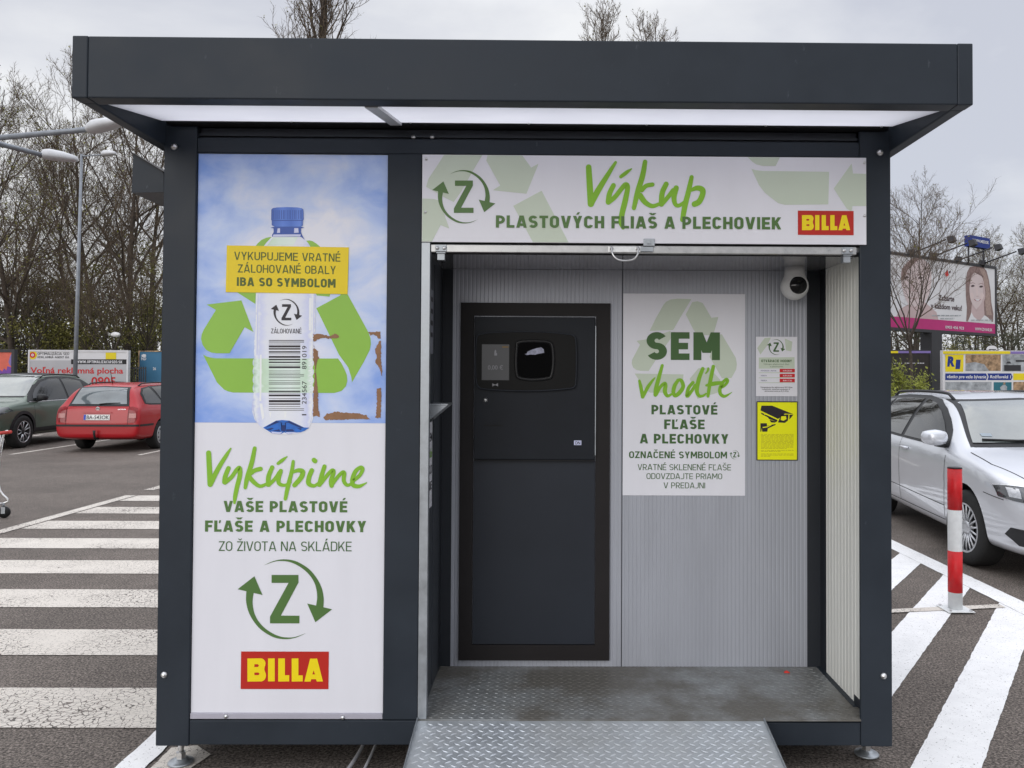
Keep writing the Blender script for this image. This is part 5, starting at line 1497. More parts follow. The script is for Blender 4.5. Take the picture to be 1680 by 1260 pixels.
for sg in (-1, 1):
    q = [(sg * a, z) for a, z in ((.44, .655), (.46, .725), (.60, .74), (.80, .752), (.843, .738), (.836, .66), (.79, .645), (.62, .625))]
    hl = patch('headlight', q, 'F', M['lamp_lens'], .008, root, .03)
    patch('reflector', [(sg * a, z) for a, z in ((.60, .645), (.60, .715), (.70, .722), (.715, .65))], 'F', M['lamp_silver'], .011, hl, .03)
    patch('reflector', [(sg * a, z) for a, z in ((.50, .66), (.50, .715), (.57, .72), (.57, .655))], 'F', M['lamp_silver'], .011, hl, .03)
    patch('reflector', [(sg * a, z) for a, z in ((.75, .665), (.75, .73), (.805, .735), (.80, .67))], 'F', M['lamp_silver'], .011, hl, .03)
    patch('lamp_brow', [(sg * a, z) for a, z in ((.47, .722), (.47, .73), (.80, .757), (.845, .744), (.845, .735), (.80, .748))], 'F', M['lamp_silver'], .0115, hl, .03)
    patch('bumper_vent', [(sg * a, z) for a, z in ((.40, .30), (.44, .43), (.80, .44), (.815, .38), (.76, .31))], 'F', M['dark_trim'], .006, body, .04)
    fl_ = patch('fog_light', [(sg * a, z) for a, z in ((.56, .385), (.56, .42), (.72, .425), (.72, .39))], 'F', M['lamp_silver'], .012, root, .03)
    patch('tail_light', [(sg * a, z) for a, z in ((.52, .80), (.52, .96), (.80, .97), (.84, .82))], 'B', M['tail_red'], .006, root, .04)
patch('grille', [(-.36, .62), (-.42, .74), (.42, .74), (.36, .62)], 'F', M['black_plastic'], .008, root, .05)
patch('lower_intake', [(-.42, .26), (-.42, .40), (.42, .40), (.42, .26)], 'F', M['dark_trim'], .006, body, .05)
patch('number_plate', [(-.26, .46), (-.26, .57), (.26, .57), (.26, .46)], 'F', M['plate_white'], .02, root, .05)
for sg in (-1, 1):
    patch('bonnet_seam', [(3.62, sg * .77), (3.62, sg * .78), (4.0, sg * .765), (4.38, sg * .66), (4.38, sg * .65), (4.0, sg * .755)], 'T', M['black_gap'], .001, body, .05)
w0 = hit('F', -.62, 1.02, .02)
MB().tube([w0, hit('F', -.35, 1.015, .025), hit('F', .0, 1.03, .025)], [.012, .010, .007], 6).build('wiper', M['black_plastic'], root)
MB().tube([hit('F', -.05, 1.02, .02), hit('F', .25, 1.025, .025), hit('F', .6, 1.02, .025)], [.012, .010, .007], 6).build('wiper', M['black_plastic'], root)
wheels(root, axles, W, .316, .208, 'multi', .205, R(8))

# red estate on the left: tail towards the viewer
L, W = 4.51, 1.731
rd = paint('red car paint', (.36, .004, .010), .0, .36, .35)
secs = [(0.00, .38, .76, .56, .60, .70, .015), (0.012, .32, .805, .62, .70, .74, .02), (0.035, .30, .832, .80, .88, .765, .03), (0.08, .28, .846, .90, .98, .735, .04), (0.14, .27, .850, .925, 1.06, .70, .05), (0.24, .25, .855, .93, 1.27, .63, .06), (0.36, .24, .86, .93, 1.395, .58, .05), (0.70, .24, .863, .925, 1.43, .575, .045),
        (1.5, .23, .8655, .92, 1.44, .60, .045), (2.2, .23, .8655, .915, 1.435, .60, .045), (2.6, .23, .8655, .91, 1.40, .60, .05), (2.9, .23, .865, .905, 1.29, .615, .05), (3.2, .23, .86, .90, 1.12, .66, .05), (3.4, .23, .855, .885, 1.0, .71, .045),
        (3.55, .23, .85, .87, .955, .71, .04), (3.9, .23, .84, .84, .91, .66, .04), (4.2, .24, .80, .78, .84, .60, .035), (4.4, .26, .72, .66, .72, .52, .03), (4.51, .36, .58, .52, .56, .42, .02)]
root, body, patch, hit, axles = car('estate_car', 'red estate car seen from behind with a dark bumper strip', (-7.80, 15.52, 0), R(92.0), L, W, 2.512, 3.53, .305, secs, rd, 'parked cars')
top = [(.42, 1.22), (.60, 1.30), (1.0, 1.34), (1.6, 1.355), (2.2, 1.345), (2.6, 1.31), (2.85, 1.22), (3.1, 1.08), (3.3, .96)]
sets = {'band': [(.36, .99), (.40, 1.2)] + [(x, z + .012) for x, z in top[1:-1]] + [(3.34, .945), (3.1, .93), (1.8, .94), (.6, .965)],
        'glass': [('q', [(.42, 1.0), (.47, 1.2), (.62, 1.285), (.92, 1.325), (1.12, 1.02), (1.14, .975)]), ('r', [(1.22, .97), (1.05, 1.328), (1.5, 1.342), (1.92, 1.338), (1.94, .955)]), ('f', [(2.02, .952), (2.0, 1.337), (2.5, 1.31), (2.82, 1.2), (3.05, 1.07), (3.2, .95)])],
        'seams': [[(1.98, .3), (1.988, .3), (1.98, .94), (1.972, .94)], [(1.08, .62), (1.088, .62), (1.15, .93), (1.142, .93)], [(3.2, .3), (3.208, .3), (3.25, .9), (3.242, .9)]],
        'sill': [(1.15, .50), (3.2, .48), (3.2, .54), (1.15, .56)], 'sill_m': M['dark_trim']}
common(root, body, patch, hit, sets, rd, L, W, (3.1, .99), ((2.15, .83), (1.3, .84)), (.62, 2.5, .53), rd, M['dark_trim'])
patch('windscreen', [(-.66, .97), (-.52, 1.35), (0, 1.37), (.52, 1.35), (.66, .97)], 'F', M['screen_glass'], .006, root)
patch('rear_window_surround', [(-.61, .945), (-.50, 1.335), (0, 1.355), (.50, 1.335), (.61, .945)], 'B', M['dark_trim'], .006, root, .03)
rwn = patch('rear_window', [(-.555, .985), (-.46, 1.31), (0, 1.33), (.46, 1.31), (.555, .985)], 'B', M['rear_glass'], .013, root, .04)
MB().tube([hit('B', -.02, .975, .02), hit('B', -.15, .995, .022), hit('B', -.42, 1.005, .022)], [.016, .011, .007], 6).build('rear_wiper', M['black_plastic'], root)
for sg in (-1, 1):
    tl = patch('tail_light', [(sg * a, z) for a, z in ((.625, .70), (.625, .93), (.68, .94), (.79, .91), (.80, .70), (.765, .62), (.63, .62))], 'B', M['tail_red'], .006, root, .04)
    patch('pale_lens', [(sg * a, z) for a, z in ((.64, .71), (.64, .80), (.775, .80), (.775, .71))], 'B', M['tail_pale'], .009, tl, .04)
patch('tailgate_seam', [[(-.62, .55), (-.612, .55), (-.612, .95), (-.62, .95)], [(.612, .55), (.62, .55), (.62, .95), (.612, .95)], [(-.62, .545), (.62, .545), (.62, .555), (-.62, .555)]], 'B', M['black_gap'], .002, body, .05)
patch('bumper_strip', [(-.86, .535), (-.86, .575), (.86, .575), (.86, .535)], 'B', M['dark_trim'], .012, root, .04)
for s in 'LR': patch('bumper_strip', [(.06, .535), (.06, .575), (.62, .575), (.62, .535)], s, M['dark_trim'], .012, root, .04)
patch('plate_handle_trim', [(-.30, .81), (-.27, .835), (.27, .835), (.30, .81)], 'B', rd, .02, root, .04)
npq = patch('number_plate', [(-.26, .665), (-.26, .775), (.26, .775), (.26, .665)], 'B', M['plate_white'], .014, root, .05)
patch('plate_band', [(.215, .668), (.215, .772), (.258, .772), (.258, .668)], 'B', M['plate_blue'], .017, npq, .04)
vs_, fs_ = font_mesh('BA-543OK', .008)
x1 = max(v[0] for v in vs_); hv = max(v[1] for v in font_mesh('H', .008)[0])
b = MB()
b.add([hit('B', .205 - v[0] / x1 * .455, .683 + v[1] / hv * .075, .018) for v in vs_], fs_)
b.build('plate_text', M['print_black'], npq)
ec = hit('B', 0, .893, .004)
Mx_ = Matrix.Translation(ec) @ Matrix.Rotation(R(-90 - 8), 4, 'Y')
em = MB().lathe([(.042, 0), (.042, .006), (.036, .009), (.030, .007)], 24, Mx_, 0).lathe([(.030, .0065), (.0001, .0065)], 20, Mx_, 1).build('emblem', [M['zinc'], M['dark_trim']], root)
b = MB()
vs_, fs_ = font_mesh('OCTAVIA', .012); x1 = max(v[0] for v in vs_)
b.add([hit('B', -.40 - v[0] / x1 * .165, .872 + v[1] * .032, .006) for v in vs_], fs_)
b.build('boot_lettering', M['zinc'], root)
tp = hit('B', 0, .40, 0)
MB().tube([tp + Vector((.06, 0, -.12)), tp + Vector((-.06, 0, -.10)), tp + Vector((-.09, 0, .0)), tp + Vector((-.09, 0, .06))], [.025, .025, .022, .03], 8).build('tow_bar', M['dark_trim'], root)
an = hit('T', .62, .0, 0)
MB().tube([an, an + Vector((-.12, 0, .30))], [.008, .004], 6).build('aerial', M['black_plastic'], root)
wheels(root, axles, W, .305, .195, 'hubcap')

# dark green crossover on the far left
L, W = 4.515, 1.865
gp = paint('dark green car paint', (.10, .138, .108), .3, .34, .6)
secs = [(0.00, .50, .64, .66, .72, .56, .02), (0.04, .38, .80, .86, .95, .68, .03), (0.14, .32, .87, 1.0, 1.14, .70, .05), (0.34, .29, .905, 1.06, 1.40, .62, .06), (0.55, .27, .915, 1.05, 1.56, .60, .05), (0.9, .26, .925, 1.03, 1.62, .60, .05),
        (1.6, .25, .9325, 1.0, 1.645, .60, .05), (2.2, .25, .9325, .985, 1.635, .60, .05), (2.6, .25, .932, .975, 1.575, .61, .05), (2.95, .25, .93, .97, 1.40, .64, .055), (3.25, .25, .925, .965, 1.20, .70, .05), (3.42, .25, .92, .96, 1.10, .75, .045),
        (3.6, .26, .915, .955, 1.06, .76, .04), (3.95, .26, .905, .93, 1.03, .72, .04), (4.25, .27, .87, .87, .96, .66, .04), (4.42, .28, .80, .76, .84, .60, .03), (4.49, .32, .72, .66, .70, .54, .03), (4.515, .40, .62, .58, .60, .46, .02)]
root, body, patch, hit, axles = car('crossover_car', 'dark green crossover parked beside the red estate, nose towards the crossing', (-10.83, 15.6, 0), R(-87.5), L, W, 2.68, 3.62, .355, secs, gp, 'parked cars')
top = [(.62, 1.38), (.85, 1.47), (1.3, 1.52), (1.8, 1.535), (2.2, 1.52), (2.6, 1.45), (2.95, 1.28), (3.2, 1.12), (3.38, 1.0)]
sets = {'band': [(.55, 1.15), (.60, 1.36)] + [(x, z + .02) for x, z in top[1:-1]] + [(3.42, .985), (3.1, .985), (1.6, 1.02), (1.0, 1.06)],
        'glass': [('r', [(1.0, 1.09), (.98, 1.44), (1.4, 1.5), (1.78, 1.512), (1.82, 1.03)]), ('f', [(1.9, 1.028), (1.86, 1.515), (2.2, 1.5), (2.6, 1.42), (2.9, 1.27), (3.1, 1.13), (3.2, 1.005)])],
        'seams': [[(1.86, .42), (1.868, .42), (1.86, 1.0), (1.852, 1.0)], [(3.2, .42), (3.208, .42), (3.25, .96), (3.242, .96)]],
        'sill': [(1.30, .24), (1.30, .44), (3.20, .42), (3.20, .24)], 'sill_m': M['dark_trim']}
common(root, body, patch, hit, sets, gp, L, W, (3.05, 1.05), ((2.05, .86), (1.1, .9)), (.8, 2.5, .57), M['dark_trim'], M['black_plastic'])
for s, sg in (('L', 1), ('R', -1)):
    patch('chrome_strip', [(1.0, 1.062), (1.0, 1.078), (1.8, 1.022), (3.35, .995), (3.35, .98), (1.8, 1.005)], s, M['zinc'], .009, body, .05)
    for ax in axles:
        cxa = ax + L / 2
        q = [(cxa + (.44) * math.cos(R(a_)), .367 + .44 * math.sin(R(a_))) for a_ in range(-12, 193, 8)] + [(cxa + .372 * math.cos(R(a_)), .367 + .372 * math.sin(R(a_))) for a_ in range(192, -13, -8)]
        patch('arch_cladding', q, s, M['dark_trim'], .008, body, .05)
patch('black_roof', [(.62, -.52), (.62, .52), (2.55, .53), (2.55, -.53)], 'T', M['dark_trim'], .003, root, .1)
patch('windscreen_surround', [(-.77, 1.09), (-.56, 1.59), (0, 1.61), (.56, 1.59), (.77, 1.09)], 'F', M['dark_trim'], .003, root)
patch('windscreen', [(-.73, 1.115), (-.53, 1.57), (0, 1.59), (.53, 1.57), (.73, 1.115)], 'F', M['screen_glass'], .007, root)
patch('rear_window', [(-.60, 1.16), (-.52, 1.5), (.52, 1.5), (.60, 1.16)], 'B', M['rear_glass'], .006, root)
for sg in (-1, 1):
    hl = patch('headlight', [(sg * a, z) for a, z in ((.55, .66), (.50, .80), (.60, .88), (.85, .90), (.89, .82), (.80, .70), (.66, .62))], 'F', M['lamp_lens'], .007, root, .04)
    patch('reflector', [(sg * a, z) for a, z in ((.60, .70), (.58, .77), (.80, .84), (.80, .80))], 'F', M['lamp_silver'], .010, hl, .04)
    patch('tail_light', [(sg * a, z) for a, z in ((.55, .92), (.55, 1.02), (.86, 1.04), (.87, .9))], 'B', M['tail_red'], .006, root, .04)
patch('grille', [(-.55, .62), (-.60, .82), (.60, .82), (.55, .62)], 'F', M['black_plastic'], .006, root, .05)
patch('bumper_trim', [(-.8, .29), (-.8, .46), (.8, .46), (.8, .29)], 'F', M['dark_trim'], .006, body, .05)
patch('number_plate', [(-.26, .50), (-.26, .61), (.26, .61), (.26, .50)], 'F', M['plate_white'], .02, root, .05)
wheels(root, axles, W, .355, .235, 'dark', .225)

# ------------------------------------------------------------------ shopping trolley at the left edge
T = thing('shopping_trolley', 'wire shopping trolley with red handle at the left picture edge', 'trolley', (-4.84, 5.38, 0), R(186))
wire = .0035
b = MB()
def tl(p, q, r=wire): b.tube([p, q], r, 5)
# local x: forward (basket nose); handle at x = -.42
B0 = [(-.36, -.27, .52), (-.36, .27, .52), (.46, .20, .62), (.46, -.20, .62)]
B1 = [(-.40, -.28, .92), (-.40, .28, .92), (.56, .22, .92), (.56, -.22, .92)]
for k in range(9):
    t = k / 8
    ri = [tuple(Vector(p).lerp(Vector(q), t)) for p, q in zip(B0, B1)]
    b.tube(ri, wire if 0 < k < 8 else .006, 5, closed=True)
for i in range(4):
    p0, p1, q0, q1 = Vector(B0[i]), Vector(B0[(i + 1) % 4]), Vector(B1[i]), Vector(B1[(i + 1) % 4])
    nn = 15 if i % 2 else 9
    for k in range(nn): tl(p0.lerp(p1, k / nn), q0.lerp(q1, k / nn))
for k in range(9): tl(Vector(B0[0]).lerp(Vector(B0[1]), k / 8), Vector(B0[3]).lerp(Vector(B0[2]), k / 8))
b.build('basket', M['zinc'], T)
b = MB()
for s in (-1, 1):
    b.tube(smooth_path([(-.46, s * .27, .94), (-.40, s * .28, .92), (-.33, s * .27, .55), (-.38, s * .26, .30), (-.42, s * .25, .16), (.40, s * .19, .17)], 4), .011, 8)
    b.tube([(.40, s * .19, .17), (.42, s * .19, .40), (.40, s * .19, .60)], .009, 8)
b.tube([(-.42, -.25, .16), (-.42, .25, .16)], .01, 8).tube([(.40, -.19, .17), (.40, .19, .17)], .01, 8)
b.build('chassis', M['zinc'], T)
MB().tube([(-.46, -.29, .94), (-.46, .29, .94)], .019, 12).build('handle', mat('red trolley handle', (.55, .03, .02), .4), T)
for x, y in ((-.42, .25), (-.42, -.25), (.40, .19), (.40, -.19)):
    MB().tube([(x, y, .165), (x, y, .12)], .016, 8).box(x - .03, x + .012, y - .022, y - .018, .05, .125).box(x - .03, x + .012, y + .018, y + .022, .05, .125).build('castor_fork', M['galv'], T)
    MB().lathe([(.03, -.016), (.062, -.014), (.064, 0), (.062, .014), (.03, .016)], 20, Matrix.Translation((x - .012, y, .0645)) @ Matrix.Rotation(R(90), 4, 'X')).lathe([(.0001, -.0165), (.03, -.0165)], 14, Matrix.Translation((x - .012, y, .0645)) @ Matrix.Rotation(R(90), 4, 'X')).build('castor', M['black_plastic'], T)

# ------------------------------------------------------------------ street lamps
M['lamp_grey'] = mat('pale grey lamp housing', (.55, .56, .58), .4, 0, .05, 6)
M['lamp_pole'] = mat('grey galvanised pole', (.24, .26, .29), .5, .4, .15, 5)
def lamp_head(root, p, d, ln=.72):
    d = Vector(d).normalized(); s = d.cross(Vector((0, 0, 1))).normalized(); u = s.cross(d)
    prof = [(0, .055, .07), (.06, .11, .13), (.22, .16, .16), (.6, .16, .14), (.92, .11, .09), (1.0, .03, .05)]
    vs, fs = [], []
    nn = 12
    for t, w, h in prof:
        for k in range(nn):
            a = 2 * PI * k / nn
            zz = math.sin(a); vs.append(Vector(p) + d * (t * ln) + s * (math.cos(a) * w) + u * ((zz * h) if zz > 0 else zz * h * .45))
    for i in range(len(prof) - 1):
        for k in range(nn): fs.append((i * nn + k, i * nn + (k + 1) % nn, (i + 1) * nn + (k + 1) % nn, (i + 1) * nn + k))
    fs.append(tuple(range(nn))); fs.append(tuple((len(prof) - 1) * nn + k for k in range(nn)))
    h = MB().add(vs, fs, 0, True).build('lamp_head', M['lamp_grey'], root, True)
    q = MB()
    c = [Vector(p) + d * (t * ln) + s * w - u * .037 for t, w in ((.25, -.10), (.25, .10), (.85, .08), (.85, -.08))]
    q.add(c, [(0, 1, 2, 3)]); q.build('lamp_lens', M['screen_off'], h, True)
px0, py0 = Pl((0, 12.2, 0)).px(-24, 300)[0], 12.2; z_top = Pl((0, 12.2, 0)).px(-24, 228)[1]
T = thing('street_lamp', 'grey street lamp with two arms reaching in at the upper left edge', 'street lamp', (px0, py0, 0), 0, 'street lamps')
MB().tube([(px0, py0, 0), (px0, py0, 3), (px0, py0, z_top + .1)], [.09, .075, .06], 12).lathe([(.2, 0), (.2, .02), (.1, .05)], 16, Matrix.Translation((px0, py0, 0))).build('pole', M['lamp_pole'], T, True)
e1 = Pl((0, 11.05, 0)).pw(148, 212); e2 = Pl((0, 13.2, 0)).pw(72, 255)
MB().tube([(px0, py0, z_top), e1], [.055, .048], 12).build('arm', M['lamp_pole'], T, True)
MB().tube([(px0, py0, z_top - .03), e2], [.055, .048], 12).build('arm', M['lamp_pole'], T, True)
lamp_head(T, e1 - Vector((.05, -.02, .02)), Vector((1, -.35, .10)), .80)
lamp_head(T, e2 - Vector((.05, .02, 0)), Vector((1, .55, -.03)), .66)
LP = Pl((0, 28, 0))
xb_, zb_ = LP.px(122, 640); xt_, ztp = LP.px(134, 253)
T = thing('street_lamp', 'tall thin street lamp standing in front of the white billboard', 'street lamp', (xb_, 28, 0), 0, 'street lamps')
MB().tube([(xb_, 28, 0), ((xb_ + xt_) / 2, 28, ztp / 2), (xt_, 28, ztp)], [.085, .07, .05], 10).build('pole', M['lamp_pole'], T, True)
ae = Vector((LP.px(179, 259)[0], 27.6, ztp - .12))
MB().tube([(xt_, 28, ztp - .08), ae], .03, 8).build('arm', M['lamp_pole'], T, True)
lamp_head(T, ae - Vector((.05, 0, 0)), (1, -.25, 0), .62)

# ------------------------------------------------------------------ billboards
def board(name, label, pl, a0, a1, z0, z1, frame_m, face_m, leg_m, fw=.08, dep=.18, legs=2, group='roadside billboards'):
    c = pl.pt((a0 + a1) / 2, 0)
    t = thing(name, label, 'billboard', (c.x, c.y, 0), 0, group)
    P3 = lambda a, z, d: pl.pt(a, z, d)
    def slab(mb, x0, x1, y0, y1, d0, d1): mb.prism([(x0, y0), (x1, y0), (x1, y1), (x0, y1)], lambda a, z: P3(a, z, d0), lambda a, z: P3(a, z, d1))
    b = MB()
    slab(b, a0 - fw, a1 + fw, z1, z1 + fw, .03, -dep); slab(b, a0 - fw, a1 + fw, z0 - fw, z0, .03, -dep); slab(b, a0 - fw, a0, z0, z1, .03, -dep); slab(b, a1, a1 + fw, z0, z1, .03, -dep)
    b.build('frame', frame_m, t, True)
    b = MB(); slab(b, a0, a1, z0, z1, 0, -dep + .02); b.build('face', face_m, t, True)
    for k in range(legs):
        a = a0 + (a1 - a0) * (k + .5) / legs
        b = MB(); slab(b, a - .07, a + .07, 0, z0 - fw, -.02, -.16); b.build('leg', leg_m, t, True)
    return t
M['bb_white'] = mat('billboard white', (.62, .62, .64), .6, 0, .05, 1.2)
M['bb_grey'] = mat('billboard grey', (.44, .44, .46), .6, 0, .05, 1.2)
M['bb_red'] = mat('billboard red', (.55, .03, .03), .6, 0, .05, 2)
M['bb_black'] = mat('billboard black', (.02, .02, .022), .6, 0, .1, 2)
M['bb_yellow'] = mat('billboard yellow', (.68, .55, .02), .6, 0, .05, 2)
M['bb_blue'] = mat('billboard blue', (.045, .15, .26), .6, 0, .1, 1.0)
M['bb_navy'] = mat('billboard navy', (.015, .035, .20), .6, 0, .05, 2)
M['bb_pink'] = mat('billboard pink', (.42, .03, .16), .6, 0, .06, 2)
M['bb_skin'] = mat('printed skin', (.56, .47, .47), .6, 0, .04, 2)
M['bb_skin2'] = mat('printed skin tone', (.48, .37, .37), .6, 0, .05, 2)
M['bb_hair'] = mat('printed hair', (.22, .15, .14), .6, 0, .25, 9)
M['bb_hair2'] = mat('printed light hair', (.33, .24, .21), .6, 0, .2, 9)
M['bb_dark'] = mat('printed dark', (.07, .045, .05), .6, 0, .1, 5)
M['bb_lilac'] = mat('billboard lilac', (.20, .15, .38), .6, 0, .05, 2)
M['bb_coral'] = mat('billboard coral', (.60, .13, .09), .6, 0, .12, 3)
M['bb_purple'] = mat('billboard purple', (.16, .06, .30), .6, 0, .12, 3)
M['bb_frame'] = mat('dark billboard frame', (.035, .035, .04), .5, 0, .1, 3)
M['bb_brown'] = mat('dark brown poster', (.030, .026, .025), .6, 0, .15, 3)
M['bb_photo'] = mat('printed brown photo', (.30, .20, .12), .6, 0, .7, 5)
M['bb_photo2'] = mat('printed grey photo', (.30, .32, .34), .6, 0, .5, 3)
M['bb_teal'] = mat('billboard teal', (.03, .14, .18), .6, 0, .1, 3)

zA = (0, 400, 5.726)
WB = Pl((0, 36, 0))
A0, A1 = WB.px(49, 600)[0], WB.px(208, 600)[0]
zt1 = WB.px(128, 577)[1]
T = board('billboard', 'white billboard with red lettering behind the parked red estate', WB, A0, A1, .45, zt1, M['bb_white'], M['bb_white'], M['lamp_pole'])
a = MB(); ppoly(a, WB, [(282, 1095), (1190, 1095), (1190, 1330), (282, 1330)], .006, 0, zA); a.build('grey_field', M['bb_grey'], T, True)
a = MB(); pfont(a, WB, 'Voľná reklamná plocha', 50, 202.3, 400 + 1216 / 5.726, 400 + 1162 / 5.726, .012, 0, .02); pfont(a, WB, '0905', 150, 190, 400 + 1330 / 5.726, 400 + 1252 / 5.726, .012, 0, .02)
a.build('red_lettering', M['bb_red'], T, True)
a = MB(); ppoly(a, WB, [(668, 1085), (1190, 1085), (1190, 1131), (668, 1131)], .010, 0, zA)
caps_text(a, WB, 'WWW.OPTIMALIZACIASEO.SK', 126, 201, 400 + 1122 / 5.726, 400 + 1096 / 5.726, .2, .016, 1)
a.build('web_address_strip', [M['bb_black'], M['bb_white']], T, True)
a = MB()
caps_text(a, WB, 'OPTIMALIZÁCIA SEO', 62, 113.5, 400 + 1044 / 5.726, 400 + 1020 / 5.726, .12, .010, 0)
caps_text(a, WB, 'REKLAMNÁ AGENTÚRA', 62, 113.5, 400 + 1075 / 5.726, 400 + 1055 / 5.726, .12, .010, 0)
a.build('agency_name', M['bb_frame'], T, True)
a = MB()
for r_, mi, d in ((41, 0, .010), (27, 1, .014), (13, 2, .018), (5, 1, .022)):
    ppoly(a, WB, [(308 + r_ * math.cos(R(k * 20)), 1045 + r_ * math.sin(R(k * 20))) for k in range(18)], d, mi, zA)
ppoly(a, WB, [(993, 1022), (1092, 1022), (1092, 1084), (993, 1084)], .010, 0, zA)
a.build('agency_logo', [M['bb_yellow'], M['bb_red'], M['bb_white']], T, True)
BB1 = Pl((0, 37, 0))
A0 = BB1.px(229, 600)[0]
zt1 = BB1.px(240, 577)[1]
T = board('billboard', 'blue poster billboard half hidden behind the left kiosk post', BB1, A0, A0 + 5.0, .45, zt1, M['bb_photo'], M['bb_blue'], M['lamp_pole'], .05)
a = MB(); pfont(a, BB1, 'ND', 232, 240, 400 + 1092 / 5.726, 400 + 1066 / 5.726, .01, 0, .03); ppoly(a, BB1, [(1330, 1045), (1350, 1035), (1372, 1040), (1375, 1060), (1350, 1066), (1332, 1062)], .01, 0, zA)
pfont(a, BB1, '26', 251, 256, 400 + 1185 / 5.726, 400 + 1160 / 5.726, .01, 0, .02)
a.build('poster_print', M['bb_white'], T, True)
PB = Pl((0, 31, 0))
A1 = PB.px(19, 600)[0]
T = board('billboard', 'coral and purple poster billboard with dark blue frame at the left edge', PB, A1 - 5.0, A1, .45, PB.px(10, 578)[1], M['bb_frame'], M['bb_coral'], M['bb_frame'], .13)
a = MB()
ppoly(a, PB, [(108, 1160), (70, 1150), (60, 1190), (40, 1170), (20, 1200), (0, 1180), (-300, 1240), (-300, 1400), (108, 1400)], .006, 0, zA)
ppoly(a, PB, [(108, 1030), (95, 1060), (80, 1110), (90, 1140), (108, 1150)], .006, 1, zA)
a.build('purple_print', [M['bb_purple'], M['bb_lilac']], T, True)
T = thing('railing', 'short dark metal railing between the white and blue billboards', 'fence', (WB.px(218, 600)[0], 36.3, 0))
b = MB()
ra, rb_ = WB.px(204, 600)[0], WB.px(234, 600)[0]
for k in range(9):
    x = ra + (rb_ - ra) * k / 8
    b.box(x - .02, x + .02, 36.28, 36.32, 0, 2.05)
b.box(ra, rb_, 36.27, 36.33, 1.95, 2.0).box(ra, rb_, 36.27, 36.33, .3, .35)
b.build('bars', M['bb_frame'], T, True)

# big board on a pylon
BG = Pl((24.1, 37.5, 0), (7.2, 4.5, 0))
zB = (1460, 410, 8.4)
aR = BG.px(1460 + 1446 / 8.4, 480)[0]
aL = aR - 9.35
bz1 = BG.px(1460 + 1446 / 8.4, 410 + 265 / 8.4)[1]; bz0 = BG.px(1460 + 1446 / 8.4, 410 + 1155 / 8.4)[1]
T = board('pylon_billboard', 'large billboard on a dark pylon with a smiling face and pink band', BG, aL, aR, bz0, bz1, M['bb_frame'], M['bb_white'], M['bb_frame'], .14, .35, 0, 'roadside billboards')
pa = BG.px(1534, 560)[0]
b = MB(); b.prism([(pa - .42, 0), (pa + .42, 0), (pa + .42, bz0 - .14), (pa - .42, bz0 - .14)], lambda a_, z: BG.pt(a_, z, .1), lambda a_, z: BG.pt(a_, z, -.5)); b.build('pylon', M['bb_frame'], T, True)
a = MB()
poly(a, BG, [(aL, bz0), (aR, bz0), (aR, bz0 + .50), (aL, bz0 + .50)], .01)
pfont(a, BG, '0903 436 923', 1460 + 760 / 8.4, 1460 + 1015 / 8.4, 410 + 1090 / 8.4, 410 + 1052 / 8.4, .02, 1, .02)
pfont(a, BG, 'WWW.ZIVANE.SK', 1460 + 1168 / 8.4, 1460 + 1405 / 8.4, 410 + 1115 / 8.4, 410 + 1076 / 8.4, .02, 1, .02)
a.build('pink_band', [M['bb_pink'], M['bb_white']], T, True)
a = MB()
for q, d, mi in (([(1050, 985), (1060, 800), (1045, 640), (1042, 450), (1060, 310), (1100, 235), (1180, 222), (1290, 240), (1330, 290), (1360, 400), (1385, 560), (1395, 720), (1425, 880), (1420, 990)], .008, 3),
                 (smooth_loop([(1262, 420), (1298, 500), (1308, 640), (1272, 755), (1208, 830), (1190, 815), (1250, 740), (1282, 620)], 3), .0215, 2), (smooth_loop([(1105, 600), (1130, 590), (1150, 630), (1140, 680), (1112, 670)], 3), .0215, 7), (smooth_loop([(1240, 600), (1270, 590), (1290, 630), (1268, 680), (1245, 660)], 3), .022, 7), (smooth_loop([(1185, 520), (1200, 515), (1205, 620), (1190, 625)], 3), .0215, 7),
                 ([(1230, 250), (1300, 270), (1350, 420), (1375, 620), (1385, 760), (1400, 900), (1330, 900), (1310, 720), (1320, 560), (1290, 420)], .010, 4),
                 ([(1130, 700), (1290, 700), (1300, 900), (1380, 990), (1060, 990), (1110, 920)], .012, 2),
                 ([(1070, 990), (1120, 860), (1150, 920), (1230, 985), (1300, 900), (1345, 930), (1400, 990)], .016, 1),
                 (smooth_loop([(1105, 420), (1135, 330), (1195, 298), (1262, 370), (1298, 500), (1308, 640), (1272, 755), (1208, 830), (1155, 785), (1108, 690), (1090, 550)], 4), .020, 0),
                 ([(1100, 470), (1115, 370), (1160, 310), (1230, 300), (1290, 380), (1262, 330), (1200, 290), (1120, 320), (1090, 420)], .023, 3)):
    ppoly(a, BG, q, d, mi, zB)
for x, y in ((1135, 496), (1250, 505)):
    ppoly(a, BG, smooth_loop([(x - 26, y + 4), (x - 8, y - 12), (x + 14, y - 12), (x + 28, y + 2), (x + 8, y + 14), (x - 12, y + 14)], 3), .024, 5, zB)
    ppoly(a, BG, [(x - 34, y - 34), (x, y - 48), (x + 34, y - 34), (x + 34, y - 28), (x, y - 40), (x - 34, y - 27)], .024, 3, zB)
ppoly(a, BG, smooth_loop([(1152, 676), (1180, 688), (1215, 690), (1248, 676), (1234, 698), (1205, 708), (1170, 700)], 3), .024, 6, zB)
ppoly(a, BG, [(1165, 682), (1236, 684), (1215, 702), (1185, 700)], .027, 1, zB)
ppoly(a, BG, smooth_loop([(1178, 640), (1200, 648), (1224, 640), (1210, 632), (1195, 634)], 3), .024, 2, zB)
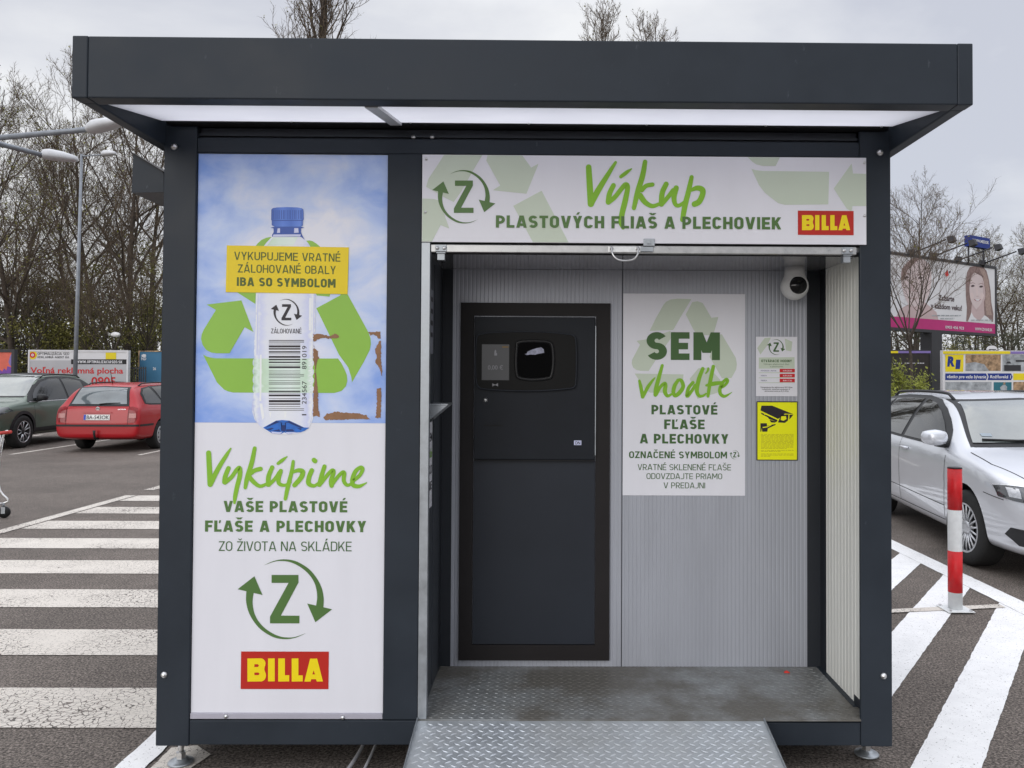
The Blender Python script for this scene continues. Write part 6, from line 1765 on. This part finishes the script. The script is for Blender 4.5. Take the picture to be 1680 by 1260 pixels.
a.build('face_picture', [M['bb_skin'], M['bb_white'], M['bb_skin2'], M['bb_hair'], M['bb_hair2'], M['bb_dark'], mat('printed lips', (.34, .12, .14), .6, 0, .1, 5), mat('printed blush', (.60, .49, .48), .6, 0, .03, 5)], T, True)
a = MB()
for q, d, mi in ((smooth_loop([(170, 250), (300, 120), (460, 130), (555, 240), (570, 420), (540, 600), (470, 730), (380, 780), (270, 760), (200, 640), (150, 420)], 4), .008, 0), ([(150, 420), (160, 260), (300, 115), (420, 118), (330, 190), (240, 280), (190, 420)], .012, 3),
                 ([(60, 980), (130, 820), (270, 740), (480, 720), (640, 860), (680, 1000)], .006, 2)):
    ppoly(a, BG, q, d, mi, zB)
for x, y in ((225, 378), (415, 383)):
    ppoly(a, BG, smooth_loop([(x - 34, y + 4), (x - 8, y - 14), (x + 18, y - 14), (x + 36, y + 2), (x + 8, y + 16), (x - 14, y + 16)], 3), .014, 5, zB)
    ppoly(a, BG, [(x - 44, y - 44), (x, y - 60), (x + 44, y - 44), (x + 44, y - 34), (x, y - 48), (x - 44, y - 34)], .014, 3, zB)
ppoly(a, BG, [(270, 660), (330, 650), (400, 662), (335, 682)], .014, 6, zB)
ppoly(a, BG, [(300, 400), (280, 560), (330, 580), (360, 560), (330, 550), (312, 470)], .014, 2, zB)
a.build('portrait_picture', [M['bb_skin'], M['bb_white'], M['bb_skin2'], M['bb_hair'], M['bb_hair2'], M['bb_dark'], M['bb_skin2']], T, True)
a = MB()
pfont(a, BG, 'Zažiarte', 1460 + 665 / 8.4, 1460 + 885 / 8.4, 410 + 700 / 8.4, 410 + 628 / 8.4, .012, 0, .025)
pfont(a, BG, 'v každom veku!', 1460 + 560 / 8.4, 1460 + 990 / 8.4, 410 + 818 / 8.4, 410 + 748 / 8.4, .012, 0, .025)
for x0, x1, y in ((575, 970, 898), (690, 880, 940), (1112, 1400, 962)):
    x = x0
    while x < x1:
        ppoly(a, BG, [(x, y), (min(x + 50, x1), y), (min(x + 50, x1), y + 12), (x, y + 12)], .026, 1, zB); x += 62
a.build('slogan', [M['bb_dark'], M['bb_photo2']], T, True)
a = MB()
ppoly(a, BG, smooth_loop([(760, 320), (785, 280), (800, 310), (806, 345), (780, 370), (764, 350)], 3), .012, 0, zB)
ppoly(a, BG, [(808, 300), (835, 285), (838, 310), (815, 325)], .012, 1, zB)
a.build('red_mark', [M['bb_red'], M['bb_dark']], T, True)
zC = (1450, 260, 5.726)
for x, y in ((250, 878), (450, 903), (690, 934), (915, 965)):
    a_, z_ = BG.px(1450 + x / 5.726, 260 + y / 5.726)
    z_ = bz1 + .16
    p0, p1 = BG.pt(a_, z_, .05), BG.pt(a_ + .05, z_ + .42, 1.72)
    ar = MB().tube([p0, p1], .035, 6).box(p0.x - .12, p0.x + .12, p0.y - .12, p0.y + .12, p0.z - .06, p0.z + .18).build('lamp_arm', M['bb_frame'], T, True)
    dd = BG.n
    hd = MB()
    hd.prism([(-.13, .10), (.13, .10), (.17, -.20), (-.17, -.20)], lambda u, v: p1 + BG.ex * u + Vector((0, 0, v)) + dd * (.14 - v * .3), lambda u, v: p1 + BG.ex * u * .7 + Vector((0, 0, v * .8 + .04)) + dd * (.40 - v * .3))
    hd.build('flood_lamp', M['bb_frame'], ar, True)
TS = Pl(BG.pt(0, 0, .2), BG.ex)
q0, q1 = TS.px(1450 + 808 / 5.726, 260 + 820 / 5.726), TS.px(1450 + 997 / 5.726, 260 + 745 / 5.726)
t0 = TS.px(1450 + 810 / 5.726, 260 + 718 / 5.726)[1]
b = MB(); b.prism([(q0[0], q0[1]), (q1[0], q0[1]), (q1[0], t0), (q0[0], t0)], lambda a_, z: TS.pt(a_, z, 0), lambda a_, z: TS.pt(a_, z, -.28))
ts = b.build('top_sign', M['bb_navy'], T, True)
a = MB(); pfont(a, TS, 'WWW.MEDI.SK', 1450 + 832 / 5.726, 1450 + 985 / 5.726, 260 + 792 / 5.726, 260 + 765 / 5.726, .012, 0, .03); a.build('sign_text', M['bb_white'], ts, True)
for a_ in (q0[0] + .12, q1[0] - .35): MB().tube([TS.pt(a_, bz1, -.14), TS.pt(a_, q0[1] + .02, -.14)], .045, 6).build('sign_leg', M['bb_frame'], ts, True)

# R1 board and the dark board beside it
RB = Pl((0, 30, 0))
zD = (1450, 540, 7.304)
A0 = RB.px(1450 + 715 / 7.304, 600)[0]
ztr = RB.px(1560, 540 + 268 / 7.304)[1]
T = board('billboard', 'white billboard with yellow top strip and blue R1 letters behind the silver car', RB, A0, A0 + 5.1, .40, ztr, M['bb_white'], M['bb_white'], M['lamp_pole'], .05)
a = MB()
def zr(q, d, mi): ppoly(a, RB, q, d, mi, zD)
zr([(705, 264), (1510, 264), (1510, 296), (705, 296)], .035, 0); zr([(735, 305), (955, 305), (950, 510), (735, 510)], .01, 0); zr([(1550, 530), (1900, 530), (1900, 610), (1550, 610)], .01, 0)
a.build('yellow_print', M['bb_yellow'], T, True)
a = MB(); zr([(1510, 266), (3300, 266), (3300, 296), (1510, 296)], .035, 0); a.build('lilac_strip', M['bb_lilac'], T, True)
a = MB()
zr([(735, 530), (1225, 530), (1240, 570), (1225, 610), (735, 610)], .01, 0); zr([(1240, 530), (1525, 530), (1542, 570), (1525, 610), (1240, 610), (1255, 570)], .01, 0)
pfont(a, RB, 'R', 1450 + 758 / 7.304, 1450 + 848 / 7.304, 540 + 440 / 7.304, 540 + 325 / 7.304, .016, 0, .06, .1)
pfont(a, RB, '1', 1450 + 855 / 7.304, 1450 + 910 / 7.304, 540 + 470 / 7.304, 540 + 365 / 7.304, .016, 0, .06, .1)
pfont(a, RB, 'všetko pre vaše bývanie', 1450 + 750 / 7.304, 1450 + 1222 / 7.304, 540 + 588 / 7.304, 540 + 550 / 7.304, .016, 1, .02, .15)
pfont(a, RB, 'Rožňavská 1', 1450 + 1270 / 7.304, 1450 + 1518 / 7.304, 540 + 588 / 7.304, 540 + 552 / 7.304, .016, 1, .02, .15)
a.build('blue_print', [M['bb_navy'], M['bb_white']], T, True)
a = MB()
zr([(978, 305), (1400, 305), (1400, 500), (978, 500)], .01, 0); zr([(1420, 305), (1900, 305), (1900, 505), (1420, 505)], .01, 1)
zr([(978, 410), (1090, 395), (1200, 420), (1260, 500), (978, 500)], .016, 1); zr([(1440, 430), (1640, 430), (1640, 500), (1440, 500)], .016, 2); zr([(1580, 370), (1700, 370), (1700, 392), (1580, 392)], .016, 2); zr([(1460, 410), (1480, 388), (1510, 388), (1525, 412)], .016, 2)
zr([(735, 632), (1290, 632), (1290, 800), (735, 800)], .01, 1)
zr([(1550, 632), (1900, 632), (1900, 800), (1550, 800)], .01, 0)
zr([(1315, 635), (1530, 635), (1530, 800), (1315, 800)], .01, 3); zr([(1410, 760), (1390, 700), (1420, 670), (1450, 665), (1475, 690), (1470, 760)], .016, 1); zr([(1425, 660), (1435, 635), (1455, 640), (1455, 665)], .018, 0)
a.build('photo_print', [M['bb_photo'], M['bb_photo2'], M['bb_frame'], M['bb_teal']], T, True)
b = MB()
half = [(1235 + 62 + 62 * math.cos(R(k * 15)), 264 - 52 * math.sin(R(k * 15))) for k in range(13)]
pts = [RB.px(zD[0] + x / zD[2], zD[1] + y / zD[2]) for x, y in half]
b.prism(pts, lambda u, v: RB.pt(u, v + .052, .03), lambda u, v: RB.pt(u, v + .052, -.05)); tq = b.build('crown_sign', M['bb_white'], T, True)
a = MB(); ppoly(a, RB, [(1255, 240), (1340, 240), (1340, 252), (1255, 252)], .036, 0, zD); a.build('crown_print', M['bb_frame'], tq, True)
DB = Pl((0, 31, 0))
A1 = DB.px(1450 + 548 / 7.304, 600)[0]
T = board('billboard', 'dark brown poster billboard with lilac top strip beside the right kiosk post', DB, A1 - 5.1, A1, .40, DB.px(1490, 540 + 262 / 7.304)[1], M['bb_frame'], M['bb_brown'], M['lamp_pole'], .05)
a = MB()
ppoly(a, DB, [(168, 262), (556, 262), (556, 288), (168, 288)], .035, 0, zD); ppoly(a, DB, [(60, 262), (168, 262), (168, 288), (60, 288)], .035, 1, zD)
a.build('top_strip', [M['bb_lilac'], M['bb_yellow']], T, True)
a = MB()
for x0, x1 in ((120, 215), (248, 375), (402, 485)):
    x = x0
    while x < x1: ppoly(a, DB, [(x, 402), (min(x1, x + 22), 402), (min(x1, x + 22), 414), (x, 414)], .012, 0, zD); x += 29
a.build('poster_print', M['bb_grey'], T, True)

# ------------------------------------------------------------------ trees
M['bark'] = mat('grey brown bark', (.066, .053, .044), .9, 0, .3, 6, bump=.3, bscale=40)
M['twig'] = mat('brown twigs', (.108, .082, .060), .9, 0, .3, 2)
M['bud'] = mat('yellow green spring leaves', (.17, .165, .035), .7, 0, .4, 1.5)
M['leaf_dark'] = mat('dark evergreen leaves', (.036, .038, .020), .7, 0, .4, 1.5)
M['leaf_mid'] = mat('olive leaves', (.165, .155, .042), .7, 0, .4, 1.5)
M['leaf_lime'] = mat('lime green shoots', (.20, .22, .035), .7, 0, .35, 2)

def make_tree(seed, H, spread, fork, nlimb, kids, buds=0.0, upward=.35, thick=1.0, leader=True, reach=1.0):
    """bare tree of height H at the origin: (trunk MB, crown MB) -- tapered limbs down to single twigs"""
    rnd = random.Random(seed)
    tr, cr = MB(), MB()
    def limb(p, d, ln, r0, r1, nseg, wob, up):
        pts, rads = [p.copy()], [r0]
        for i in range(nseg):
            d = (d + Vector((rnd.gauss(0, wob), rnd.gauss(0, wob), rnd.gauss(0, wob) + up / nseg))).normalized()
            p = p + d * (ln / nseg)
            pts.append(p.copy()); rads.append(r0 + (r1 - r0) * (i + 1) / nseg)
        return pts, rads
    def at(pts, rads, t):
        f = t * (len(pts) - 1); i = min(int(f), len(pts) - 2); u = f - i
        return pts[i].lerp(pts[i + 1], u), (pts[i + 1] - pts[i]).normalized(), rads[i] + (rads[i + 1] - rads[i]) * u
    def turn(d, ang, az):
        o = d.orthogonal().normalized(); o2 = d.cross(o)
        return (d * math.cos(ang) + (o * math.cos(az) + o2 * math.sin(az)) * math.sin(ang)).normalized()
    def grow(pts, rads, ln, lev):
        n_ = kids[lev]
        az = rnd.uniform(0, 6.28)
        for k in range(n_):
            t = .22 + .78 * (k + rnd.random() * .8) / n_
            p, d, r = at(pts, rads, min(t, .99))
            az += 2.4 + rnd.uniform(-.5, .5)
            nd = turn(d, rnd.uniform(.45, .95), az)
            l2 = ln * rnd.uniform(.34, .58) * (1.15 - .45 * t)
            if lev == len(kids) - 1:
                q = p + nd * l2 + Vector((0, 0, l2 * .12)); q2 = p + nd * l2 * .5
                rr_ = .0075 * thick
                o = nd.orthogonal().normalized() * rr_; o2 = nd.cross(o).normalized() * rr_
                cr.add([p + o, p - o * .5 + o2 * .87, p - o * .5 - o2 * .87, q], [(0, 1, 3), (1, 2, 3), (2, 0, 3)], 0)
                if rnd.random() < buds:
                    for _ in range(2):
                        c = q2.lerp(q, rnd.random()) ; s = rnd.uniform(.02, .05)
                        u = Vector((rnd.gauss(0, 1), rnd.gauss(0, 1), rnd.gauss(0, 1))).normalized(); w = u.orthogonal().normalized()
                        cr.add([c + u * s, c + w * s, c - u * s, c - w * s], [(0, 1, 2, 3)], 1)
            else:
                r2 = max(.010 * thick, r * .55)
                ps, rs_ = limb(p, nd, l2, r2, max(.007 * thick, r2 * .4), 3 if lev else 4, .16, upward)
                cr.tube(ps, rs_, 4 if lev else 5, 0, caps=False)
                grow(ps, rs_, l2, lev + 1)
    r0 = H * .0135 * thick
    tp, tr_ = limb(Vector((0, 0, -.1)), Vector((rnd.gauss(0, .04), rnd.gauss(0, .04), 1)), H * (.92 if leader else fork + .12), r0, r0 * .18 if leader else r0 * .6, 9, .05, .1)
    tr.tube(tp, tr_, 9, 0)
    az = rnd.uniform(0, 6.28)
    for k in range(nlimb):
        t = fork + (1 - fork) * (k + rnd.random() * .5) / nlimb if leader else .82 + .18 * rnd.random()
        p, d, r = at(tp, tr_, min(t, .985))
        az += 2.4 + rnd.uniform(-.4, .4)
        nd = turn(d, rnd.uniform(.5, .85) * spread, az)
        ln = reach * H * rnd.uniform(.30, .42) * (1.25 - .7 * (t - fork) / (1 - fork) if leader else 1.35)
        ps, rs_ = limb(p, nd, ln, max(.02, r * .62), .016 * thick, 6, .11, upward)
        tr.tube(ps, rs_, 6, 0, caps=False)
        grow(ps, rs_, ln, 0)
    return tr, cr

PROTO = {}
def tree(kind, x, y, s, rz, label, name='bare_tree', group='bare trees beyond the car park', cat='tree'):
    spec = {'a': dict(seed=11, H=16, spread=1.0, fork=.28, nlimb=14, kids=[9, 8, 7], buds=.07, thick=.9), 'b': dict(seed=27, H=17, spread=.85, fork=.30, nlimb=14, kids=[9, 8, 7], buds=.12, upward=.5, thick=.9),
            'c': dict(seed=5, H=15, spread=1.15, fork=.22, nlimb=14, kids=[9, 8, 7], buds=.26, thick=.9), 'd': dict(seed=71, H=11, spread=1.05, fork=.22, nlimb=11, kids=[8, 7, 6], buds=.02, leader=False, upward=.3, thick=.55),
            'p': dict(seed=44, H=22, spread=.40, reach=.58, fork=.30, nlimb=24, kids=[8, 6, 6], buds=.05, upward=.75)}[kind]
    t = thing(name, label, cat, (x, y, 0), rz, group)
    t.scale = (s, s, s)
    if kind not in PROTO:
        tr, cr = make_tree(**spec)
        PROTO[kind] = (tr.build('trunk', M['bark'], t), cr.build('crown', [M['twig'], M['bud']], t))
    else:
        for o in PROTO[kind]:
            c = o.copy(); COL.objects.link(c); c.parent = t
    return t

def X_at(px, Y): return Pl((0, Y, 0)).px(px, 600)[0]
def Z_at(px, py, Y): return Pl((0, Y, 0)).px(px, py)[1]
for kind, px_, Y, s, rz, lab in (
        ('c', 30, 39.5, 1.00, .3, 'bare tree with a forked trunk left of the white billboard'),
        ('b', 118, 45, 1.06, 1.2, 'tall bare tree rising behind the middle of the white billboard'),
        ('a', 208, 42, 1.10, 2.4, 'dark bare tree with a thick trunk between the white and blue billboards'),
        ('b', 255, 49, 1.10, 3.9, 'bare tree mostly hidden behind the left kiosk post'),
        ('a', -40, 44, 1.10, 4.4, 'bare tree standing outside the left picture edge, branches reaching in'),
        ('c', 168, 52, 1.18, 5.0, 'bare tree set back behind the tall thin street lamp'),
        ('c', 2, 60, 1.2, 2.2, 'distant bare tree above the green crossover'),
        ('d', 62, 39, .95, .9, 'low bare thicket above the left end of the white billboard'),
        ('d', 140, 40, .85, .2, 'low bare thicket above the centre of the white billboard'),
        ('d', 188, 38.5, .80, 2.9, 'low bare thicket above the right end of the white billboard'),
        ('d', 240, 41, 1.0, 4.1, 'low bare thicket above the blue billboard'),
        ('d', 12, 40, .95, 5.3, 'low bare thicket above the coral billboard'),
        ('p', 512, 36, 1.2, .4, 'tall bare tree with a thick trunk showing above the left half of the canopy'),
        ('p', 972, 46, 1.14, 1.7, 'bare tree top showing above the canopy right of the middle'),
        ('p', 1083, 50, 1.185, 2.9, 'smaller bare tree top above the canopy, right of the others'),
        ('d', 1497, 26.5, .90, 2.0, 'bare spreading tree in front of the pylon billboard'),
        ('a', 1500, 46, .80, 3.0, 'bare tree behind the left half of the pylon billboard'),
        ('c', 1662, 44, .66, 4.0, 'brown bare tree right of the pylon billboard'),
        ('b', 1610, 54, .62, 1.1, 'bare tree peeping over the right end of the pylon billboard'),
        ('c', 1720, 50, .80, .5, 'bare tree at the right picture edge')):
    tree(kind, X_at(px_, Y), Y, s, rz, lab)

def leafy(name, label, px_, Y, w, h, dens, leafm, seed, leaf=.10, z0=.2, group=None, cat='bush', dep=None, upright=0.0):
    """shrub or evergreen: forked stems and many leaf-sized faces in uneven clumps"""
    rnd = random.Random(seed)
    x = X_at(px_, Y)
    t = thing(name, label, cat, (x, Y, 0), 0, group)
    st, lf = MB(), MB()
    dep = dep or w
    clumps = []
    for k in range(int(14 + dens * 10)):
        a = rnd.uniform(0, 2 * PI); rr_ = math.sqrt(rnd.random())
        zz = rnd.uniform(0, 1)
        wz = math.sqrt(max(.05, 1 - (zz * 1.0 - .35) ** 2 / .5))
        c = Vector((math.cos(a) * rr_ * w / 2 * wz, math.sin(a) * rr_ * dep / 2 * wz, z0 + zz * (h - z0) * rnd.uniform(.8, 1)))
        clumps.append((c, rnd.uniform(.12, .30) * min(w, h) * .55))
        if k < 40:
            st.tube([(rnd.uniform(-.1, .1), rnd.uniform(-.1, .1), 0), (c.x * .4, c.y * .4, c.z * .5), c], [.035 + .01 * h, .025, .008], 5, 0, caps=False)
    for c, r in clumps:
        for _ in range(int(60 * dens)):
            d = Vector((rnd.gauss(0, .5), rnd.gauss(0, .5), rnd.gauss(0, .5 + upright))) * r
            p = c + d
            if p.z < .03: continue
            s = leaf * rnd.uniform(.5, 1.2)
            u = Vector((rnd.gauss(0, 1), rnd.gauss(0, 1), rnd.gauss(0, 1) + upright * 3)).normalized(); v = u.orthogonal().normalized()
            lf.add([p + u * s, p + v * s * .45, p - u * s, p - v * s * .45], [(0, 1, 2, 3)], 0)
    st.build('trunk', M['bark'], t); lf.build('crown', leafm, t)
    return t
i = 0
for px_, Y, w, h, d_, lm, lab in (
        (95, 41, 5.5, 6.6, 2.0, 'leaf_mid', 'yellow green bush above the left end of the white billboard'),
        (160, 41, 5.6, 6.2, 2.0, 'leaf_mid', 'olive green bush above the right half of the white billboard'),
        (215, 43, 6.0, 6.6, 1.7, 'leaf_mid', 'tall olive shrub between the white and blue billboards'),
        (20, 43, 6.5, 7.2, 1.9, 'leaf_dark', 'dark evergreen behind the coral billboard'),
        (128, 44, 5.0, 8.6, 1.6, 'leaf_mid', 'tall thin yellow green shrub beside the tall thin lamp'),
        (40, 45.5, 5.0, 8.8, 1.5, 'leaf_mid', 'tall yellow green shrub above the roof of the green crossover'),
        (235, 45, 5.0, 9.4, 1.7, 'leaf_mid', 'tall olive shrub beside the left kiosk post'),
        (75, 47, 6.0, 7.8, 1.9, 'leaf_dark', 'dark leafy tree set back behind the left end of the white billboard'),
        (190, 50, 7.0, 8.0, 1.9, 'leaf_dark', 'dark evergreen mass set back right of the tall thin lamp'),
        (1478, 41, 5.0, 5.8, 1.7, 'leaf_dark', 'dark evergreen behind the dark brown billboard'),
        (1640, 42, 7.0, 4.6, 1.8, 'leaf_dark', 'dark evergreen hedge bush above the R1 billboard'),
        (1575, 45, 6.0, 4.2, 1.5, 'leaf_mid', 'olive bush behind the left end of the R1 billboard')):
    i += 1
    leafy('evergreen_tree' if lm == 'leaf_dark' else 'bush', lab, px_, Y, w, h, d_ * 1.25, M[lm], 100 + i, .085, group='greenery behind the billboards', cat='tree' if lm == 'leaf_dark' else 'bush')
leafy('lime_bush', 'bright yellow green bush behind the roof of the silver car', 1484, 23, 1.9, 1.95, 1.8, M['leaf_lime'], 7, .07, .1, upright=.5)

# a scrap of white plastic film caught in the trees
c = Pl((0, 37.5, 0)).pw(189.5, 549)
b = MB()
bm = bmesh.new(); bmesh.ops.create_icosphere(bm, subdivisions=3, radius=1)
rnd = random.Random(9)
for v in bm.verts: v.co = Vector((v.co.x * .24 * rnd.uniform(.86, 1.14), v.co.y * .12, v.co.z * .13 * rnd.uniform(.8, 1.15))) + c
b.frombm(bm)
tag(b.build('plastic_bag', mat('white plastic film', (.75, .75, .75), .4)), 'white plastic bag caught in the branches above the white billboard', 'bag')
# far wood that closes the view behind everything
rnd = random.Random(21)
fw_, fl_ = MB(), MB()
for k in range(300):
    x = rnd.uniform(-80, 80); y = rnd.uniform(70, 96); h = rnd.uniform(4.5, 11)
    fw_.tube([(x, y, 0), (x + rnd.uniform(-.6, .6), y, h * .6), (x + rnd.uniform(-1.2, 1.2), y, h)], [.16, .10, .03], 4, 0, caps=False)
    for j in range(170):
        zz = h * (1 - rnd.random() ** 1.6) * .97 + .1
        p = Vector((x + rnd.gauss(0, 1.3 * (1.15 - zz / h)) , y + rnd.gauss(0, .8), zz))
        u = Vector((rnd.gauss(0, 1), rnd.gauss(0, 1), rnd.gauss(0, 1))).normalized(); v = u.orthogonal().normalized(); s = rnd.uniform(.10, .22)
        fw_.add([p + u * s, p + v * s * .6, p - u * s, p - v * s * .6], [(0, 1, 2, 3)], 1)
tag(fw_.build('far_wood', [M['bark'], mat('dull brown green foliage', (.060, .054, .030), .8, 0, .5, .4)]), 'far strip of dull green and brown wood closing the view', 'wood', kind='stuff')
